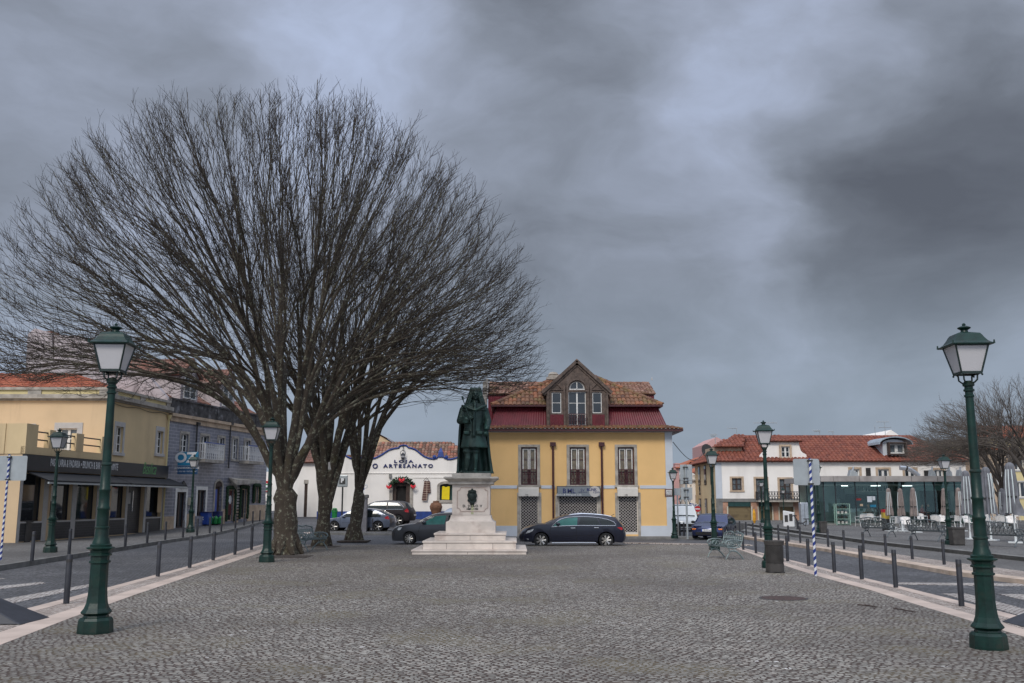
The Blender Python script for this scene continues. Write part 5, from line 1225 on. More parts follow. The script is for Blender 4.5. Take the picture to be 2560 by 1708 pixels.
aerial(z6(1020,100),z6(1020,60),[(.9,-3.3,3.4,7)],'wide aerial with drooping arm behind the lantern of the binside lamp','a',YR+5)
# roofs behind it
g2 = Bld('white_gabled_house', 'white pointed gable and orange roof peeking over the long red roof', 'house', (P(z7(640,200),112).x,112),(P(z7(1070,200),112).x,112))
q = [g2.loc(z7(*c)) for c in ((640,225),(640,190),(872,190),(850,225),(955,146),(1068,222))]
MB().prism([(q[4][0]-(q[5][0]-q[4][0])*1.05,0),(q[5][0],0),(q[5][0],q[5][1]),q[4],(q[4][0]-(q[5][0]-q[4][0])*1.05,q[5][1])],0,10).build('gable_wall', M['whiteplaster'], g2.root)
MB().box(q[0][0],q[3][0],.5,10,0,q[0][1]).build('wall', M['whiteplaster'], g2.root)
V_ = Vector((0,4,q[2][1]-q[0][1]+.3)); roof('roof', M['roof_orange'], g2.root, (q[0][0],.3,q[0][1]-.3),(1,0,0),V_,[(0,0),(q[3][0]-q[0][0],0),(q[3][0]-q[0][0],V_.length),(0,V_.length)],tw=.5,tl=.7,h=.12)
g3 = Bld('pink_gabled_house', 'pink house with a pink stepped gable rising left of the long white house', 'house', (P(z6(450,300),118).x,118),(P(z6(635,300),118).x,118))
q = [g3.loc(z6(*c)) for c in ((452,400),(452,268),(500,235),(565,198),(632,228),(632,400))]
MB().prism([(q[0][0],0),(q[5][0],0),q[4],q[3],q[2],q[1]],0,8).build('wall', M['pinkpaint'], g3.root)
q = [g3.loc(z6(*c)) for c in ((450,285),(635,225))]
dk = MB(); c_ = g3.loc(z6(475,335)); dk.ball((c_[0],-1,c_[1]),(.9,.25,1.2),10); 
dt_ = thing('satellite_dish', 'dark round satellite dish on the pink gable', 'dish', (P(z6(475,335),110).x,110,P(z6(475,335),110).z)); MB().lathe([(.02,-.2),(.5,-.1),(.9,.15)],14).build('dish', M['plastic'], dt_).rotation_euler = (R(75),0,R(30)); MB().tube([(0,.2,0),(0,.3,-2)],.05,5).build('bracket', M['plastic'], dt_)

# ------------------------------------------------------------------ houses down the side street
b = Bld('terraced_street_house', 'white side street house with rounded balcony and blue shop fascia', 'house', (P(z6(222,800),100).x,100),(P(z6(497,800),100).x,100))
L = lambda x,y,d=0: b.loc(z6(x,y),d); r_ = b.root
hs = [(L(357,0)[0],L(368,0)[0],L(0,725)[1],L(0,640)[1]),(L(384,0)[0],L(397,0)[0],L(0,725)[1],L(0,645)[1]),(L(452,0)[0],L(479,0)[0],L(0,745)[1],L(0,655)[1]),(L(262,0)[0],L(285,0)[0],L(0,960)[1],L(0,880)[1]),(L(316,0)[0],L(345,0)[0],-1,L(0,862)[1]),(L(360,0)[0],L(440,0)[0],-1,L(0,900)[1]),(L(262,0)[0],L(275,0)[0],L(0,720)[1],L(0,645)[1]),(L(300,0)[0],L(312,0)[0],L(0,720)[1],L(0,645)[1])]
mb = MB(); wall(mb,0,b.L,-1.5,L(0,548)[1],hs); mb.quad((b.L,0,-1),(b.L,9,-1),(b.L,9,L(0,548)[1]),(b.L,0,L(0,548)[1])); mb.quad((0,0,-1.5),(0,9,-1.5),(0,9,L(0,548)[1]),(0,0,L(0,548)[1])); mb.build('wall', M['whiteplaster'], r_)
for i, h in enumerate(hs): window(r_,h[0],h[1],h[2],h[3],.12,2 if i in (2,4,5) else 1,1,'whitepaint' if i != 4 else 'metalgrey','glass',None,fw=.08,mw=.06)
MB().box(0,b.L,-.3,.0,L(0,604)[1],L(0,594)[1]).build('string_course', M['ltgrey'], r_)
bl = MB(); bx0,bx1 = L(343,0)[0],L(481,0)[0]; pr_ = [(bx0,-.0),(bx0+.2,-1.1),(bx0+1.6,-1.9),(bx1,-1.9),(bx1,0)]
bl.slab(pr_, L(0,835)[1], L(0,818)[1]); bo = bl.build('balcony', M['whiteplaster'], r_, fix=True)
bl = MB(); z0_, z1_ = L(0,818)[1], L(0,740)[1]
for i in range(3): a, c = pr_[i], pr_[i+1]; bl.quad((a[0],a[1],z0_),(c[0],c[1],z0_),(c[0],c[1],z1_),(a[0],a[1],z1_), 0 if i < 2 else 0)
bl.build('balcony_parapet', M['sandstone'], bo)
f = MB(); x0 = L(415,0)[0]
for k in range(6): xx = x0+(bx1-x0)*k/5; f.box(xx-.05,xx+.05,-1.96,-1.9,z0_,z1_)
f.build('baluster', M['whitepaint'], bo)
f = MB().prism([L(297,850),L(410,862),L(410,835),L(297,812)],-1.3,-1.2); f.build('blue_fascia', M['signblue'], r_)
text('lettering','ótica',.6,M['letterwhite'],r_,(*[L(352,848)[0]],-1.33,L(0,848)[1]),bold=.01)
MB().prism([L(405,905),L(442,915),L(442,868),L(405,855)],-.9,-.8).build('shop_sign', M['ltgrey'], r_); MB().prism([L(443,916),L(484,916),L(484,855),L(443,858)],-.9,-.8).build('shop_sign', M['signblue'], r_)
ge = MB(); q = [L(345,546,1),L(497,546,1),L(497,462,4),L(345,505,4)]; ge.add([(q[0][0],-.3,L(0,546)[1]),(q[1][0],-.3,L(0,546)[1]),(q[1][0],4,L(0,450,4)[1]),(q[0][0],4,L(0,512,4)[1])],[(0,1,2,3)]); ge.build('roof', M['roof_orange'], r_)
# orange roofed white house behind
b = Bld('orange_roofed_house', 'white house with bright orange roof climbing to the right, beyond the side street', 'house', (P(z6(222,800),112).x,112),(P(z6(505,800),112).x,112))
L = lambda x,y,d=0: b.loc(z6(x,y),d)
MB().prism([(0,-1),(b.L,-1),(b.L,L(500,385)[1]),L(345,455),L(222,500)],0,9).build('wall', M['whiteplaster'], b.root)
q = [L(205,490),L(300,432),L(500,360),L(505,385),L(345,462)]
mb = MB(); mb.add([(x,-.5,z) for x,z in (q[0],q[1],q[2],q[3],q[4])]+[(x,9,z) for x,z in q],[(0,1,2,3,4),(9,8,7,6,5)]+[(i,5+i,5+(i+1)%5,(i+1)%5) for i in range(5)]); mb.build('roof', M['roof_orange'], b.root)
b = Bld('pink_street_house', 'narrow pink house front with a chimney, just right of the ochre house', 'house', (P(z6(130,800),98).x,98),(P(z6(222,800),98).x,98))
L = lambda x,y,d=0: b.loc(z6(x,y),d)
mb = MB(); mb.box(0,b.L,0,8,-1.5,L(0,485)[1]); mb.build('wall', M['pinkpaint'], b.root); MB().box(L(168,0)[0],L(203,0)[0],.0,1.2,L(0,485)[1],L(0,440)[1]).box(L(165,0)[0],L(206,0)[0],-.05,1.25,L(0,452)[1],L(0,442)[1]).build('chimney', M['pinkpaint'], b.root)
MB().box(L(168,0)[0],b.L,-.3,8.2,L(0,488)[1],L(0,478)[1]).build('roof', M['roof_orange'], b.root)
# lower house at the end of the street
b = Bld('white_house_row', 'row of small white house fronts at the far end of the side street', 'house', (P(z6(185,900),135).x,135),(P(z6(350,900),135).x,135))
L = lambda x,y,d=0: b.loc(z6(x,y),d)
hs = [(L(a,0)[0],L(a+14,0)[0],L(0,770)[1],L(0,730)[1]) for a in (232,258,284)]+[(L(a,0)[0],L(a+20,0)[0],L(0,945)[1],L(0,880)[1]) for a in (195,228,300)]
mb = MB(); wall(mb,0,b.L,-2,L(0,610)[1],hs); mb.build('wall', M['whiteplaster'], b.root)
for h in hs: window(b.root,h[0],h[1],h[2],h[3],.1,1,1,'darkwood','glass',None,fw=.1)
MB().box(0,b.L,-.4,5,L(0,612)[1],L(0,590)[1]).build('roof', M['roof_orange'], b.root)
MB().prism([L(193,905),L(268,905),L(268,885),L(193,865)],-.6,-.5).build('awning', M['ltgrey'], b.root)
# ------------------------------------------------------------------ far right, behind the trees
b = Bld('yellow_apartment_block', 'pale yellow apartment block half hidden by the bare trees at the far right', 'building', (P((2400,1200),112).x,112),(P((2760,1200),112).x,112))
L = lambda x,y,d=0: b.loc(zu(x,y),d)
hs = []
for i in range(5):
    for j in range(3): a = 3+i*3.3; hs.append((a,a+1.2,2.3+j*3.1,4.0+j*3.1))
hs = [h for h in hs if h[1] < b.L-.5]
top_ = P(zu(1400,330),112).z
hs = [h for h in hs if h[3] < top_-.4]
mb = MB(); wall(mb, L(1240,0)[0] if 0 else 2, b.L, -1, top_, hs, m=0); mb.quad((2,0,-1),(2,0,top_),(2,10,top_),(2,10,-1)); mb.build('wall', M['paleyellow'], b.root)
for h in hs: window(b.root,*h,.12,2,1,'whitepaint','glass',.18,'ltgrey',.09)
V_ = Vector((0,4,1.6)); roof('roof', M['roof_orange'], b.root, (1.6,-.4,top_),(1,0,0),V_,[(0,0),(b.L,0),(b.L-2,V_.length),(2,V_.length)],tw=.45,tl=.6,h=.12)
b = Bld('peach_town_house', 'peach and cream house front visible between the right hand tree trunks', 'house', (P((2470,1200),98).x,98),(P((2540,1200),98).x,98))
mb = MB(); hs = [(1,2,3.6,5.2),(1,2,.8,2.5)]; wall(mb,0,b.L,-1,7.0,hs); mb.quad((0,0,-1),(0,0,7),(0,8,7),(0,8,-1)); mb.build('wall', M['sandstone'], b.root)
for h in hs: window(b.root,*h,.12,2,1,'whitepaint','glass',.15,'ltgrey',.09)
MB().box(-.3,b.L+.3,-.4,8,7.0,7.25).build('roof', M['roof_orange'], b.root)
b = Bld('orange_tiled_house', 'house with bright orange roof showing right of the long white house', 'house', (P(zu(640,600),104).x,104),(P(zu(1080,600),104).x,104))
L = lambda x,y,d=0: b.loc(zu(x,y),d)
hs = [(L(1062,0)[0]-.9,L(1062,0)[0]+.2,3,4.6)]
mb = MB(); wall(mb,0,b.L+1.5,-1,L(0,700)[1],hs); mb.build('wall', M['cream'], b.root); window(b.root,*hs[0],.12,2,1,'whitepaint','glass',.15,'ltgrey',.09)
V_ = Vector((-.0,4,L(800,525,4)[1]-L(0,690)[1])); roof('roof', M['roof_orange'], b.root, (0,-.4,L(0,690)[1]),(1,0,0),V_,[(0,0),(b.L+1.5,0),(b.L-1.5,V_.length*.75),(2,V_.length)],tw=.4,tl=.6,h=.12)

# ------------------------------------------------------------------ glass cafe pavilion
YC = 71.0
b = Bld('cafe_pavilion', 'low glass cafe pavilion with grey concrete fascia, bar and shelves inside, on the terrace', 'cafe', (P(z7(262,1100),YC).x,YC),(P(z7(1812,1100),YC).x,YC))
r_ = b.root; L = lambda x,y,d=0: b.loc(z7(x,y),d); LK = lambda x,y,d=0: b.loc(zk(x,y),d); LB = b.L
zf0, zf1 = L(0,690)[1], L(0,632)[1]; bz = TZ
f = MB(); f.slab([(-.3,-.5),(LB+.6,-.5),(LB+.6,9),(-.3,9)], zf0, zf1); f.build('fascia', M['concrete'], r_, fix=True)
jn = MB(); [jn.box(xx-.012,xx+.012,-.506,-.5,zf0+.01,zf1-.01) for xx in np.arange(.6,LB,1.9)]; jn.build('fascia_joint', M['plastic'], r_)
MB().slab([(-.3,-.6),(LB+.3,-.6),(LB+.3,9),(-.3,9)], 0, bz+.1).build('plinth', M['kerb'], r_, fix=True)
# glass: real transparent panes
m, nt, bs = newmat('cafe_glass'); bs.inputs['Base Color'].default_value = (.24,.31,.30,1); bs.inputs['Metallic'].default_value = 1; bs.inputs['Roughness'].default_value = .02; bs.inputs['Specular IOR Level'].default_value = .7
tr_ = nt.nodes.new('ShaderNodeBsdfTransparent'); tr_.inputs[0].default_value = (.86,.93,.91,1); mx = nt.nodes.new('ShaderNodeMixShader'); mx.inputs[0].default_value = .13
nt.links.new(tr_.outputs[0], mx.inputs[1]); nt.links.new(bs.outputs[0], mx.inputs[2]); nt.links.new(mx.outputs[0], nt.nodes['Material Output'].inputs[0]); M['cafeglass'] = m
M['tealwall'] = mat('teal_interior', (.46,.54,.52), .7, var=.25, scale=.8); M['tealpanel'] = mat('pale_teal_blind', (.20,.32,.30), .6, var=.15, scale=.8)
cols_ = [0]+[LK(x,0)[0] for x in (485,860,1280,1740,2170)]+[LK(2350,0)[0]+1.5*k for k in range(0,5)]; cols_ = [c for c in cols_ if c < LB-.5]+[LB]
for i in range(len(cols_)-1):
    g_ = MB().box(cols_[i]+.03,cols_[i+1]-.03,-.02,.0,bz+.12,zf0-.02).build('glass_panel', M['cafeglass'], r_)
g_ = MB().box(-.01,.01,.05,6,bz+.12,zf0-.02).build('glass_panel', M['cafeglass'], r_)
[MB().box(c-.03,c+.03,-.05,.03,bz+.1,zf0).build('mullion', M['black'], r_) for c in cols_]; [MB().box(-.03,.03,y_,y_+.06,bz+.1,zf0).build('mullion', M['black'], r_) for y_ in (2,4,6)]
MB().box(.05,LB,6.2,6.35,bz+.1,zf0).box(LB-.1,LB,0.05,6.2,bz+.1,zf0).build('back_wall', M['tealwall'], r_)
MB().box(.05,LB,.1,6.2,bz+.1,bz+.13).build('floor', M['kerb'], r_)
sh = MB(); x0,x1 = LK(2060,0)[0], LB-.3; MB().box(.05,LB,.1,6.2,zf0-.25,zf0-.2).build('ceiling', M['whiteplaster'], r_); sh.box(x0,x1,.5,.55,L(0,780)[1],zf0-.02); sh.build('blind', M['tealpanel'], r_)
lm_, nt_, bs_e = newmat('lit_ceiling_fill'); bs_e.inputs['Emission Color'].default_value = (.9,.97,1,1); bs_e.inputs['Emission Strength'].default_value = 4
for fx_ in (.2,.42,.64,.86): MB().box(LB*fx_-.3,LB*fx_+.3,1.6,2.0,zf0-.29,zf0-.26).build('ceiling_fill_lamp', lm_, r_)  # a single lamp is real; the others are added to brighten the interior
dk = MB(); dk.box(L(1325,0)[0],L(1640,0)[0],2.0,2.1,bz+.1,L(0,780)[1]); dk.build('dark_screen', M['dark'], r_)
ba = MB(); ba.box(LK(870,0)[0],LK(1450,0)[0],2.3,2.9,bz+.1,bz+1.15); ba.build('bar_counter', M['greyplaster'], r_)
bs_ = MB(); bs_.box(LK(1100,0)[0],LK(1800,0)[0],5.2,6.1,bz+1.1,zf0-.9); bs_.build('back_bar', M['dark'], r_)
sv = MB(); zsh = LK(0,590,3)[1]; sv.box(LK(870,0,3)[0],LK(1780,0,3)[0],3.0,3.35,zsh-.04,zsh); so = sv.build('bottle_shelf', M['ltgrey'], r_)
rng = random.Random(5); bt = MB(); x = LK(880,0,3)[0]
while x < LK(1770,0,3)[0]: s_ = rng.uniform(.8,1.3); bt.lathe([(.045*s_,zsh),(.045*s_,zsh+.2*s_),(.018,zsh+.28*s_),(.018,zsh+.34*s_)],6,(x,3.15)); x += rng.uniform(.12,.3)
bo_ = bt.build('bottle_row', M['plastic'], so); 
lc = MB(); 
for xx, yy, w_, h_ in ((590,1.0,.28,.5),(620,1.0,.55,.75),(790,1.5,.25,.4)):
    q = LK(xx,430 if w_<.4 else 540,yy); lc.box(q[0]-w_/2,q[0]+w_/2,yy,yy+.2,q[1]-h_,q[1])
lc.build('loudspeaker', M['plastic'], r_)
for (xx,yy,ww,hh,mt) in ((1165,690,84,110,'greyplaster'),(1245,690,50,75,'greyplaster'),(1232,850,110,45,'ozblue'),(1010,835,55,40,'sandstone'),(1010,925,55,40,'darkgreen'),(960,730,90,35,'redcloth')):
    q0, q1 = LK(xx-ww/2,yy+hh), LK(xx+ww/2,yy); MB().box(q0[0],q1[0],-.028,-.021,q0[1],q1[1]).build('window_sticker', M[mt], r_)
cr = MB(); q = LK(1370,1000); 
for k in range(5): cr.tube([(q[0]-.34+k*.17,-.03,q[1]-.2),(q[0]-.42+k*.21,-.03,q[1]+.2)],.02,4); ring(cr,(q[0]-.42+k*.21,-.03,q[1]+.25),.05,.015)
cr.box(q[0]-.36,q[0]+.36,-.035,-.022,q[1]-.28,q[1]-.18); cr.build('crown_decal', M['plastic'], r_)
# things on its roof
duct = thing('ventilation_duct', 'shiny curved ventilation duct on the cafe roof', 'duct', (*P(z7(1180,632),YC+2).xy, P(z7(1180,632),YC+2).z))
MB().tube([(-1.9,0,1.3),(-.9,0,1.25),(-.2,0,.95),(.5,0,.5),(1.0,0,.02)],.36,12).build('duct', M['steel'], duct, smooth=True); MB().tube([(-1.0,0,1.27),(-.75,0,1.2)],.39,12).build('collar', M['plastic'], duct); duct.scale = (.48,)*3
for i, (x_, w_, lb) in enumerate(((552,.9,'low grey box unit on the left part of the cafe roof'),(1385,.5,'small grey roof vent right of the curved duct on the cafe roof'),(1565,.35,'tiny dark roof vent behind the terrace lamp'),(1680,.6,'flat dark box at the right end of the cafe roof'))):
    p = P(z7(x_,632),YC+2); t_ = thing('roof_unit', lb, 'vent', (p.x,YC+2,zf1), 0); w_ *= .4; MB().prism([(-w_,-.02),(w_,-.02),(w_*.7,.35),(-w_*.5,.55)],-.3,.3).build('casing', M['metalgrey'], t_, bevel=.03); MB().tube([(0,0,.3),(w_*.3,0,.75)],.07,6).build('pipe', M['steel'], t_)
# pale green shelf unit standing in front
q0, q1 = P(zk(550,1210),YC-.8), P(zk(785,830),YC-.8)
sf = thing('shelf_unit', 'pale green metal shelf unit with crockery outside the cafe glass', 'shelf', ((q0.x+q1.x)/2,YC-.8,TZ)); w_ = (q1.x-q0.x)/2; hh = q1.z-TZ
f = MB(); [f.box(x-.03,x+.03,y,y+.05,0,hh) for x in (-w_,w_) for y in (0,.4)]; f.build('frame', M['tealpaint'], sf)
for k in range(5):
    o = MB().box(-w_,w_,0,.45,hh*(.06+k*.235)-.03,hh*(.06+k*.235)).build('shelf_board', M['tealpaint'], sf)
    if k < 4:
        f = MB(); rng = random.Random(k); [f.lathe([(.08,hh*(.06+k*.235)),(.11,hh*(.06+k*.235)+.06+.1*rng.random()),(.02,hh*(.06+k*.235)+.2)],8,(xx,.2)) for xx in np.arange(-w_+.2,w_-.1,.28)]; f.build('crockery', M['plastic'] if k%2 else M['ltgrey'], o)
# terrace appliances
q = P(zt(1375,920),66); t_ = thing('white_kiosk', 'white upright cabinet with dark openings on the terrace, left of the bike trainer', 'cabinet', (q.x,66,TZ), R(-20)); hh = P(zt(1375,690),66).z-TZ
MB().prism([(-.36,0),(.36,0),(.36,hh-.12),(-.36,hh)],-.3,.3).build('cabinet_body', M['letterwhite'], t_, bevel=.03); MB().box(-.26,-.04,-.31,-.3,hh*.3,hh*.72).box(.04,.26,-.31,-.3,hh*.35,hh*.8).build('dark_opening', M['plastic'], t_)
q = P(zt(1515,965),60); t_ = thing('exercise_machine', 'black outdoor exercise bike on the terrace between the white cabinet and steel cabinet', 'exercise bike', (q.x,60,TZ), 0)
s_ = 60/66
f = MB(); f.box(-.1,.35,-.15,.15,0,.06).tube([(.1,0,.05),(.05,0,.9),(-.25,0,1.55)],[.15,.12,.06],8); f.build('post', M['black'], t_)
MB().tube([(-.55,-.2,1.55),(-.25,0,1.6),(.05,.2,1.55)],.07,6).build('handlebar', M['black'], t_); MB().tube([(.1,0,.75),(.7,0,.7),(1.2,0,1.0)],.09,6).build('frame', M['black'], t_); MB().box(.8,1.5,-.15,.15,1.15,1.25).build('saddle', M['plastic'], t_, bevel=.04); MB().tube([(1.1,0,1.15),(1.15,0,.9),(1.0,0,.35),(.7,0,.65)],.05,6).build('crank', M['black'], t_); t_.scale = (.52,)*3
q = P(zt(1660,900),70); t_ = thing('steel_cabinet', 'brushed steel cabinet standing against the golden shutter behind the exercise bike', 'cabinet', (q.x,70,TZ), 0); MB().box(-.28,.28,0,.5,0,1.6).build('cabinet_body', M['steel'], t_, bevel=.04); MB().box(-.01,.01,-.01,0,.1,1.5).build('door_gap', M['plastic'], t_)
q = P(zt(872,880),74); t_ = thing('folded_parasol_cover', 'yellow folded banner leaning beside a small terrace lamp', 'banner', (q.x,76,TZ), 0); MB().lathe([(.05,0),(.13,.2),(.12,.8),(.03,1.1)],8).build('cloth', mat('amber_cloth',(.62,.30,.02),.8), t_)
# ------------------------------------------------------------------ monument
YM = G(z10(1000,1478)).y; c10 = (z10(998,0)[0])
mx_ = P((c10,1380),YM).x; YMc = YM+1.98
mon = thing('monument_pedestal', 'stepped pale stone pedestal with coat of arms and D. JOÃO V inscription', 'pedestal', (mx_, YMc, 0))
def hwid(xa, xb, Y): return (P(z10(xb,0),Y).x-P(z10(xa,0),Y).x)/2
tiers = []   # (half width, z0, z1)
def zz10(y, Y): return P(z10(1000,y),Y).z
def add_tier(xa, xb, ybot, ytop, z0=None, guess=None):
    # iterate so that front face sits at YMc - half
    h = guess or 1.0
    for _ in range(6): h = hwid(xa,xb,YMc-h)
    return h, (z0 if z0 is not None else zz10(ybot,YMc-h)), zz10(ytop,YMc-h)
s1 = add_tier(75,1915,1478,1405,0); s2 = add_tier(258,1752,1375,1258); s3 = add_tier(447,1590,1232,1130); s4 = add_tier(637,1437,1100,945)
st = MB(); zprev = 0
for i, s_ in enumerate((s1,s2,s3)):
    h, _, z1 = s_; lip = .07 if i else .06
    m_ = MB(); m_.box(-h,h,-h,h,zprev if i else -.05,z1-lip); m_.box(-h-.03,h+.03,-h-.03,h+.03,z1-lip,z1)
    o = m_.build('step', M['limestone'], mon, bevel=.008)
    j = MB(); [j.box(xx-.006,xx+.006,-h-.004,-h+.01,zprev+.01,z1-lip-.01) for xx in ((-.0,) if i == 2 else (-h*.5,h*.5) if i == 1 else (-.05,))]; j.box(-h,h,-h-.004,-h+.004,z1-lip-.012,z1-lip); j.build('joint', M['joint'], o)
    zprev = z1
h4, _, z4a = s4
m_ = MB(); m_.box(-h4,h4,-h4,h4,zprev,z4a); 
dh_ = add_tier(742,1355,830,340)[0]; zd0 = zz10(838,YMc-dh_)
ring_ = [(-h4,z4a),(-h4+.02,z4a+.03)]
n=6
for k in range(n):
    t0, t1 = k/n, (k+1)/n; f = lambda t: (h4-.02)-(h4-.02-dh_-.04)*math.sin(t*math.pi/2); z_ = lambda t: z4a+(zd0-z4a)*(1-math.cos(t*math.pi/2))
    a, c = f(t0), f(t1); m_.add([(-a,-a,z_(t0)),(a,-a,z_(t0)),(a,a,z_(t0)),(-a,a,z_(t0)),(-c,-c,z_(t1)),(c,-c,z_(t1)),(c,c,z_(t1)),(-c,c,z_(t1))],[(0,1,5,4),(1,2,6,5),(2,3,7,6),(3,0,4,7)])
m_.build('plinth', M['limestone'], mon)
zd1 = zz10(332,YMc-dh_)
m_ = MB().box(-dh_,dh_,-dh_,dh_,zd0,zd1); die = m_.build('die', M['limestone'], mon, bevel=.012)
q = lambda x, y: (P(z10(x,y),YMc-dh_).x-mx_, P(z10(x,y),YMc-dh_).z)
a0, a1 = q(808,385), q(1302,775); rc = (a1[0]-a0[0])*.11
def notch(ax, az, bx, bz, r): 
    out = []
    for (cx_,cz_,s0) in ((ax,bz,0),(bx,bz,-90),(bx,az,180),(ax,az,90)):
        out.append((cx_,cz_,s0))
    pts = []
    for cx_,cz_,s0 in ((ax,az,0),(bx,az,90),(bx,bz,180),(ax,bz,270)):
        for k in range(5):
            a = R(s0+90-90*k/4); pts.append((cx_+r*math.cos(a), cz_+r*math.sin(a)))
    return pts
pt = notch(a0[0],a1[1],a1[0],a0[1],rc); pt.append(pt[0])
MB().tube([(x,-dh_-.0,z) for x,z in pt], .022, 6, cap=False).build('panel_moulding', mat('darker_moulding',(.46,.37,.32),.8), die)  # moulding in a darker tone than the limestone die
zc0 = zz10(330,YMc-dh_); 
hc = add_tier(688,1418,330,292)[0]; hT = add_tier(612,1506,0,0)[0]; zcm, zct = zz10(292,YMc-hc), zz10(228,YMc-hT)
m_ = MB(); m_.box(-hc,hc,-hc,hc,zd1,zcm)
prf = [(hc,zcm),(hc+.04,zcm+.03),(hc+(hT-hc)*.55,zcm+(zct-zcm)*.5),(hT-.03,zct-.03),(hT,zct-.02),(hT,zct+.03),(hT-.06,zct+.045)]
for (a,za),(c,zc_) in zip(prf,prf[1:]): m_.add([(-a,-a,za),(a,-a,za),(a,a,za),(-a,a,za),(-c,-c,zc_),(c,-c,zc_),(c,c,zc_),(-c,c,zc_)],[(0,1,5,4),(1,2,6,5),(2,3,7,6),(3,0,4,7)])
a = prf[-1][0]; m_.add([(-a,-a,prf[-1][1]),(a,-a,prf[-1][1]),(a,a,prf[-1][1]),(-a,a,prf[-1][1])],[(0,1,2,3)]); m_.build('cornice', M['limetop'], mon)
hb = add_tier(752,1382,0,0)[0]; zbt = zz10(148,YMc-hb); MB().box(-hb,hb,-hb*.85,hb*.85,prf[-1][1],zbt).build('statue_block', M['limetop'], mon, bevel=.01)
# coat of arms
q = lambda x, y: (P(z10(x,y),YMc-dh_).x-mx_, P(z10(x,y),YMc-dh_).z)
cp = [(1048,405),(1030,422),(990,432),(978,455),(985,470),(966,500),(970,530),(985,560),(972,590),(990,620),(1020,640),(1048,650),(1078,640),(1108,620),(1124,590),(1110,560),(1127,530),(1128,500),(1110,470),(1118,455),(1108,432),(1066,422)]
pts = [q(*c) for c in cp]; ca_ = MB().prism(pts[::-1], -dh_-.07, -dh_+.0); 
cax, caz = q(1048,530)
co_ = ca_.build('coat_of_arms', M['bronzeblk'], mon, bevel=.015)
f = MB()
for k in range(7): f.ball((cax-.14+.28*((k*37)%7)/6,-dh_-.075,caz-.15+.3*k/6),(.035,.03,.045),8)
f.ball((cax,-dh_-.08,caz-.02),(.11,.03,.15),12); f.ball((cax,-dh_-.075,q(1048,455)[1]),(.12,.05,.05),10); f.ball((cax,-dh_-.06,q(1048,412)[1]),.03,8)
for xx in (1025,1048,1072): e_ = q(xx,660); f.tube([(e_[0],-dh_-.02,e_[1]+.06),(e_[0],-dh_-.02,e_[1]-.03)],[.03,.015],5)
f.build('relief', M['bronzeblk'], co_)
M['verdigris'] = mat('copper_run_stain', (.42,.42,.26), .8, var=.12, dirt=(.24,.32,.12), dirtamt=.8, streak=True)
e0, e1 = q(1030,660), q(1078,822); MB().box(e0[0],e1[0]-.015,-dh_-.003,-dh_+.002,e1[1],e0[1]).build('copper_stain', M['verdigris'], die)
e_ = q(1050,706); text('inscription', 'D. JOÃO V', .125, M['bronzeblk'], die, (e_[0],-dh_-.006,e_[1]), spacing=1.25, bold=.003, ext=.008)
e_ = q(1048,750); text('inscription', '1689 - 1750', .085, M['bronzeblk'], die, (e_[0],-dh_-.006,e_[1]), spacing=1.05, bold=.003, ext=.006)

# ------------------------------------------------------------------ statue
k_ = px(.15945, YMc)*1.02; SC = lambda x, y: ((x-425)*k_, (1450-y)*k_)
sta = thing('statue', 'green bronze statue of a long-wigged king in a coat and cape holding a thin baton', 'statue', (P(z9(425,1450),YMc).x, YMc, zbt))
def cap(mb, p, q, r0, r1, n=12, k=5, m=0): 
    p, q = Vector(p), Vector(q); mb.tube([p.lerp(q,i/k) for i in range(k+1)], [r0+(r1-r0)*i/k for i in range(k+1)], n, m); mb.ball(p, r0, n, m); mb.ball(q, r1, n, m)
def s3_(x, y, d=0): a = SC(x, y); return (a[0], d, a[1])
B_m = MB()
def lof(mb, rows, n=28, flute=0, nf=9, ph=0):   # rows: (cx_px, y_px, hw_px, depth_m, yoff)
    b0 = len(mb.v)
    for cx_, y_, hw_, dpt, yo in rows:
        X, Z = SC(cx_, y_)
        for i in range(n):
            a = 2*math.pi*i/n; f = 1+flute*math.sin(nf*a+ph+y_*.002)
            mb.v.append((X+hw_*k_*math.cos(a)*f, yo+dpt*math.sin(a)*f, Z))
    kk = len(rows)
    for j in range(kk-1):
        for i in range(n): i2=(i+1)%n; mb.f.append((b0+j*n+i,b0+j*n+i2,b0+(j+1)*n+i2,b0+(j+1)*n+i)); mb.m.append(0)
    mb.f.append(tuple(b0+i for i in range(n-1,-1,-1))); mb.m.append(0); mb.f.append(tuple(b0+(kk-1)*n+i for i in range(n))); mb.m.append(0)
# coat from hem to shoulders
lof(B_m, [(405,1065,208,.40,0),(405,1040,206,.40,0),(405,960,192,.37,0),(402,860,172,.34,0),(400,770,152,.31,0),(400,690,150,.31,0),(400,600,160,.32,0),(400,520,172,.31,0),(402,460,176,.27,0),(410,410,140,.20,0),(420,360,60,.13,0),(422,310,46,.12,0)], flute=.025, nf=7)
B_m.box(*(SC(385,0)[0],SC(425,0)[0]),-.44,-.30,SC(0,900)[1],SC(0,470)[1])
for yy in range(500,1000,32): B_m.ball(s3_(405,yy,-.40+.06*abs(yy-750)/250),.035,6)
for sx in (300,500):
    B_m.box(SC(sx-52,0)[0],SC(sx+46,0)[0],-.40,-.25,SC(0,868)[1],SC(0,812)[1])
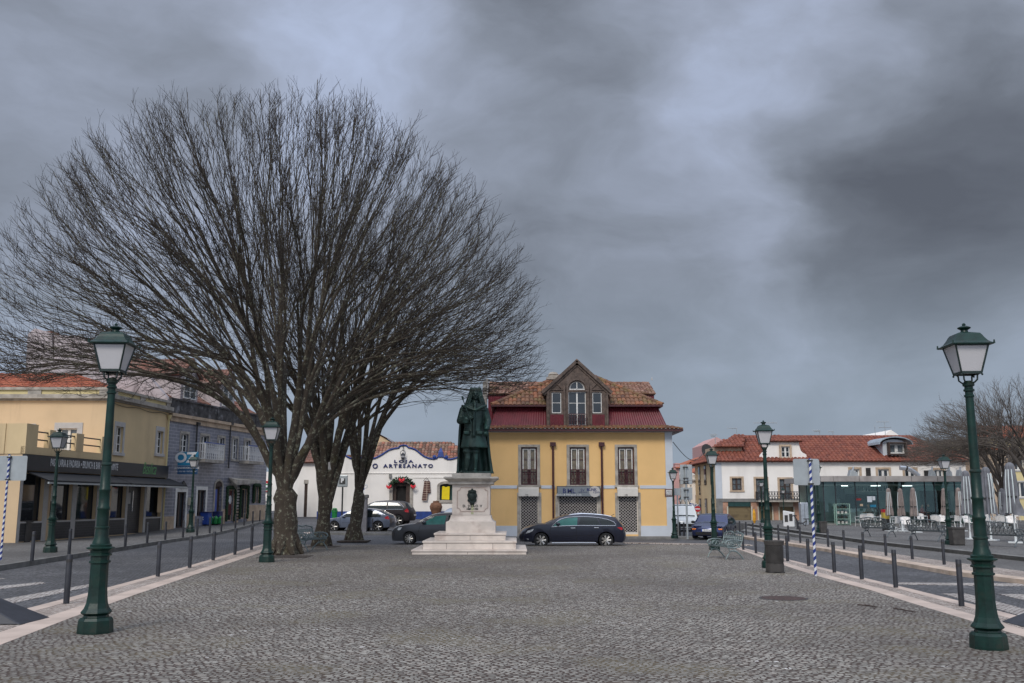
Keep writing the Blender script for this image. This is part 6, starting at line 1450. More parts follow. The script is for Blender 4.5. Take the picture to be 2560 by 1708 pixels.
# legs and boots
cap(B_m, s3_(300,1050,-.02), s3_(312,1220,-.06), .155,.115); cap(B_m, s3_(312,1220,-.06), s3_(300,1385,-.02), .125,.085)
cap(B_m, s3_(425,1050,0), s3_(432,1220,-.03), .15,.115); cap(B_m, s3_(432,1220,-.03), s3_(425,1385,0), .12,.085)
lof(B_m, [(300,1135,66,.15,-.04),(300,1095,72,.16,-.03)]); lof(B_m, [(430,1135,60,.15,-.03),(430,1095,66,.16,-.02)])
cap(B_m, s3_(300,1420,0), s3_(222,1428,-.30), .085,.065); cap(B_m, s3_(428,1418,0), s3_(418,1428,-.34), .085,.07)
# arms
cap(B_m, s3_(238,480,0), s3_(188,650,-.06), .15,.13); cap(B_m, s3_(188,650,-.06), s3_(300,640,-.40), .135,.125); lof(B_m, [(290,700,52,.12,-.38),(285,600,50,.12,-.36)])
cap(B_m, s3_(568,480,0), s3_(622,650,-.04), .145,.125); cap(B_m, s3_(622,650,-.04), s3_(600,770,-.26), .13,.12)
lof(B_m, [(600,790,46,.13,-.27),(608,740,50,.14,-.24)])
body = B_m.build('figure', M['bronze'], sta); remesh(body, .026, 3)
# hands with five fingers each
def hand(par, c, dirv, side, m, sc=1.5):
    h = MB(); c = Vector(c); d = Vector(dirv).normalized(); s = Vector(side).normalized(); nn = d.cross(s).normalized()
    P0 = c; h.ball(c+d*.05*sc,(.045*sc,.035*sc,.05*sc),8)
    for i, (ln) in enumerate((.07,.085,.08,.062)):
        b0 = c + d*.08*sc + s*(-.03+.02*i)*sc; h.tube([c+s*(-.02+.014*i)*sc+d*.03*sc, b0, b0+d*ln*.45*sc+nn*.012*sc, b0+d*ln*.6*sc+nn*.045*sc],[.014*sc,.012*sc,.011*sc,.008*sc],6)
    b0 = c + d*.02*sc - s*.035*sc; h.tube([c, b0, b0-s*.02*sc+d*.03*sc+nn*.02*sc, b0-s*.01*sc+d*.06*sc+nn*.035*sc],[.017*sc,.015*sc,.013*sc,.01*sc],6)
    return h.build('hand', m, par, smooth=True)
hand(sta, s3_(330,615,-.46), (.7,-.3,.1), (0,0,-1), M['bronze']); hand(sta, s3_(592,815,-.32), (-.2,-.35,-.9), (-1,0,0), M['bronze'])
f = MB(); [f.tube([s3_(540+14*i,815+abs(i-3)*6,-.42),s3_(575+8*i,860+8*(i%3),-.36)],.03,6) for i in range(7)]; f.ball(s3_(590,850,-.36),(.12,.1,.09),10); f.build('gloves', M['bronze'], sta, smooth=True)
# head: face, nose, brow, mouth, ears
h = MB(); h.ball(s3_(425,250,-.05),(.135,.16,.205),18); h.ball(s3_(425,290,-.10),(.095,.11,.12),14); hx, hz = SC(425,250)
h.tube([(hx,-.20,hz+.05),(hx,-.245,hz-.035),(hx,-.20,hz-.06)],[.018,.032,.02],8)
for s_ in (-1,1):
    h.tube([(hx+s_*.085,-.185,hz+.055),(hx+s_*.05,-.205,hz+.065),(hx+s_*.018,-.20,hz+.05)],.014,6); h.ball((hx+s_*.05,-.180,hz+.022),(.024,.02,.014),8); h.ball((hx+s_*.075,-.15,hz-.04),(.045,.05,.04),8); h.ball((hx+s_*.14,-.03,hz-.01),(.02,.03,.045),8)
h.tube([(hx-.04,-.19,hz-.105),(hx,-.208,hz-.10),(hx+.04,-.19,hz-.105)],.013,6); h.ball((hx,-.185,hz-.16),(.04,.035,.035),8)
head = h.build('head', M['bronze'], sta); remesh(head, .011, 2)
# wig with long curls
h = MB(); lof(h, [(425,215,74,.16,.05),(425,165,66,.17,.04),(418,138,56,.13,.04),(418,130,30,.07,.04)], n=20)
rng = random.Random(11)
for s_ in (-1,1):
    for t in range(11):
        f = t/10; X = 425+s_*(62+66*f**1.2+(12 if s_ < 0 else 0)*f); Y_ = 160+265*f; h.ball(s3_(X,Y_,-.03+.02*rng.random()),(.075+.035*f,.11,.085),9); h.ball(s3_(X-s_*28,Y_+12,-.06-.05*f),(.055,.08,.07),8)
for t in range(9): h.ball(s3_(425,170+t*32,.12),(.17+.01*t,.1,.1),10)
wig = h.build('wig', M['bronze'], sta); remesh(wig, .018, 1)
# cape and shoulder mantle
h = MB()
rows = [(420,1448,282,.46,.16),(418,1400,270,.44,.17),(405,1200,250,.40,.18),(398,1000,236,.36,.18),(395,800,226,.32,.17),(398,620,214,.28,.14),(400,500,205,.25,.08),(402,440,200,.22,.03)]
b0 = 0; n = 40
for cx_, y_, hw_, dpt, yo in rows:
    X, Z = SC(cx_, y_)
    for sgn in (1, .90):
        for i in range(n+1):
            a = math.pi*(-.10) + math.pi*1.2*i/n; f = sgn*(1+.055*math.sin(i*1.25+y_*.0015)*min(1,(y_-350)/600))
            h.v.append((X+hw_*k_*math.cos(a)*f, yo+dpt*math.sin(a)*f, Z))
N1 = n+1
for j in range(len(rows)-1):
    for s_ in (0,1):
        o0 = (2*j+s_)*N1; o1 = (2*(j+1)+s_)*N1
        for i in range(n): h.f.append((o0+i,o0+i+1,o1+i+1,o1+i) if s_ == 0 else (o0+i+1,o0+i,o1+i,o1+i+1)); h.m.append(0)
    for i in (0,n): a,b_,c,d = 2*j*N1+i,(2*j+1)*N1+i,(2*j+3)*N1+i,(2*j+2)*N1+i; h.f.append((a,b_,c,d)); h.m.append(0)
h.build('cape', M['bronze'], sta, smooth=True, fix=True)
h = MB(); lof(h, [(402,505,214,.33,0),(402,470,212,.33,0),(405,430,190,.29,0),(412,395,140,.22,0),(420,365,85,.16,0)], flute=.05, nf=8); 
h.tube([s3_(215,425,-.24),s3_(300,450,-.36),s3_(420,500,-.44),s3_(440,498,-.44),s3_(520,450,-.38),s3_(600,420,-.24)],[.05,.06,.05,.05,.06,.05],8)
for t in range(4): h.ball(s3_(422,390+t*26,-.30-.04*t),(.07-.008*t,.05,.05),8)
mn = h.build('mantle', M['bronze'], sta); remesh(mn, .022, 2)
h = MB(); h.tube([s3_(238,330,-.40),s3_(330,590,-.50),s3_(380,720,-.46)],[.018,.022,.022],6); h.tube([s3_(222,280,-.38),s3_(232,305,-.38),s3_(242,345,-.40)],[.012,.05,.03],6); h.build('baton', M['bronze'], sta, smooth=True)
MB().lathe([(1,0),(1,.05),(.96,.07)],24,sx=.66,sy=.5,c=(SC(420,0)[0],.06)).build('base_plate', M['bronze'], sta)

# ------------------------------------------------------------------ street lamps
def make_lamp(label, grp='green cast iron street lamps'):
    t = thing('street_lamp', label, 'street lamp', group=grp)
    o8 = math.pi/8
    MB().lathe([(.235,0),(.235,.03),(.225,.17),(.20,.205),(.17,.21)],8,rot=o8).build('base', M['green'], t)
    c = MB(); c.lathe([(.17,.20),(.16,.235),(.205,.27),(.20,.285),(.165,.33),(.140,.40),(.127,.50),(.120,.60),(.118,.93),(.140,.94),(.140,.965),(.122,.975),(.122,1.03),(.152,1.04),(.152,1.06),(.128,1.075),(.135,1.11),(.185,1.135),(.187,1.15),(.15,1.16)],8,rot=o8)
    c.build('pedestal_shaft', M['green'], t)
    c = MB(); c.lathe([(.14,1.15),(.145,1.19),(.12,1.20),(.115,1.23),(.095,1.29),(.088,1.40),(.098,1.41),(.098,1.43),(.082,1.44),(.083,1.55),(.078,1.66),(.086,1.67),(.086,1.70),(.074,1.72),(.072,1.92),(.080,1.935),(.080,1.955),(.068,1.97),(.066,2.28),(.076,2.29),(.076,2.31),(.062,2.325),(.052,3.30),(.066,3.31),(.066,3.335),(.052,3.345),(.052,3.38),(.07,3.39),(.07,3.41),(.055,3.425),(.055,3.45),(.075,3.46),(.078,3.49),(.06,3.51),(.05,3.53)],20); 
    c.build('column', M['green'], t, smooth=True)
    c = MB()
    for i in range(4):
        a = math.pi/4+i*math.pi/2; ca, sa = math.cos(a), math.sin(a)
        c.tube([(ca*r,sa*r,z) for r,z in ((.03,3.50),(.085,3.505),(.125,3.54),(.13,3.60),(.16,3.63))],.012,6)
    c.build('bracket', M['lampdark'], t)
    a0,a1,ae = .128,.215,.272; z0,z1 = 3.64,4.01
    g_ = MB(); g_.add([(-a0,-a0,z0),(a0,-a0,z0),(a0,a0,z0),(-a0,a0,z0),(-a1,-a1,z1),(a1,-a1,z1),(a1,a1,z1),(-a1,a1,z1)],[(3,2,1,0),(0,1,5,4),(1,2,6,5),(2,3,7,6),(3,0,4,7)]); 
    ln = MB(); 
    for sx in (-1,1):
        for sy in (-1,1): ln.tube([(sx*(a0+.004),sy*(a0+.004),z0-.02),(sx*(a1+.004),sy*(a1+.004),z1)],.013,4); ln.ball((sx*(a0+.01),sy*(a0+.01),z0-.035),.016,6)
    for s_ in (-1,1): ln.box(-a0-.012,a0+.012,s_*a0-.012,s_*a0+.012,z0-.025,z0+.01); ln.box(s_*a0-.012,s_*a0+.012,-a0,a0,z0-.024,z0+.009); ln.box(-a1-.01,a1+.01,s_*a1-.008,s_*a1+.008,z1-.02,z1)
    lo = ln.build('lantern_frame', M['lampdark'], t); g_.build('lamp_glass', M['lampglass'], lo)
    def sq(prof): 
        q = MB()
        q.lathe([(r*math.sqrt(2),z) for r,z in prof],4,rot=math.pi/4); return q
    q = sq([(ae,z1-.005),(ae+.004,z1+.01),(ae-.03,z1+.03),(ae-.055,z1+.05),(.185,z1+.10),(.165,z1+.14),(.148,z1+.165),(.07,z1+.19)]); 
    for sx in (-1,1):
        for sy in (-1,1): q.tube([(sx*ae,sy*ae,z1),(sx*ae,sy*ae,z1+.05)],[.014,.009],6)
    ro = q.build('roof', M['green'], t)
    MB().lathe([(.062,z1+.18),(.05,z1+.20),(.045,z1+.225),(.085,z1+.25),(.088,z1+.262),(.05,z1+.28),(.02,z1+.29),(.026,z1+.305),(.012,z1+.325)],14).build('finial', M['green'], ro, smooth=True)
    return t
lamp0 = make_lamp('x'); first = [True]
def lamp(base, topv, label, z=0, H=4.335, rz=0, Y=None):
    b_ = G(base, z) if Y is None else Vector((P(base,Y).x, Y, z))
    # scale so that the finial reaches the photographed height
    lo, hi = .5, 1.6
    r = ray(*base)
    for _ in range(30):
        s_ = (lo+hi)/2; tp = Vector((b_.x,b_.y,b_.z+H*s_))-Vector((0,0,EYE)); c, s = math.cos(PITCH), math.sin(PITCH)
        v = H0/2 - F0*(tp.z*c - tp.y*s)/(tp.y*c + tp.z*s)
        if v > topv: lo = s_
        else: hi = s_
    if first[0]: o = lamp0; first[0] = False; o.location = b_; o.scale = (s_,)*3; o['label'] = label; o.rotation_euler = (0,0,rz)
    else: o = dup(lamp0, b_, rz, label, s_)
    return o
lamp(D(218,1452),D(272,742)[1],'tall green street lamp in the left foreground on the plaza edge',rz=R(4))
lamp(D(2270,1488),D(2214,742)[1],'tall green street lamp in the right foreground by the crossing',rz=R(-3))
lamp(D(612,1290),D(628,957)[1],'rusty-collared green street lamp standing just left of the first tree trunk',rz=R(3))
lamp(D(1766,1303),D(1758,965)[1],'green street lamp right behind the slatted litter bin',rz=R(-6))
lamp(D(1640,1262),D(1636,1028)[1],'green street lamp in front of the parked blue coupe')
lamp(D(1548,1236),D(1546,1073)[1],'small green street lamp at the right corner of the ochre house')
lamp(D(115,1268),D(140,983)[1],'dark green street lamp on the bakery sidewalk beside the shop windows',z=.055)
lamp(D(437,1222),D(449,1043)[1],'dark street lamp beside the blue gas bottle cages',z=.055)
lamp(D(738,1210),D(731,1010)[1],'green street lamp mostly hidden behind the second tree',Y=62,z=.2)
lamp(D(820,1200),D(815,1050)[1],'small green street lamp with its lantern showing left of the third tree trunk fork',Y=70,z=.4)
lamp(D(2180,1250),D(2166,1042)[1],'green street lamp on the cafe terrace beside a litter bin',z=TZ)
lamp(D(1881,1223),D(1872,1062)[1],'green street lamp on the terrace hidden behind the right sign back',z=TZ)
lamp(D(1750,1200),D(1746,1100)[1],'small street lamp in front of the left balcony door of the long white house',z=TZ)
lamp(D(1800,1200),D(1796,1119)[1],'small street lamp with white lantern in front of the right balcony door',z=TZ)
lamp(D(1584,1206),D(1584,1150)[1],'dark street lamp beside the no entry sign down the street',Y=72)
lamp(D(1575,1210),D(1573,1140)[1],'dim street lamp right behind the tall post with plain sign backs',Y=66)
lamp(D(1563,1204),D(1561,1157)[1],'tiny far street lamp left of the white van',Y=78)
# ------------------------------------------------------------------ bollards
def bol0():
    t = thing('bollard', 'x', 'bollard'); MB().lathe([(.052,0),(.052,.84),(.046,.855),(.02,.86)],14).build('post', M['black'], t, smooth=True)
    MB().lathe([(.0535,.72),(.0535,.775)],14,cap=False).build('band', M['plastic'], t); return t
BB = bol0(); fb = [True]
ORD = ['nearest','second','third','fourth','fifth','sixth','seventh','eighth','ninth','tenth','eleventh','twelfth','thirteenth','fourteenth','fifteenth','sixteenth']
def bollards(pts, where, grp, z=0):
    for i, (u, v, tv) in enumerate(pts):
        p = G(D(u,v), z); d_ = (v-1150)*K; hpx = (v-tv)*K; h_ = hpx/d_*(EYE-p.z)*1.0
        s_ = min(1.2,max(.85, h_/.86)); lb = f'{ORD[i]} charcoal bollard from the camera {where}'
        if fb[0]: fb[0] = False; o = BB; o.location = p; o.rotation_euler = (0,0,0); o['label'] = lb
        else: o = dup(BB, p, 0, lb)
        o.scale = (s_,s_,s_); o['group'] = grp
bollards([(152,1385,1273),(362,1323,1245),(435,1303,1231),(489,1286,1220),(539,1273,1213),(577,1261.5,1207),(606,1251,1213)],'in the row along the left plaza edge','bollards along the left plaza edge')
bollards([(73,1288,1220),(158,1274.6,1213.7),(287,1255,1203),(337.4,1246.6,1199),(379,1239.6,1197),(419.6,1234.4,1194),(452,1230,1190),(481,1224.6,1187),(507.7,1220,1185.6),(540,1214,1181),(560,1207,1178.7),(579.7,1202.3,1173),(596,1197,1171)],'in the row on the bakery side kerb','bollards along the bakery sidewalk',.06)
bollards([(2207,1391,1284.6),(2056,1348.6,1262),(1978,1329.6,1252),(1915,1314,1244),(1856,1299,1236.5),(1807.6,1288,1230),(1772,1278,1226),(1735,1269.5,1221.6),(1706,1262,1218),(1682,1256,1213),(1661,1248,1210)],'in the row along the right plaza edge','bollards along the right plaza edge')
bollards([(2270,1311,1246),(2167,1296.5,1238.6),(2094,1284,1233.6),(2033.5,1276,1229),(1982,1268.6,1223.7),(1937.6,1261,1220),(1900.8,1255.5,1217.7),(1870,1251,1215),(1836.8,1246.5,1213),(1810,1243,1212),(1787,1239.7,1210),(1746.4,1234.6,1207.5),(1728.6,1232,1206),(1712.6,1229.4,1204.5),(1698,1226,1204),(1671.6,1223,1203)],'in the row below the cafe terrace','bollards below the cafe terrace',.02)
bollards([(1570,1231.5,1205.6),(1560.6,1230,1205.6)],'beside the van at the ochre house corner','bollards at the ochre house corner')
bollards([(855,1220,1190)],'standing alone beside the left litter bin','bollards along the lane')

# ------------------------------------------------------------------ benches
def make_bench(label, mt, grp):
    t = thing('park_bench', label, 'bench', group=grp); Lb = 1.45
    for s_ in (-1,1):
        x = s_*Lb/2; f = MB()
        f.tube([(x,-.33,0),(x,-.26,.14),(x,-.16,.26),(x,-.22,.40),(x,-.28,.42)],[.022,.02,.02,.02,.022],6)
        f.tube([(x,.34,0),(x,.22,.16),(x,.08,.27),(x,-.10,.30),(x,-.18,.27)],.026,6)
        f.tube([(x,-.28,.42),(x,.0,.39),(x,.20,.42),(x,.30,.60),(x,.37,.86)],.026,6)
        f.tube([(x,.30,.62),(x,.12,.66),(x,-.12,.66),(x,-.28,.62),(x,-.33,.54),(x,-.27,.47),(x,-.20,.50)],.027,6)
        for c0,r0 in (((x,-.05,.53),.08),((x,.12,.53),.075),((x,.02,.34),.045),((x,-.15,.52),.05)):
            f.tube([(c0[0],c0[1]+r0*math.cos(k*.7),c0[2]+r0*math.sin(k*.7)) for k in range(10)],.016,4)
        f.tube([(x,-.26,.44),(x,.0,.62),(x,.25,.48)],.017,5)
        f.build('end_frame', mt, t, smooth=True)
    f = MB()
    for i in range(9):
        y = -.27+.056*i; f.box(-Lb/2,Lb/2,y,y+.03,.40+.012*abs(i-3),.418+.012*abs(i-3))
    f.build('seat', mt, t)
    f = MB(); bz_ = lambda z: .23+(z-.45)*.33
    f.tube([(-Lb/2,bz_(.46),.46),(Lb/2,bz_(.46),.46)],.016,6)
    tp = [(-Lb/2+Lb*k/16, .0, .86+.05*math.sin(math.pi*((k%8)/8))+ (.03 if 4<k<12 else 0)) for k in range(17)]; f.tube([(x,bz_(z),z) for x,_,z in tp],.026,6)
    for k in range(9):
        x = -Lb/2+Lb*(k+.5)/9; f.tube([(x,bz_(.46),.46),(x+.03,bz_(.6),.6),(x-.03,bz_(.75),.75),(x,bz_(.88),.88)],.015,4)
        for z in (.56,.74): f.tube([(x+.06*math.cos(a*.78),bz_(z+.06*math.sin(a*.78)),z+.06*math.sin(a*.78)) for a in range(9)],.015,4,cap=False)
    f.build('backrest', mt, t)
    return t
bn = make_bench('ornate grey cast metal bench facing right between the first two trees', M['benchmetal'], 'ornate metal benches')
def place_bench(o, pA, pB, z=0, flip=1):
    a, c = G(pA, z), G(pB, z); m_ = (a+c)/2; d = (c-a); o.location = m_; o.rotation_euler = (0,0,math.atan2(d.y,d.x)+(math.pi if flip < 0 else 0)); return o
# near end and far end of each bench at ground level
bn.location = G(zm(850,1425)); bn.rotation_euler = (0,0,R(68)+0); bn.rotation_euler = (0,0,R(72))
b2 = dup(bn, G(z6(645,1330)), R(-76), 'pale ornate metal bench facing left beside the lamp near the right bin')
b3 = make_bench('dark ornate bench on the terrace nearest the glass cafe door', M['benchgrey'], 'ornate metal benches')
b3.location = G(z7(825,1270),TZ); b3.rotation_euler = (0,0,R(122))
b4 = dup(b3, G(z7(1340,1312),TZ), R(122), 'dark ornate bench on the terrace immediately left of the terrace lamp'); b5 = dup(b3, G(z7(2120,1370),TZ), R(120), 'dark ornate bench on the terrace right of the foreground lamp')
b2.scale = (.92,)*3; b3.scale = b4.scale = b5.scale = (1.0,)*3

# ------------------------------------------------------------------ litter bins
def bin_(base, topv, wpx, label, z=0, slats=False, ovl=False):
    p = G(base, z); h_ = (base[1]-topv)/(base[1]-HZ)*(EYE-z); w_ = wpx/F0*p.y/2
    t = thing('litter_bin', label, 'litter bin', p, 0, 'brown grey litter bins')
    MB().box(-w_*.85,w_*.85,-w_*.85,w_*.85,0,.03).build('foot', M['plastic'], t)
    if slats:
        MB().lathe([(w_,.03),(w_,.24),(w_*.93,.245),(w_*.93,h_-.12)],20).build('body', M['bin'], t, smooth=True)
        f = MB()
        for k in range(17): z_ = .26+k*(h_-.4)/17; f.lathe([(w_*.93,z_),(w_*1.02,z_+.004),(w_*1.02,z_+.016),(w_*.93,z_+.02)],20)
        f.build('slats', M['bin'], t)
    else:
        MB().add([(sx*w_*(.9 if zz_ < .1 else 1),sy*w_*.8,zz_) for zz_ in (.03,h_-.06) for sy in (-1,1) for sx in (-1,1)],[(0,2,3,1),(4,5,7,6),(0,1,5,4),(2,6,7,3),(0,4,6,2),(1,3,7,5)]).build('body', M['bin'], t, bevel=.02)
    f = MB(); f.lathe([(w_*1.05,h_-.12),(w_*1.12,h_-.03),(w_*1.12,h_),(w_*.8,h_),(w_*.78,h_-.05)],20) if slats else f.box(-w_*1.07,w_*1.07,-w_*.9,w_*.9,h_-.06,h_)
    f.build('rim', M['bin'], t)
    return t
bin_(D(1779,1314),1241*K,40*K,'round slatted brown litter bin in front of a lamp on the right of the plaza',slats=True)
bin_(z3(162,770),z3(0,613)[1],34,'plain brown litter bin on the sidewalk left of the bakery windows',.055)
bin_(zm(1712,1105),zm(0,893)[1],26,'tapered brown litter bin between the third tree and the grey pillar',.0)
bin_(z7(1652,1358),z7(0,1168)[1],31,'leaning brown litter bin beside the terrace lamp',TZ)
bin_(zk(290,1385),zk(0,1165)[1],17,'small brown litter bin beside the terrace lamp behind the striped post',TZ)
q = P(zm(1690,900),56); t_ = thing('stone_pillar', 'grey square pillar with a flat cap right of the third tree', 'pillar', (q.x,56,gz(q.x,56))); w_ = px(15.5,56)/2; hh = P(zm(1690,545),56).z-gz(q.x,56)
MB().box(-w_,w_,-w_,w_,-.1,hh-.2).build('shaft', mat('slate_render',(.17,.165,.18),.8), t_); MB().box(-w_*1.25,w_*1.35,-w_*1.3,w_*1.3,hh-.2,hh).build('cap', M['kerb'], t_, bevel=.04)
q = P(zm(1235,735),71); t_ = thing('green_wheelie_bin', 'bright green plastic litter bin by the parking sign', 'litter bin', (q.x,71,.55)); w_ = px(14,71)/2; h_ = px(17,71)
MB().lathe([(w_*.85,0),(w_*.95,h_)],16).build('body', M['greenplastic'], t_, smooth=True); MB().lathe([(w_*1.05,h_),(w_*1.1,h_+.1),(w_*.7,h_+.28),(w_*.2,h_+.3)],16).build('lid', M['greenplastic'], t_, smooth=True); MB().box(-w_*.5,w_*.5,-w_*1.0,-w_*.6,h_+.1,h_+.2).build('slot', M['dark'], t_)
# manhole, tree pits
p = G(D(1798,1373)); t_ = thing('manhole_cover', 'rusty brown round manhole cover set in the plaza paving', 'manhole cover', p); MB().lathe([(.42,-.01),(.42,.004),(.40,.006)],32).build('cover', M['rust'], t_); MB().lathe([(.46,-.01),(.46,.003),(.42,.0035)],32).build('rim', M['plastic'], t_)
for i,(u,v,r) in enumerate(((655,1278,.8),(738,1255,.7),(812,1241,.7))):
    p = G(D(u,v)); o = MB().slab([(p.x-r,p.y-r*.9),(p.x+r,p.y-r*.9),(p.x+r,p.y+r),(p.x-r,p.y+r)],-.05,.008).build('tree_pit', M['soil']); tag(o,None,None,kind='structure')
# black wedge blocks at the crossing
for lb, pts in (('dark metal wedge block cut by the left picture edge', (z3(-330,1390),z3(130,1404),z3(222,1378),z3(-100,1290))),('dark metal wedge block at the right picture edge', (zq(1770,1195),zq(1880,1232),zq(2150,1290),zq(2020,1140)))):
    g4 = [G(p) for p in pts]; cx_ = sum((g_ for g_ in g4), Vector())/4; t_ = thing('wedge_block', lb, 'wedge block', (cx_.x,cx_.y,0), 0, 'dark wedge blocks')
    lft = cx_.x < 0
    a = g4[2] if lft else g4[0]; 
    sgn = -1 if lft else 1
    mb = MB(); x0 = a.x-cx_.x; mb.add([(x0,-.5,0),(x0+sgn*2.0,-.5,0),(x0+sgn*2.0,.45,0),(x0,.45,0),(x0+sgn*1.0,-.2,.42),(x0+sgn*1.6,-.2,.42),(x0+sgn*1.6,.25,.42),(x0+sgn*1.0,.25,.42)],[(3,2,1,0),(0,1,5,4),(1,2,6,5),(2,3,7,6),(3,0,4,7),(4,5,6,7)])
    mb.build('casing', M['black'], t_, bevel=.02, fix=True)
# twigs lying on the plaza
for i, (pa, pb, lb) in enumerate(((zq(20,990),zq(300,1025),'thin bare twig on the plaza farther from the right lamp'),(zq(430,1030),zq(690,1085),'forked bare twig on the plaza nearer the right lamp'))):
    a, c = G(pa), G(pb); t_ = thing('fallen_twig', lb, 'twig', a, 0, 'twigs on the paving'); d = c-a; nn = Vector((-d.y,d.x,0))*.25
    MB().tube([(0,0,.02),tuple(d*.5+Vector((0,0,.03))),tuple(d+Vector((0,0,.02)))],[.012,.009,.004],5).build('stem', M['darkwood'], t_); MB().tube([tuple(d*.3+Vector((0,0,.02))),tuple(d*.6+nn)],.006,4).tube([tuple(d*.55+Vector((0,0,.02))),tuple(d*.85-nn*.6)],.006,4).build('side_shoot', M['darkwood'], t_)

# ------------------------------------------------------------------ striped posts and signs
M['stripes'] = None
def stripemat():
    m, nt, bs = newmat('blue_white_spiral'); t = nt.nodes.new('ShaderNodeTexCoord'); s = nt.nodes.new('ShaderNodeSeparateXYZ'); nt.links.new(t.outputs['Object'], s.inputs[0])
    an = mth(nt,'ARCTAN2', s.outputs[1], s.outputs[0]); f = mth(nt,'FRACT', mth(nt,'ADD', mth(nt,'MULTIPLY', s.outputs[2], 5.6), mth(nt,'DIVIDE', an, -2*math.pi)))
    nt.links.new(cmix(nt, mth(nt,'GREATER_THAN', f, .5), (.60,.61,.62), (.012,.030,.19)), bs.inputs['Base Color']); bs.inputs['Roughness'].default_value = .4; return m
M['stripes'] = stripemat()
def post_h(base, topv, z=0): p = G(base, z); r = ray(base[0], topv); t = p.y/r.y; return p, EYE+r.z*t-p.z
for base, topv, label, pan in ((D(1,1290),1043*K,'blue and white spiral post with a grey sign back at the left picture edge',(D(-4,1046),D(57,1103))),(D(1872,1322),1052*K,'blue and white spiral post with a grey sign back on the right of the plaza',(D(1821,1053),D(1884,1113.5)))):
    p, h_ = post_h(base, topv); t_ = thing('striped_signpost', label, 'signpost', p, 0, 'blue and white spiral posts')
    MB().lathe([(.034,0),(.034,h_)],16).build('post', M['stripes'], t_, smooth=True)
    a, c = P(pan[0],p.y), P(pan[1],p.y); cx_ = 0; x0,x1,z0_,z1_ = a.x-p.x, c.x-p.x, c.z, a.z
    x0, x1 = x0+.0, x1+.0; r = .05; pts = []
    for qx,qz,s0 in ((x1-r,z0_+r,-90),(x1-r,z1_-r,0),(x0+r,z1_-r,90),(x0+r,z0_+r,180)):
        for k in range(5): an = R(s0+90*k/4); pts.append((qx+r*math.cos(an),qz+r*math.sin(an)))
    so = MB().prism(pts, .05, .065).build('sign_back', M['metalgrey'], t_)
    MB().box(-.06,.06,-.04,.05,z0_+.01,z0_+.05).box(-.06,.06,-.04,.05,z1_-.07,z1_-.03).build('clamp', M['plastic'], so)
p, h_ = post_h(D(1706,1206), 1147*K); t_ = thing('striped_post', 'slim distant blue and white spiral post in front of the leftmost golden shutter', 'post', p); MB().lathe([(.07,0),(.07,h_)],10).build('post', M['stripes'], t_, smooth=True); MB().ball((0,0,h_),.085,8).build('tip', M['signblue'], t_)
p, h_ = post_h(D(1578,1237), 1066*K); t_ = thing('direction_signpost', 'grey post with four plain sign backs seen from behind right of the ochre house', 'signpost', p)
MB().tube([(0,0,0),(0,0,h_)],.05,8).build('post', M['metalgrey'], t_)
for (xa,ya,xb,yb) in ((225,455,342,605),(228,607,341,637),(233,668,343,782)):
    a, c = P(z6(xa,ya),p.y), P(z6(xb,yb),p.y); so = MB().box(a.x-p.x,c.x-p.x,.06,.08,c.z,a.z).build('sign_back', M['metalgrey'], t_, bevel=.01); MB().box(-.12,.12,-.06,.06,a.z-.15,a.z-.1).box(-.12,.12,-.06,.06,c.z+.1,c.z+.15).build('clamp', M['plastic'], so)
q = P(z6(200,708),52); t_ = thing('grey_sign_board', 'pale grey sign board between the small lamp and the tall sign post', 'sign', (q.x,52,0)); w_ = px(15,52)/2; z0_ = P(z6(0,742),52).z; z1_ = P(z6(0,675),52).z; MB().box(-w_,w_,0,.03,z0_,z1_).build('sign_back', M['metalgrey'], t_); MB().tube([(0,.06,0),(0,.06,z1_)],.04,6).build('post', M['metalgrey'], t_)
# parking sign
q = P(zm(1348,690),69); zg = gz(q.x,69); t_ = thing('parking_sign', 'parking sign with grey square face and dark P on a thin post', 'sign', (q.x,69,zg)); a, c = P(zm(1275,240),69), P(zm(1430,425),69)
MB().tube([(0,.1,0),(0,.1,c.z-zg)],.06,6).build('post', M['plastic'], t_); so = MB().box(a.x-q.x,c.x-q.x,0,.25,c.z-zg,a.z-zg).build('sign_box', M['metalgrey'], t_, bevel=.05); u0,u1 = P(zm(1310,290),69), P(zm(1398,378),69)
MB().box(u0.x-q.x,u1.x-q.x,-.03,0,u1.z-zg,u0.z-zg).build('dark_square', M['plastic'], so); text('lettering','P',.85*(u0.z-u1.z)*1.15,M['letterwhite'],so,((u0.x+u1.x)/2-q.x,-.04,u1.z-zg+.12),bold=.03)
q = P(zm(1690,540),60); zg = gz(q.x,60); t_ = thing('disabled_parking_sign', 'blue disabled parking sign with white plate partly behind the third tree', 'sign', (q.x-.1,60,zg)); a, c = P(zm(1640,378),60), P(zm(1700,470),60)
MB().tube([(0,.05,0),(0,.05,a.z-zg)],.03,6).build('post', M['metalgrey'], t_); so = MB().box(a.x-q.x+.1,c.x-q.x+.1,0,.03,c.z-zg,a.z-zg).build('sign_face', M['signblue'], t_); text('lettering','P',.42,M['letterwhite'],so,(-.02,-.01,a.z-zg-.42),bold=.01); ring(MB(),(0,0,0),.1)
f = MB(); ring(f,(.2,-.012,c.z-zg+.22),.12,.025); f.tube([(.14,-.012,c.z-zg+.4),(.16,-.012,c.z-zg+.28),(.3,-.012,c.z-zg+.25)],.022,4); f.build('wheelchair_symbol', M['letterwhite'], so)
MB().box(a.x-q.x+.1,c.x-q.x+.1,0,.03,c.z-zg-.5,c.z-zg-.03).build('white_plate', M['signwhite'], t_)
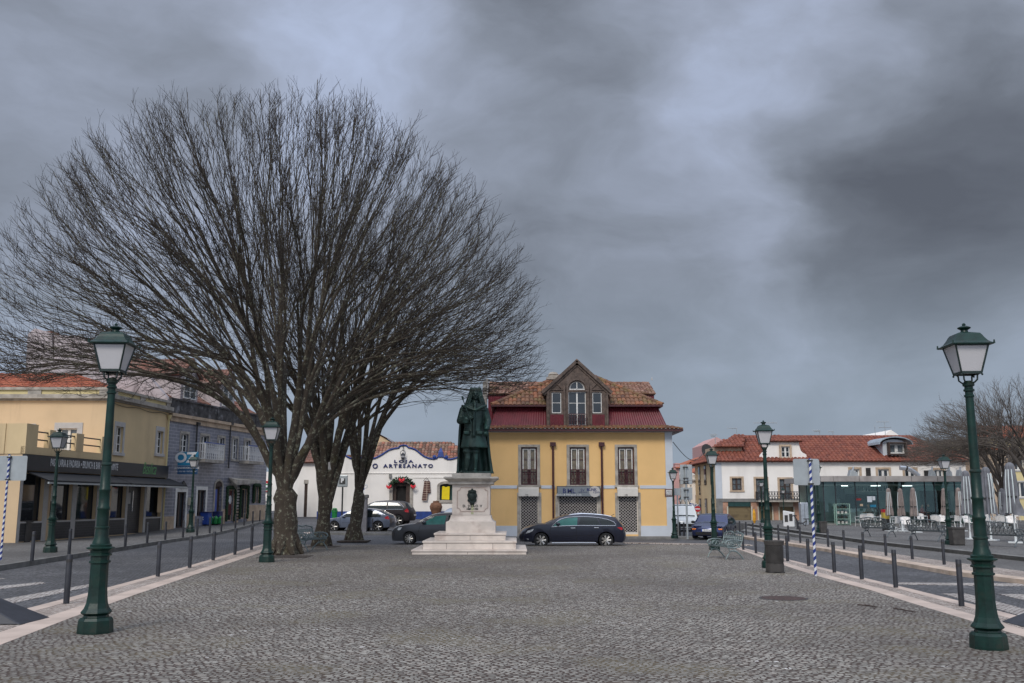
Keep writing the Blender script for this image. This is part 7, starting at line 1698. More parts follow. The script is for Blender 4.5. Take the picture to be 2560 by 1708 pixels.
# no entry sign
q = P(zs(343,725),66); t_ = thing('no_entry_sign', 'round red no entry sign with white bar on a striped post', 'sign', (q.x,66,-.1)); r_n = px(7.3,66)
o = MB().lathe([(r_n,0),(r_n,.03)],28).build('disc', M['signred'], t_); o.rotation_euler = (math.pi/2,0,0); o.location = (0,0,q.z+.1); MB().box(-r_n*.78,r_n*.78,-.045,-.032,q.z+.1-r_n*.16,q.z+.1+r_n*.16).build('white_bar', M['signwhite'], t_)
f = MB(); k = 0
for k in range(8): f = MB(); z_ = (q.z+.1-r_n)*k/8; f.lathe([(.055,z_),(.055,z_+(q.z+.1-r_n)/8)],8,c=(.05,.06)); f.build('post_segment', M['signwhite' if k%2 else 'signred'], t_)
zc = Zm(1280,1250,.13617)
# ------------------------------------------------------------------ cars
def make_car(name, label, cat, Lc, W, H, outl, arches, belt, paint, glass, wheels_r, loc, rz, sidewins, screens, lamps, rim='five', rails=False, trim=True, group=None, plate=None, handles=(), extras=None, nose=.22, tail=.16, mirror=None):
    """outl: roof line (x,z) from front bumper bottom over the roof to rear bumper bottom; car faces -x"""
    t = thing(name, label, cat, loc, rz, group)
    hz = belt
    def hw(x, z):
        pl_ = 1 - .10*max(0,(.7-x)/.7)**2 - .07*max(0,(x-(Lc-.6))/.6)**2
        tb = 1 - .20*max(0,(z-hz)/(H-hz))**1.3 - .05*max(0,(.45-z)/.45)
        return W/2*pl_*tb
    def mp(x, tt, z):
        s_ = abs(tt)
        dx = nose*s_**2.5*max(0,1-x/.75) - tail*s_**2.5*max(0,1-(Lc-x)/.6)
        return (x+dx, tt*hw(x,z), z - .035*s_**2*(z > hz*.9))
    pts = list(outl); zb_ = outl[0][1]; n = 12
    low = [(outl[-1][0],zb_)]
    bot = []
    for cx_, r in reversed(arches):
        a0 = math.asin(max(-1,min(1,(zb_-wheels_r)/r)))
        for k in range(n+1):
            a = a0 + (math.pi-2*a0)*k/n; bot.append((cx_+r*math.cos(a), wheels_r+r*math.sin(a)))
    poly = pts + bot
    bm = bmesh.new(); vs = [bm.verts.new((x,-1,z)) for x,z in poly]; bm.faces.new(vs)
    for x in np.arange(.25,Lc,.22): g_ = bm.verts[:]+bm.edges[:]+bm.faces[:]; bmesh.ops.bisect_plane(bm, geom=g_, plane_co=(x,0,0), plane_no=(1,0,0))
    for z in np.arange(.3,H,.17): g_ = bm.verts[:]+bm.edges[:]+bm.faces[:]; bmesh.ops.bisect_plane(bm, geom=g_, plane_co=(0,0,z), plane_no=(0,0,1))
    r_ = bmesh.ops.extrude_face_region(bm, geom=bm.faces[:]); nv = [v for v in r_['geom'] if isinstance(v, bmesh.types.BMVert)]
    for v in nv: v.co.y = 1
    for y in (-.85,-.55,0,.55,.85): g_ = bm.verts[:]+bm.edges[:]+bm.faces[:]; bmesh.ops.bisect_plane(bm, geom=g_, plane_co=(0,y,0), plane_no=(0,1,0))
    for v in bm.verts: v.co = mp(v.co.x, v.co.y, v.co.z)
    bmesh.ops.recalc_face_normals(bm, faces=bm.faces)
    me = bpy.data.meshes.new('body'); bm.to_mesh(me); bm.free()
    o = from_me('body', me, paint, t); b = o.modifiers.new('b','BEVEL'); b.width = .05; b.segments = 3; b.limit_method = 'ANGLE'; b.angle_limit = R(50)
    me.polygons.foreach_set('use_smooth', [True]*len(me.polygons)); bake(o); o.data.set_sharp_from_angle(angle=R(40))
    body = o
    # dark floor pan filling the wheel tunnels
    f = MB(); 
    for cx_, r in arches: f.box(cx_-r-.02,cx_+r+.02,-W/2*.62,W/2*.62,.18,wheels_r+r+.03)
    f.build('underbody', M['dark'], t)
    def panel(nm, pl_, mt, par, off=.006, sides=(-1,1)):
        for s_ in sides:
            bm = bmesh.new(); vv = [bm.verts.new((x,0,z)) for x,z in pl_]; bm.faces.new(vv)
            for x in np.arange(.25,Lc,.22): g_ = bm.verts[:]+bm.edges[:]+bm.faces[:]; bmesh.ops.bisect_plane(bm, geom=g_, plane_co=(x,0,0), plane_no=(1,0,0))
            for z in np.arange(.3,H,.085): g_ = bm.verts[:]+bm.edges[:]+bm.faces[:]; bmesh.ops.bisect_plane(bm, geom=g_, plane_co=(0,0,z), plane_no=(0,0,1))
            for v in bm.verts: x, y, z = mp(v.co.x, s_, v.co.z); v.co = (x, y+s_*off, z)
            me = bpy.data.meshes.new(nm); bm.to_mesh(me); bm.free(); from_me(nm, me, mt, par)
    if trim:
        for w_ in (trim if isinstance(trim, list) else []): 
            f = MB()
            for s_ in (-1,1): f.tube([ (lambda q: (q[0], q[1]+s_*.008, q[2]))(mp(x,s_,z)) for x,z in w_], .012, 5)
            f.build('window_trim', M['chrome'], t)
    for w_ in sidewins: panel('side_window', w_[0], w_[1], t)
    for (xa,za,xb,zb2,mt,nm,wa) in screens:      # windscreens between two points of the outline
        f = MB(); nn = Vector((-(zb2-za),0,(xb-xa))).normalized(); nn = nn if nn.z > 0 else -nn; k1, k2 = 6, 8
        for i in range(k1+1):
            for j in range(k2+1):
                x = xa+(xb-xa)*i/k1; z = za+(zb2-za)*i/k1; q = Vector(mp(x,(-wa+2*wa*j/k2),z)); f.v.append(tuple(q+nn*.014))
        for i in range(k1):
            for j in range(k2): a = i*(k2+1)+j; f.f.append((a,a+1,a+k2+2,a+k2+1)); f.m.append(0)
        f.build(nm, mt, t, smooth=True)
    for nm, pl_, mt in lamps: panel(nm, pl_, mt, t, off=.008)
    for cx_, r in arches:
        for s_ in (-1,1):
            y = s_*(W/2-.115); R0 = wheels_r
            w0 = MB(); w0.lathe([(R0*.66,-.10),(R0*.93,-.105),(R0,-.07),(R0,.07),(R0*.93,.105),(R0*.66,.10)],28,cap=False)
            wo = w0.build('wheel', M['tyre'], t, smooth=True); wo.rotation_euler = (math.pi/2,0,0); wo.location = (cx_,y,R0)
            q = MB(); so = -s_; zf = .085*so
            q.lathe([(R0*.70,zf),(R0*.66,zf),(R0*.62,zf*.3)],28,cap=False)
            ns = {'five':5,'seven':7,'nine':9}[rim]
            for k in range(ns):
                a = 2*math.pi*k/ns
                for da in ((-.13,.13) if rim == 'seven' else (0,)):
                    q.tube([(R0*.12*math.cos(a),R0*.12*math.sin(a),zf*.95),(R0*.67*math.cos(a+da),R0*.67*math.sin(a+da),zf)],[.03,.024 if rim=='seven' else .035],5)
            q.lathe([(R0*.16,zf*1.1),(R0*.16,zf*.5)],12); q.build('rim', M['alloy'], wo)
            MB().lathe([(R0*.67,zf*.2),(R0*.67,zf*.1)],20).build('brake_disc', M['dark'], wo)
    if mirror:
        for s_ in (-1,1): q = mp(mirror[0],s_,mirror[1]); f = MB(); f.ball((q[0],q[1]+s_*.12,q[2]+.04),(.10,.11,.075),10); f.tube([q,(q[0],q[1]+s_*.1,q[2]+.02)],.03,6); f.build('mirror', mirror[2] if len(mirror) > 2 else paint, t, smooth=True)
    for hx,hz_ in handles:
        for s_ in (-1,1): q = mp(hx,s_,hz_); MB().box(q[0]-.10,q[0]+.10,q[1]+s_*.005,q[1]+s_*.03,q[2]-.015,q[2]+.015).build('door_handle', M['chrome'] if trim else paint, t, bevel=.005)
    if extras: extras(t, mp, body)
    return t, mp
def carpaint(name, col, metal=.35, rough=.32): return mat(name, col, rough, metal, var=.06, scale=1, coat=.55)
def seams(t, mp, lines, par=None):
    f = MB()
    for ln in lines:
        for s_ in (-1,1): f.tube([(lambda q:(q[0],q[1]+s_*.002,q[2]))(mp(x,s_,z)) for x,z in ln], .006, 4)
    f.build('panel_gap', M['dark'], par or t)
def plate(t, mp, txt, x, z, rear=False, w_=.26, mt='signwhite'):
    o = MB().box(-w_,w_,-.012,.012,-.055,.055).build('number_plate', M[mt], t); q = mp(x,0,z); o.location = (q[0]+(.02 if rear else -.02),0,z); o.rotation_euler = (0,0,-math.pi/2 if not rear else math.pi/2)
    MB().box(-w_-.0,-w_+.05,-.014,-.0121,-.055,.055).build('blue_strip', M['signblue'], o)
    if txt: text('plate_characters', txt, .1, M['darkcloth'], o, (.03,-.014,-.035))
# dark blue estate, side on (traced from the photograph: zoom pixels to metres)
Yw = 42.0; pw = px(.13617, Yw)
WL = lambda x, y: ((x-122)*pw, max(.0,(800-y)*pw))
def tl(pts): return [WL(*p) for p in pts]
navy = carpaint('midnight_blue_paint', (.006,.008,.022), .3)
fL = tl([(135,700),(122,640),(128,575),(160,520),(215,470),(330,415),(470,385),(600,378),(700,330),(830,268),(950,230),(1060,214),(1250,208),(1450,215),(1650,235),(1800,262),(1850,275),(1920,335),(1985,405),(2020,470),(2045,560),(2048,640),(2030,690),(1980,712)])
Lw = fL[-3][0]; wr = (800-545)*pw/2; ax = [((515-122)*pw, wr+.05),((1662-122)*pw, wr+.055)]
Hh = (800-208)*pw
G0 = G(D(1310,1247)); wagon_x = P(zc(122,700),Yw).x
sw = [(tl([(722,415),(800,345),(880,300),(980,275),(1120,262),(1165,262),(1150,400),(880,408)]),M['tealglass']),(tl([(1215,262),(1330,262),(1500,275),(1560,398),(1180,400)]),M['carglass']),(tl([(1520,278),(1640,292),(1760,330),(1820,370),(1835,398),(1585,400)]),M['carglass'])]
tr1 = tl([(700,430),(720,400),(790,335),(870,290),(980,262),(1150,248),(1330,250),(1530,266),(1700,300),(1800,340),(1852,385),(1845,405),(1600,405),(1200,403),(900,410),(700,428)])
def wx(t, mp, body):
    seams(t, mp, [tl([(1160,270),(1145,420),(1135,600),(1150,715)]),tl([(690,430),(672,520),(690,640),(700,720)]),tl([(1590,400),(1600,470),(1560,540)]),tl([(760,600),(1100,596),(1480,590)])])
    for s_ in (-1,1):
        MB().tube([(lambda q:(q[0],q[1]-s_*.06,q[2]+.03))(mp(x,s_,z)) for x,z in tl([(975,248),(1060,225),(1250,212),(1450,220),(1650,238),(1765,262)])], .02, 6).build('roof_rail', M['chrome'], t)
        MB().tube([(lambda q:(q[0],q[1]+s_*.01,q[2]))(mp(x,s_,z)) for x,z in tl([(700,718),(1100,712),(1480,715)])], .014, 5).build('sill_trim', M['chrome'], t)
    MB().tube([mp(*WL(1790,258)[:1],0,WL(0,258)[1]),mp(WL(1850,0)[0],0,WL(0,225)[1])],.012,5).build('aerial', M['plastic'], t)
make_car('estate_car','dark blue estate car with chrome window line parked before the ochre house','car',Lw,1.84,Hh,fL,ax,WL(0,405)[1],navy,None,wr,(wagon_x,Yw,-.08),0,sw,
    [(*WL(615,378),*WL(945,232),M['carglass'],'windscreen',.84),(*WL(1990,412),*WL(1852,278),M['carglass'],'rear_window',.82)],
    [('headlight',tl([(170,555),(205,512),(290,490),(368,475),(340,510),(250,545)]),M['headlight']),('tail_light',tl([(1880,435),(1960,428),(2005,450),(2015,490),(1975,495),(1900,462)]),M['taillight']),('fog_light',tl([(170,645),(240,648),(225,672),(212,655)]),M['headlight'])],
    rim='seven',trim=[tr1],handles=[WL(1078,460),WL(1490,455)],extras=wx,mirror=(*WL(815,395),navy))
# grey estate left of the monument, side on
Ys = 44.6; ps = px(.21688, Ys); GL = lambda x, y: ((x-920)*ps, max(0,(1332-y)*ps)); tg = lambda pts: [GL(*p) for p in pts]
grey = carpaint('graphite_paint', (.045,.047,.055), .45); gH = (1332-978)*ps
fg = tg([(930,1290),(920,1240),(922,1190),(945,1150),(990,1128),(1080,1108),(1200,1095),(1290,1045),(1380,1000),(1450,985),(1600,978),(1750,985),(1870,1010),(1935,1060),(1960,1130),(1965,1220),(1950,1290)])
Lg = fg[-2][0]; wr2 = (1332-1196)*ps/2
swg = [(tg([(1300,1085),(1370,1040),(1440,1010),(1550,1003),(1530,1100),(1310,1105)]),M['tealglass']),(tg([(1575,1002),(1700,1003),(1730,1098),(1570,1098)]),M['carglass']),(tg([(1740,1006),(1840,1035),(1880,1090),(1760,1096)]),M['carglass'])]
def gx(t, mp, body): seams(t, mp, [tg([(1562,1000),(1555,1110),(1545,1200),(1560,1290)]),tg([(1262,1110),(1245,1180),(1262,1285)])])
make_car('grey_estate_car','graphite grey car parked side on, its rear half hidden behind the monument steps','car',Lg,1.78,gH,fg,[((1138-920)*ps,wr2+.05),((1790-920)*ps,wr2+.05)],GL(0,1108)[1],grey,None,wr2,(P(z4(920,1200),Ys).x,Ys,-.08),0,swg,
    [(*GL(1210,1095),*GL(1440,990),M['carglass'],'windscreen',.82),(*GL(1945,1085),*GL(1878,1018),M['carglass'],'rear_window',.8)],
    [('headlight',tg([(965,1165),(985,1145),(1040,1140),(1020,1165),(985,1175)]),M['headlight']),('tail_light',tg([(1905,1110),(1950,1105),(1958,1150),(1920,1150)]),M['taillight'])],
    rim='nine',trim=[],handles=[GL(1500,1135),GL(1700,1132)],extras=gx,mirror=(*GL(1305,1090),grey))
# generic hatch, reused with other proportions
def hatch(name, label, L_, W_, H_, paint, loc, rz, kind='hatch', rim='five', lamp=True, txt=None):
    r = .30; f = lambda pts: [(x*L_, z*H_) for x,z in pts]
    if kind == 'suv': o = f([(.01,.20),(.0,.34),(.02,.50),(.10,.60),(.24,.65),(.36,.90),(.44,.97),(.60,1.0),(.80,.97),(.90,.90),(.965,.68),(.995,.55),(1.0,.32),(.985,.2)]); r = .34
    elif kind == 'coupe': o = f([(.01,.16),(.0,.30),(.015,.44),(.08,.54),(.28,.64),(.42,.93),(.50,1.0),(.62,.99),(.78,.86),(.92,.70),(.985,.62),(1.0,.40),(.985,.18)])
    elif kind == 'van': o = f([(.01,.14),(.0,.26),(.02,.40),(.08,.50),(.17,.55),(.28,.90),(.34,.98),(.5,1.0),(.9,.99),(.985,.94),(1.0,.5),(1.0,.2),(.99,.14)])
    else: o = f([(.01,.18),(.0,.32),(.02,.48),(.09,.55),(.25,.62),(.38,.90),(.47,.99),(.60,1.0),(.74,.96),(.88,.78),(.975,.68),(.99,.60),(1.0,.38),(.985,.2)])
    bz_ = {'suv':.655,'coupe':.64,'van':.56}.get(kind,.62)
    A = {'suv':(.30,.38,.43,.62,.64,.80,.87),'coupe':(.33,.41,.46,.62,.63,.72,.80),'van':(.22,.29,.33,.48,.5,.7,.9)}.get(kind,(.30,.38,.44,.585,.605,.73,.84))
    top = .93
    sw_ = [(f([(A[0],bz_+.03),(A[1],.86),(A[2],top),(A[3]-.0,top+.01),(A[3],bz_+.02)]),M['carglass'])]
    if kind != 'van': sw_ += [(f([(A[4],bz_+.02),(A[4],top+.01),(A[5]-.02,.91),(A[6],bz_+.09),(A[6]-.01,bz_+.03)]),M['carglass'])]
    ix = {'suv':((.245,.66,.43,.955),(.955,.70,.905,.88)),'coupe':((.29,.65,.47,.975),(.91,.715,.70,.93)),'van':((.175,.56,.325,.965),(.995,.62,.988,.9))}.get(kind,((.26,.63,.455,.975),(.965,.69,.80,.885)))
    sc = [(a*L_,b_*H_,c*L_,d*H_,M['carglass'],n_,.84) for (a,b_,c,d),n_ in zip(ix,('windscreen','rear_window'))]
    def ex(t, mp, body):
        seams(t, mp, [f([(A[3]+.01,top),(A[3]+.012,.6),(A[3]+.0,.25)]), f([(A[0]-.02,.62),(A[0]-.03,.4),(A[0]-.02,.22)]), f([(A[0],.38),(A[3],.375),(.72,.37)])])
        f2 = MB(); q = mp(0,0,.3*H_); f2.box(q[0]-.015,q[0]+.1,-W_*.32,W_*.32,.20*H_,.30*H_); f2.build('grille', M['dark'], t)
        if txt: plate(t, mp, txt, 0, .37*H_)
        plate(t, mp, None, L_, .42*H_, True)
        if kind == 'coupe':
            for s_ in (-1,1): q = mp(.015*L_,s_*.80,.40*H_); MB().box(q[0]-.03,q[0]+.05,q[1]-.13,q[1]+.13,.385*H_,.435*H_).build('indicator', M['orange'] if s_ < 0 else M['orange'], t, bevel=.01)
            for s_ in (-1,1): q = mp(.05*L_,s_*.62,.52*H_); MB().box(q[0]-.04,q[0]+.1,q[1]-.2,q[1]+.2,.50*H_,.535*H_).build('popup_lamp_lid', paint, t, bevel=.01)
    lm = [('headlight',f([(.02,.46),(.03,.54),(.10,.58),(.12,.52),(.05,.45)]),M['headlight'])] if kind != 'coupe' else []
    lm += [('tail_light',f([(.985,.62),(.955,.70) if kind!='coupe' else (.93,.66),(.90,.62),(.92,.54),(.99,.52)]),M['taillight'])]
    return make_car(name,label,'van' if kind=='van' else 'car',L_,W_,H_,o,[(.185*L_,r+.05),(.80*L_,r+.05)],bz_*H_,paint,None,r,loc,rz,sw_,sc,lm,rim=rim,trim=False if kind != 'suv' else [f([(A[0]-.01,bz_+.01),(A[1],.88),(A[2],top+.02),(A[5],.94),(A[6]+.02,bz_+.09),(A[6],bz_+.01),(A[0],bz_+.01)])],handles=[(A[3]*L_-.12,bz_*H_-.12)],extras=ex,mirror=((A[0]+.02)*L_,bz_*H_+.02,M['plastic'] if kind in ('coupe','van') else paint))[0]
gyp = carpaint('steel_grey_paint', (.13,.15,.20), .5, .28)
p = P(z4(185,1200),57.5); hatch('grey_hatchback','blue-grey hatchback parked behind the second and third tree trunks',4.25,1.66,1.36,gyp,(p.x-.2,57.5,gz(p.x,57.5)-.05),R(-6),rim='five')
p = P(z4(260,1130),63.5); hatch('dark_crossover','dark brown crossover car with chrome window line parked beside the craft shop door',4.4,1.8,1.62,mat('dark_bronze_paint',(.02,.014,.016),.45,.2,var=.06),(p.x+.9,63.8,gz(p.x,63.5)-.02),R(-8),'suv')
p = P(z4(1470,1000),52); hatch('silver_car','silver car half hidden between the grey car and the monument',4.1,1.68,1.60,carpaint('silver_paint',(.50,.52,.53),.5),(P((1112,1300),50.5).x,50.5,-.05),R(66),'suv')
# blue coupe facing the camera on the right
p = G(zs(560,1320)); bc = hatch('blue_coupe','dark blue coupe facing the camera at the mouth of the side street',4.35,1.72,1.30,carpaint('deep_blue_paint',(.028,.038,.105),.5,.25),(0,0,-.08),0,'coupe',txt='33-32-FE')
# its nose points to the camera, turned a little to the left of it
fa_ = R(68); bc.rotation_euler = (0,0,fa_); nose = G(zs(600,1300)); bc.location = (nose.x-.25, nose.y-.3, -.08)
p = G(D(1572,1216)); vn = hatch('white_van','small white van parked behind the posts at the ochre house corner',4.3,1.72,1.75,carpaint('white_van_paint',(.60,.62,.62),0),(0,0,-.1),R(84),'van'); q = P(D(1571,1200),62); vn.location = (q.x,62,-.1)
q = P(zo(1395,1000),88); dc = hatch('dark_car','dark car seen end on beyond the corner of the blue tiled house',4.2,1.7,1.45,carpaint('black_car_paint',(.015,.015,.018),.3),(q.x,86,gz(q.x,86)),R(-80),'hatch'); 

# ------------------------------------------------------------------ craft shop dressing (separate things)
shop = [o for o in bpy.data.objects if o.name.startswith('craft_shop')][0]; sx0 = shop.location.x
ZS = lambda x, y, d=0: (P(z4(x,y),YS-d).x, P(z4(x,y),YS-d).z)
t_ = thing('fir_garland', 'green fir garland with three red bows arched over the craft shop door', 'garland', (ZS(1040,700)[0],YS-.15,0)); ox = t_.location.x
rng = random.Random(9); f = MB(); xc,zc_ = ZS(1042,720); ra = ZS(1180,0)[0]-xc; rb = ZS(0,632)[1]-zc_
for k in range(120):
    a = math.pi*(k+.5)/120; e_ = rng.uniform(-.13,.13); c = (xc-ox+(ra+e_)*math.cos(a), rng.uniform(-.12,.04), zc_+(rb+e_)*math.sin(a)); d = Vector((rng.uniform(-1,1),rng.uniform(-1,.2),rng.uniform(-1,1))).normalized()*.2
    f.tube([c,tuple(Vector(c)+d)],[.055,.01],4)
f.build('fir_branches', M['garland'], t_)
for cx_,cy_,s_ in ((1040,645,.62),(893,722,.55),(1172,718,.55)):
    x,z = ZS(cx_,cy_); x -= ox; f = MB()
    for sg in (-1,1): f.add([(x,-.2,z),(x+sg*.32*s_,-.25,z+.26*s_),(x+sg*.36*s_,-.28,z-.02),(x+sg*.1*s_,-.2,z-.4*s_),(x,-.3,z-.15)],[(0,1,4),(1,2,4),(2,3,4),(3,0,4)])
    f.ball((x,-.26,z),(.09*s_,.07,.09*s_),8); f.build('red_bow', M['bright_red'], t_, bevel=.0)
a, c = ZS(1285,660), ZS(1350,882); t_ = thing('striped_rug', 'brown striped woven rug hanging on a hanger right of the craft shop door', 'rug', ((a[0]+c[0])/2,YS-.12,c[1])); w_ = (c[0]-a[0])/2; hh = a[1]-c[1]
MB().prism([(-w_-.1,0),(w_-.15,-.02),(w_+.05,hh),(-w_+.08,hh+.02)],-.05,.0).build('rug_cloth', M['rug'], t_); MB().prism([(w_-.2,hh*.35),(w_+.12,hh*.4),(w_+.05,hh),(w_-.05,hh)],.001,.04).build('rug_fold', M['rug'], t_); MB().tube([(-w_,0,hh),(0,0,hh+.28),(w_,0,hh)],.02,5).build('hanger', M['darkwood'], t_)
a, c = ZS(1500,722), ZS(1582,872); t_ = thing('yellow_cloth', 'bright yellow cloth hung in the arched niche of the craft shop', 'cloth', ((a[0]+c[0])/2,YS+.1,c[1])); w_ = (c[0]-a[0])/2; hh = a[1]-c[1]
MB().prism([(-w_-.03,.02),(w_,0),(w_+.02,hh),(w_-.1,hh+.02),(0,hh-.05),(-w_+.12,hh+.03),(-w_,hh)],-.02,.0).build('cloth', M['yellowcloth'], t_); MB().tube([(-w_,0,hh),(0,0,hh+.17),(w_,0,hh)],.018,5).build('hanger', M['darkwood'], t_)
a = ZS(1430,1010,.8); r0 = (ZS(1500,0)[0]-ZS(1358,0)[0])/2; t_ = thing('clay_urn', 'large brown clay urn standing against the craft shop wall', 'urn', (a[0],YS-.9,gz(a[0],YS))); ug = gz(a[0],YS); zt_ = ZS(0,888,.8)[1]-ug; zb_ = ZS(0,1060)[1]-ug
MB().lathe([(r0*.5,zb_*0),(r0*.62,zt_*.25),(r0*.95,zt_*.55),(r0*1.0,zt_*.68),(r0*.8,zt_*.86),(r0*.42,zt_*.93)],20).build('body', M['terracotta'], t_, smooth=True); MB().lathe([(r0*.42,zt_*.93),(r0*.5,zt_*.95),(r0*.5,zt_),(r0*.4,zt_)],20).build('rim', M['terracotta'], t_)
t_ = thing('wall_lantern', 'wrought iron wall lantern hanging above the LOJA lettering', 'lantern', (ZS(1053,330)[0],YS-.25,ZS(0,415)[1])); hh = ZS(0,262)[1]-ZS(0,415)[1]
f = MB(); f.tube([(0,0,hh*.62),(0,0,hh)],.03,5); ring(f,(0,0,hh*.5),.2,.02); f.tube([(0,.25,hh),(0,0,hh)],.03,5); f.build('bracket', M['black'], t_); MB().lathe([(.10,0),(.19,hh*.33),(.21,hh*.36),(.05,hh*.5),(.03,hh*.55)],6).build('lantern_cap', M['black'], t_); MB().lathe([(.09,.02),(.185,hh*.32)],6).build('lamp_glass', M['lampglass'], t_).scale = (1.04,1.04,.96)
a, c = ZS(890,575), ZS(915,620); MB().box(a[0]-sx0,c[0]-sx0,-.2,-.03,c[1],a[1]).build('meter_box', M['kerb'], shop)
# loudspeaker / floodlight boxes fixed in the second tree
# dummy on the terrace of the side street house
q = P(zs(405,340),98); t_ = thing('costume_dummy', 'dark clothed dummy with an orange head perched on the side street balcony', 'dummy', (q.x,97.6,P(zs(0,470),98).z)); ks = px(.12759,98); sp = lambda x,y,d=0: ((x-405)*ks,d,(470-y)*ks)
f = MB(); cap(f,sp(402,320),sp(408,390),.26,.22,8,3); cap(f,sp(400,390),sp(365,440,-.2),.16,.1,8,3); cap(f,sp(412,390),sp(432,460,-.3),.16,.1,8,3); cap(f,sp(395,325),sp(372,350),.1,.07,8,3); cap(f,sp(372,350),sp(368,385),.07,.05,8,3); cap(f,sp(415,325),sp(445,350),.1,.07,8,3); cap(f,sp(445,350),sp(448,385),.07,.05,8,3); cap(f,sp(408,310),sp(415,285),.07,.06,8,3)
bd = f.build('body', M['darkcloth'], t_); remesh(bd,.05,1); MB().ball(sp(422,255),(.2,.2,.22),12).build('head', mat('orange_head',(.42,.12,.02),.6), t_, smooth=True)

# ------------------------------------------------------------------ people inside the cafe (seated, blurred behind glass)
def sitter(label, p, rz, cloth, hair=True):
    t = thing('person', label, 'person', p, rz, None); f = MB()
    cap(f,(0,.02,.50),(0,-.02,.95),.17,.15,10,4); cap(f,(-.1,0,.50),(-.12,-.42,.52),.10,.075,10,3); cap(f,(.1,0,.50),(.12,-.42,.52),.10,.075,10,3); cap(f,(-.12,-.42,.52),(-.12,-.40,.06),.07,.045,10,3); cap(f,(.12,-.42,.52),(.12,-.40,.06),.07,.045,10,3)
    cap(f,(-.12,-.42,.05),(-.12,-.56,.04),.05,.04,8,2); cap(f,(.12,-.42,.05),(.12,-.56,.04),.05,.04,8,2); cap(f,(-.19,0,.98),(-.25,-.08,.72),.065,.05,8,3); cap(f,(-.25,-.08,.72),(-.12,-.34,.74),.05,.035,8,3); cap(f,(.19,0,.98),(.25,-.08,.72),.065,.05,8,3); cap(f,(.25,-.08,.72),(.12,-.34,.74),.05,.035,8,3); cap(f,(0,0,1.0),(0,-.02,1.12),.065,.055,8,3)
    b = f.build('body', cloth, t); remesh(b,.03,2); f = MB(); f.ball((0,-.03,1.24),(.085,.1,.125),14); f.tube([(0,-.125,1.25),(0,-.15,1.22),(0,-.12,1.20)],.015,5); h_ = f.build('head', M['skin'], t, smooth=True)
    f = MB(); f.ball((0,.0,1.29),(.095,.105,.10),12); f.build('hair', M['darkcloth'], t, smooth=True)
    for s_ in (-1,1): hand(t,(s_*.11,-.38,.75),(0,-1,-.1),(s_,0,0),M['skin'],.8)
    MB().box(-.22,.22,-.22,.22,.40,.44).box(-.22,.22,.2,.24,.44,.85).box(-.2,.2,-.2,.2,0,.4).build('seat', M['plastic'], t)
q = P(zk(1165,1000),YC+1.4); sitter('person in a brown jacket seated at the bar side of the cafe window', (q.x,YC+1.5,TZ+.13), R(-60), M['browncloth'])
q = P(zk(2160,1000),YC+1.2); sitter('person in a red jacket seated inside the cafe behind the third small parasol', (q.x,YC+1.2,TZ+.13), R(40), M['redcloth'])
q = P(zk(2290,1000),YC+1.4); sitter('person in dark clothes seated inside the cafe right of the red jacket', (q.x,YC+1.4,TZ+.13), R(-30), M['darkcloth'])

# ------------------------------------------------------------------ cafe chairs, tables and folded parasols
def make_chair():
    t = thing('cafe_chair', 'x', 'chair', group='white cafe chairs')
    for sx in (-1,1):
        MB().tube([(sx*.27,-.25,0),(sx*.24,-.20,.42),(sx*.26,-.24,.64)],.014,6).build('leg', M['chairlegs'], t); MB().tube([(sx*.26,.30,0),(sx*.23,.18,.42)],.014,6).build('leg', M['chairlegs'], t)
        MB().tube([(sx*.26,-.24,.64),(sx*.29,-.0,.67),(sx*.24,.24,.69)],.016,6).build('armrest', M['chairlegs'], t)
    s_ = MB(); s_.slab([(-.23,-.24),(.23,-.24),(.22,.2),(-.22,.2)],.42,.45); s_.build('seat', M['chairwhite'], t, bevel=.01)
    b_ = MB(); 
    for i in range(8):
        a = -1+2*i/8; c = -1+2*(i+1)/8; y = lambda a: .20+.05*(1-a*a)
        b_.add([(a*.24,y(a),.45),(c*.24,y(c),.45),(c*.26,y(c)+.09,.80+.03*(1-c*c)),(a*.26,y(a)+.09,.80+.03*(1-a*a))],[(0,1,2,3)]); b_.add([(a*.24,y(a)+.02,.45),(c*.24,y(c)+.02,.45),(c*.26,y(c)+.11,.80+.03*(1-c*c)),(a*.26,y(a)+.11,.80+.03*(1-a*a))],[(3,2,1,0)])
    b_.build('backrest', M['chairwhite'], t); MB().tube([(-.24,.2,.42),(-.27,.30,.79),(-.15,.36,.83),(0,.37,.84),(.15,.36,.83),(.27,.30,.79),(.24,.2,.42)],.016,6).build('back_frame', M['chairlegs'], t)
    return t
ch0 = make_chair(); fc = [True]
def chair(p, rz, label):
    if fc[0]: fc[0] = False; ch0.location = p; ch0.rotation_euler = (0,0,rz); ch0['label'] = label; return
    dup(ch0, p, rz, label)
def make_table():
    t = thing('cafe_table', 'x', 'table', group='white cafe tables'); MB().lathe([(.36,.70),(.37,.715),(.36,.73)],24).build('table_top', M['chairlegs'], t); MB().lathe([(.03,.03),(.03,.70)],10).build('column', M['chairlegs'], t)
    f = MB(); [f.tube([(0,0,.10),(.3*math.cos(a),.3*math.sin(a),.02)],.02,5) for a in (0,math.pi/2,math.pi,1.5*math.pi)]; f.build('foot', M['chairlegs'], t); return t
tb0 = make_table(); ft = [True]
rows = [(z7,[(640,1160,200),(745,1150,150),(860,1165,190),(990,1205,215),(1130,1220,-5),(1290,1150,10),(1430,1180,150),(1495,1180,-30),(1640,1175,190),(1790,1195,20),(1990,1170,5),(2110,1185,150),(2230,1200,-20),(1060,1120,40),(1330,1110,100),(890,1100,60),(1450,1105,-70),(2060,1120,70)])]
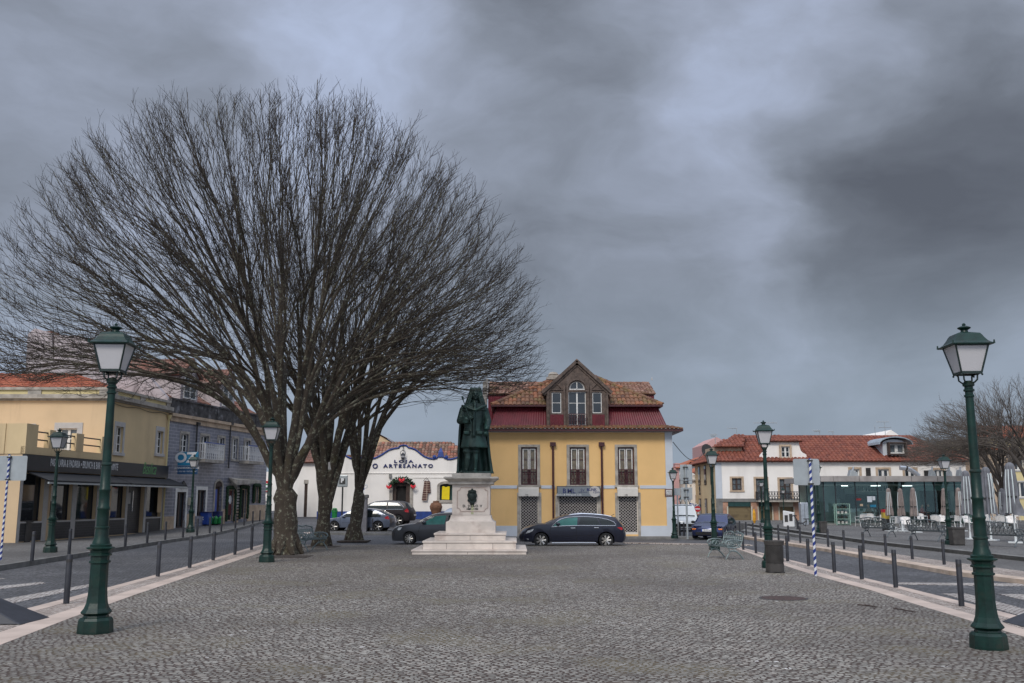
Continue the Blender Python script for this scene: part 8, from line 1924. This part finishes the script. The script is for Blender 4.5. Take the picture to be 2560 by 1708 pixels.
cl = ['leftmost white cafe chair, facing right before the glass','white cafe chair second from left, armrests toward the glass','white cafe chair beside the leftmost small parasol','white cafe chair facing left below the middle small parasol','white cafe chair seen squarely from behind below the third small parasol','white cafe chair from behind, just left of the terrace lamp','white cafe chair turned sideways beside the terrace lamp','white cafe chair partly behind the terrace lamp pole','white cafe chair facing the cafe right of the terrace lamp','white cafe chair left of the first big grey parasol pole','white cafe chair just right of the foreground lamp column','white cafe chair under the rightmost big grey parasol, left of its pole','white cafe chair at the far right of the terrace','back row white chair between the second and third small parasols','back row white chair behind the tables left of the terrace lamp','back row white chair at the leftmost small parasol','back row white chair beside the fourth small parasol','back row white chair behind the second big parasol']
for (u,v,a), lb in zip(rows[0][1], cl): chair(G(z7(u,v),TZ), R(a), lb)
k_ = 0
for (u,v,a), lb in zip(((700,1118,170),(800,1108,20),(960,1112,200),(1170,1108,10),(1250,1112,160),(1390,1108,-20),(1540,1110,190),(1610,1106,30),(1740,1110,-40),(1850,1112,150),(1930,1108,10),(2150,1112,200),(2270,1108,-10)),
  ('left end','left end just right of the first','gap before the middle small parasol','gap behind the third small parasol','gap right of the third small parasol','middle, left of the terrace lamp','left of the fifth small parasol','right of the fifth small parasol','left side of the first big parasol','gap behind the foreground lamp','right edge of the foreground lamp','gap left of the tallest parasol','far right end')): chair(G(z7(u,v),TZ), R(a), f'rearmost row white cafe chair, {lb}')
tl_ = ['leftmost cafe table between the first two white chairs','cafe table below the leftmost small parasol','cafe table at the middle small parasol','cafe table with two chairs at the third small parasol','cafe table directly left of the terrace lamp','cafe table right of the terrace lamp','cafe table behind the foreground lamp column','cafe table at the far right under the big parasols']
for (u,v), lb in zip(((745,1175),(850,1130),(975,1180),(1070,1195),(1270,1170),(1560,1165),(1900,1175),(2170,1170)), tl_):
    p = G(z7(u,v),TZ)
    if ft[0]: ft[0] = False; tb0.location = p; tb0['label'] = lb
    else: dup(tb0, p, 0, lb)
M['whitestripe'] = mat('white_parasol_rib', (.55,.60,.60), .5, .1, var=.08)
def make_parasol(label, H_, R_, mt, grp, zbot, seed=1, flap=.2):
    t = thing('parasol', label, 'parasol', group=grp); rng = random.Random(seed)
    MB().lathe([(.028,0),(.028,H_-.1)],10).build('pole', M['chairlegs'], t)
    MB().box(-.28,.28,-.28,.28,0,.05).lathe([(.05,.05),(.045,.35)],10).build('base', M['chairlegs'], t)
    n = 48; f = MB(); prof = [(1.0,zbot),(1.02,zbot+.12*(H_-zbot)),(.80,zbot+.33*(H_-zbot)),(.84,zbot+.42*(H_-zbot)),(.80,zbot+.62*(H_-zbot)),(.66,zbot+.8*(H_-zbot)),(.58,zbot+.90*(H_-zbot)),(.60,zbot+.93*(H_-zbot)),(.45,zbot+.975*(H_-zbot)),(.15,H_)]
    for j, (rr, z) in enumerate(prof):
        amp = .20*(1-j/len(prof))+.05
        for i in range(n):
            a = 2*math.pi*i/n; r = R_*rr*(1+amp*math.sin(8*a+.3*j)+.5*amp*math.sin(5*a+seed+j*.5)); f.v.append((r*math.cos(a),r*math.sin(a),z+(.10*R_*math.sin(8*a+seed)+.12*R_*math.sin(3*a+seed) if j == 0 else 0)))
    for j in range(len(prof)-1):
        for i in range(n): i2=(i+1)%n; f.f.append((j*n+i,j*n+i2,(j+1)*n+i2,(j+1)*n+i)); f.m.append(0)
    f.f.append(tuple((len(prof)-1)*n+i for i in range(n))); f.m.append(0); f.build('folded_canopy', mt, t, smooth=True)
    MB().lathe([(R_*.62,H_*.905),(R_*.66,H_*.86),(R_*.64,H_*.90)],16,cap=False).build('top_vent', mt, t)
    MB().lathe([(R_*.93,zbot+.33*(H_-zbot)-.03),(R_*.93,zbot+.33*(H_-zbot)+.03)],20,cap=False).build('strap', M['plastic'], t)
    for a0 in (-1.95,-1.35,-2.5):
        MB().tube([(R_*rr*1.09*math.cos(a0),R_*rr*1.09*math.sin(a0),z) for rr,z in ((.95,zbot+.03),(.86,zbot+.33*(H_-zbot)),(.86,zbot+.5*(H_-zbot)),(.78,zbot+.68*(H_-zbot)),(.64,zbot+.86*(H_-zbot)))],.026 if R_>.2 else .02,5).build('rib', M['whitestripe'], t)
    if flap:
        a0 = -.5; MB().add([(R_*.7*math.cos(a0),R_*.7*math.sin(a0),zbot+.35*(H_-zbot)),(R_*1.9*math.cos(a0),R_*1.9*math.sin(a0),zbot-.1),(R_*1.0*math.cos(a0-.9),R_*1.0*math.sin(a0-.9),zbot-.05),(R_*1.5,-R_*.3,zbot+.1)],[(0,1,2),(0,3,1),(0,2,3)]).build('loose_flap', mt, t)
    return t
sp0 = make_parasol('first small taupe parasol from the left, folded, in front of the cafe glass',2.62,.20,M['taupecloth'],'small folded taupe parasols',.95,flap=0)
Ysp = 56.0
def at_top(o, top, Y, H_): p = P(top,Y); s_ = (p.z-TZ)/H_; o.location = (p.x,Y,TZ); o.scale = (s_,)*3
at_top(sp0, z7(925,758), Ysp, 2.62)
for (x,y,Y), lb in zip(((1048,760,56),(1180,752,54),(1503,758,57),(1655,752,56)),('second small taupe parasol from the left, folded, left of the yellow box','third small taupe parasol, folded, tallest of the taupe ones','small folded taupe parasol just left of the terrace lamp','small folded taupe parasol between the terrace lamp and the big grey ones')):
    o = dup(sp0, None, R(37*x%360), lb); at_top(o, z7(x,y), Y, 2.62)
bp0 = make_parasol('big grey folded parasol left of the foreground lamp',3.2,.27,M['greycloth'],'big folded grey parasols',1.15,seed=3)
at_top(bp0, z7(1733,572), 44.5, 3.2)
o = dup(bp0, None, R(50), 'big grey folded parasol just right of the foreground lamp'); at_top(o, z7(1945,535), 43, 3.2)
o = dup(bp0, None, R(-25), 'tallest big grey folded parasol near the right picture edge'); at_top(o, z7(2195,488), 40.5, 3.2)
o = dup(bp0, None, R(-75), 'big dark folded parasol seen between the two rightmost parasols, farther back'); at_top(o, zu(1590,1090), 62, 3.2)
q = P(z7(1118,1040),54); t_ = thing('ice_cream_box', 'red and yellow box standing between the second and third small parasols', 'box', (q.x,57,TZ)); hh = P(z7(0,980),57).z-TZ
MB().box(-.19,.19,-.19,.19,.0,hh*.55).build('stand', M['plastic'], t_); MB().box(-.2,.2,-.2,.2,hh*.55,hh*.85).build('yellow_panel', mat('dull_yellow',(.45,.33,.05),.7), t_); MB().box(-.2,.2,-.2,.2,hh*.85,hh).build('red_panel', M['signred'], t_)

# ------------------------------------------------------------------ trees
def barkmat(name, base, hi, lich):
    m, nt, bs = newmat(name); c = cmix(nt, tnoise(nt, 6, 6, .7, stretch=(1,1,.35)), base, hi)
    c = cmix(nt, mth(nt,'MULTIPLY', sstep(nt, tnoise(nt, 7, 6, .7), .53, .62), .7), c, lich)
    c = cmix(nt, mth(nt,'MULTIPLY', sstep(nt, tnoise(nt, 1.6, 5, .65), .55, .75), .55), c, (.075,.065,.022))
    nt.links.new(c, bs.inputs['Base Color']); bs.inputs['Roughness'].default_value = .95; bump(nt, bs, tnoise(nt, 14, 7, .7, stretch=(1,1,.3)), 1.0, .05); return m
M['bark'] = barkmat('lichened_bark', (.024,.017,.012), (.082,.063,.044), (.25,.25,.18))
M['twig'] = mat('dark_twig_bark', (.024,.018,.015), .95, var=.4, scale=2); M['brown_twig'] = mat('brown_twig_bark', (.085,.070,.058), .95, var=.3, scale=2)
def tree(label, base, trunk_r, fork_h, C, env, ntips, seed, twigs=9, lean=(0,0), twigmat='twig', tipr=.011, elmin=-18, p_=2.0, zk_=.6, stems=13, group='bare lime trees on the plaza'):
    rng = np.random.default_rng(seed); rx, ry, rz_ = env; base = np.array(base, float); C = np.array(C, float)
    az = rng.uniform(0, 2*np.pi, ntips); s_el = rng.uniform(math.sin(R(elmin)), 1, ntips); el = np.arcsin(s_el)
    rr = np.where(rng.random(ntips) < .62, rng.uniform(.91,1.0,ntips), rng.uniform(.45,.9,ntips)); rr *= 1+.02*np.sin(az*5+seed)*np.cos(el*3)
    T = np.stack([np.cos(az)*np.cos(el)*rx, np.sin(az)*np.cos(el)*ry, np.sin(el)*rz_],1)*rr[:,None]+C
    q_ = np.hypot(T[:,0]-base[0],T[:,1]-base[1]); T[:,2] = np.maximum(T[:,2], fork_h+.8+np.minimum(q_,4.5)*zk_+rng.uniform(0,.8,ntips))
    fork = base + np.array([lean[0],lean[1],fork_h])
    pos = [base+np.array([0,0,-.1]), base+np.array([lean[0]*.3,lean[1]*.3,fork_h*.35]), base+np.array([lean[0]*.7,lean[1]*.7,fork_h*.75]), fork]; par = [-1,0,1,2]; tips = {}
    def rec(idx, node, d, depth):
        P0 = pos[node]; V = T[idx]-P0; cen = V.mean(0); dist = np.linalg.norm(cen)+1e-6; md = np.linalg.norm(V,axis=1)
        if len(idx) == 1:
            v = V[0]; L_ = np.linalg.norm(v); k = max(1,int(L_/.7)); cur = node; D0 = d
            for i in range(k):
                tgt = P0 + v*(i+1)/k; bow = np.array([0,0,-.09*L_])*math.sin(math.pi*(i+1)/k) if i < k-1 else 0
                q = tgt + bow + d*(.10*L_*math.sin(math.pi*(i+1)/k)) + (rng.normal(0,.05,3) if i < k-1 else 0)
                pos.append(q); par.append(cur); cur = len(pos)-1
            tips[cur] = True; return
        fr = (.05,.07,.09,.12,.14,.17,.20)[min(depth,6)]*rng.uniform(.7,1.35); L_ = min(md.min()*.85, dist*fr+.12)
        tc_ = cen/dist; w_ = .55 if depth > 0 else .3; nd = d*w_+tc_*(1-w_)+rng.normal(0,.05,3)*(1 if depth>1 else 0)+np.array([0,0,(.45,.40,.32,.22,.12)[depth] if depth < 5 else 0]); nd /= np.linalg.norm(nd)
        k = max(1,int(L_/.8)); cur = node
        for i in range(k): pos.append(P0+nd*L_*(i+1)/k+(rng.normal(0,.035,3) if i<k-1 else 0)); par.append(cur); cur = len(pos)-1
        V = T[idx]-pos[cur]; U = V/np.linalg.norm(V,axis=1)[:,None]; Uc = U-U.mean(0)
        _,_,vt = np.linalg.svd(Uc, full_matrices=False); pr = Uc@vt[0]
        q = rng.uniform(.32,.68); cut = np.quantile(pr, q); a = idx[pr <= cut]; b = idx[pr > cut]
        if len(a) == 0 or len(b) == 0: a, b = idx[:len(idx)//2], idx[len(idx)//2:]
        for g_ in (a, b):
            cg = (T[g_]-pos[cur]).mean(0); cg /= np.linalg.norm(cg); nn = nd*.55+cg*.45; rec(g_, cur, nn/np.linalg.norm(nn), depth+1)
    def split_(idx, k):
        if k <= 1 or len(idx) < 4: return [idx]
        U = T[idx]-fork; U /= np.linalg.norm(U,axis=1)[:,None]; _,_,vt = np.linalg.svd(U-U.mean(0), full_matrices=False); pr = U@vt[0]
        ka = k//2; cut = np.quantile(pr, ka/k); a, b = idx[pr <= cut], idx[pr > cut]
        return split_(a, ka)+split_(b, k-ka)
    for g_ in split_(np.arange(ntips), stems):
        cg = (T[g_]-fork).mean(0); cg /= np.linalg.norm(cg); st = 3 if rng.random() < .6 else 2
        d0 = np.array([0,0,.95])+cg*.6+rng.normal(0,.06,3); d0 /= np.linalg.norm(d0); P0 = pos[st]; L_ = rng.uniform(1.2,2.6)*(1.4 if st == 2 else 1); cur = st
        for i in range(3): d0 = d0+cg*.06; d0 /= np.linalg.norm(d0); pos.append(P0+d0*L_*(i+1)/3+rng.normal(0,.04,3)); par.append(cur); cur = len(pos)-1
        rec(g_, cur, d0, 1)
    N = len(pos); pos_a = np.array(pos); par_a = np.array(par); rad = np.zeros(N); acc = np.zeros(N)
    for i in range(N-1,-1,-1):
        rad[i] = tipr if acc[i] == 0 else max(tipr, acc[i]**(1/p_)*1.0)
        if i in tips: rad[i] = tipr*.7; 
        if par_a[i] >= 0: acc[par_a[i]] += max(rad[i], tipr)**p_
    rad *= np.where(rad > tipr*1.5, trunk_r/rad[3]*1.0, 1) if rad[3] > trunk_r*1.6 or rad[3] < trunk_r*.7 else 1
    for i in range(4): rad[i] = trunk_r*(1.32,1.02,1.0,1.05)[i]
    ch = [[] for _ in range(N)]
    for i in range(1,N): ch[par_a[i]].append(i)
    V, F, V2, F2 = [], [], [], []
    def tube_(pts, rs, n, V, F):
        b0 = len(V); pts = [Vector(p) for p in pts]; t = (pts[1]-pts[0]).normalized(); x = t.orthogonal().normalized(); K_ = len(pts)
        for j in range(K_):
            t = (pts[min(j+1,K_-1)]-pts[max(j-1,0)]).normalized(); x = x-t*x.dot(t); x = x.normalized() if x.length > 1e-6 else t.orthogonal().normalized(); y = t.cross(x)
            for i in range(n): a = 2*math.pi*i/n; V.append(tuple(pts[j]+(x*math.cos(a)+y*math.sin(a))*rs[j]))
        for j in range(K_-1):
            for i in range(n): i2=(i+1)%n; F.append((b0+j*n+i,b0+j*n+i2,b0+(j+1)*n+i2,b0+(j+1)*n+i))
        F.append(tuple(b0+(K_-1)*n+i for i in range(n)))
    stack = [(0,None)]
    while stack:
        s0, pn = stack.pop(); chain = ([pn] if pn is not None else [])+[s0]; cur = s0
        while ch[cur]:
            c = max(ch[cur], key=lambda k: rad[k]+.02*(np.dot(pos_a[k]-pos_a[cur], pos_a[cur]-pos_a[par_a[cur]]) if par_a[cur] >= 0 else 0)*0)
            for o_ in ch[cur]:
                if o_ != c: stack.append((o_, cur))
            chain.append(c); cur = c
        rs = [rad[k] for k in chain]
        if pn is not None: rs[0] = min(rad[pn]*.8, rad[s0]*1.25)
        P_ = pos_a[chain]; r0 = max(rs)
        if r0 > .05:   # smooth the thick ones
            Q, RR = [], []
            for j in range(len(P_)-1):
                p0 = P_[max(j-1,0)]; p1 = P_[j]; p2 = P_[j+1]; p3 = P_[min(j+2,len(P_)-1)]
                for t in (0,.5): Q.append(.5*((2*p1)+(-p0+p2)*t+(2*p0-5*p1+4*p2-p3)*t*t+(-p0+3*p1-3*p2+p3)*t**3)); RR.append(rs[j]*(1-t)+rs[j+1]*t)
            Q.append(P_[-1]); RR.append(rs[-1]); P_, rs = Q, RR
        if r0 > .2: rs = [r*(1+.07*math.sin(j*1.7+seed)) for j, r in enumerate(rs)]
        tube_(P_, rs, 14 if r0 > .2 else 8 if r0 > .06 else 5 if r0 > .025 else 3, V, F)
    rs_ = random.Random(seed)
    for k in tips:
        cur = k; path = [pos_a[k]]
        while len(path) < 3 and par_a[cur] >= 0: cur = par_a[cur]; path.append(pos_a[cur])
        for _ in range(twigs):
            j = rs_.randrange(len(path)-1); t = rs_.random(); a = Vector(path[j]).lerp(Vector(path[j+1]), t); d = (Vector(path[j])-Vector(path[j+1])).normalized()
            o_ = d.orthogonal().normalized(); o_.rotate(Matrix.Rotation(rs_.uniform(0,6.28),3,d)); L_ = rs_.uniform(.3,.75); dd = (d*.8+o_*.65+Vector((0,0,.22))).normalized()
            m_ = a+dd*L_*.55; e2 = (dd+o_*.2+Vector((rs_.uniform(-.3,.3),rs_.uniform(-.3,.3),.15))).normalized(); tube_([a,m_,m_+e2*L_*.5],[tipr*.62,tipr*.5,tipr*.3],3,V2,F2)
            if rs_.random() < .7: e3 = (dd-o_*.5+Vector((0,0,.1))).normalized(); tube_([m_,m_+e3*L_*.42],[tipr*.45,tipr*.28],3,V2,F2)
    t_ = thing('lime_tree', label, 'tree', tuple(base), 0, group); bb = np.array(base)
    def mk(nm, V, F, mt):
        me = bpy.data.meshes.new(nm); me.from_pydata([(v[0]-bb[0],v[1]-bb[1],v[2]-bb[2]) for v in V], [], F); me.polygons.foreach_set('use_smooth',[True]*len(F)); return from_me(nm, me, mt, t_)
    mk('trunk', V, F, M['bark'] if twigmat == 'twig' else M[twigmat]); mk('crown', V2, F2, M[twigmat])
    f = MB(); rg = random.Random(seed)
    for k in range(7):
        a = 6.28*k/7+rg.random()*.5; f.tube([(trunk_r*.5*math.cos(a),trunk_r*.5*math.sin(a),.75),(trunk_r*1.0*math.cos(a),trunk_r*1.0*math.sin(a),.28),(trunk_r*1.5*math.cos(a),trunk_r*1.5*math.sin(a),.0)],[trunk_r*.45,trunk_r*.42,trunk_r*.18],8)
    f.build('root_flare', M['bark'], t_, smooth=True)
    return t_
b1 = G(D(655,1272)); b2_ = G(D(738,1253)); b3_ = G(D(812,1240))
tree('largest bare lime tree nearest the camera, with lichened trunk beside the left bench', b1, .40, 2.0, (b1.x-.85,b1.y,7.0), (10.0,8.6,10.2), 2050, 3, twigs=9, tipr=.0105, p_=2.08, stems=9, zk_=.70, lean=(-.1,.1), elmin=-8)
tree('second bare lime tree with a deep cleft in its trunk, behind the left bench', b2_, .28, 1.8, (b2_.x+.7,b2_.y+.3,7.8), (6.8,6.2,8.6), 330, 5, twigs=7, tipr=.0095, stems=7, lean=(.1,0), elmin=-8, zk_=.8)
tree('third bare lime tree with a forked mossy trunk in front of the parked hatchback', b3_, .29, 2.0, (b3_.x+1.5,b3_.y,9.4), (7.7,6.3,7.6), 430, 8, twigs=7, lean=(.2,0), tipr=.0105, stems=8, elmin=-8, zk_=1.05)
for i, (p_s, Y, rx, rz_, lb) in enumerate(((zu(1640,1180),66,6.0,4.2,'bare brown tree behind the big grey parasols at the right'),((2590,1240),60,6.8,4.9,'bare brown tree cut by the right picture edge'),((2500,1240),82,7.3,5.4,'bare brown tree farther back between the right hand trunks'))):
    q = P(p_s,Y); tree(lb, (q.x,Y,TZ), .22, 2.4, (q.x-.6,Y,4.6), (rx,rx,rz_), 520, 20+i, twigs=7, twigmat='brown_twig', tipr=.011, zk_=.35, stems=8, elmin=-8, group='bare trees at the right')
for x_, y_, lb in ((1180,100,'small white floodlight box strapped in the second tree fork'),):
    q = P(zm(x_,y_), b2_.y-.2); t_ = thing('floodlight', lb, 'floodlight', q, R(20)); MB().box(-.13,.13,-.05,.1,-.15,.18).build('casing', M['ltgrey'], t_, bevel=.02); MB().tube([(0,.1,0),(.1,.25,-.2)],.02,5).build('bracket', M['plastic'], t_)
q = P(z4(420,95), b3_.y-.3); t_ = thing('floodlight', 'upper pale floodlight box fixed high on the third tree limb', 'floodlight', q, R(-10)); MB().box(-.16,.16,-.06,.1,-.15,.13).build('casing', M['letterwhite'], t_, bevel=.02); MB().tube([(0,.1,0),(.0,.3,0)],.02,5).build('bracket', M['plastic'], t_)
cb_ = thing('overhead_cable', 'thin cable crossing from the ochre house to the long white house', 'cable', (0,0,0)); a, c = P(z5(1515,680),YB-.05), P(z6(450,330),88); MB().tube([tuple(a.lerp(c,i/12)-Vector((0,0,.9*math.sin(math.pi*i/12)))) for i in range(13)],.025,4).build('wire', M['plastic'], cb_)
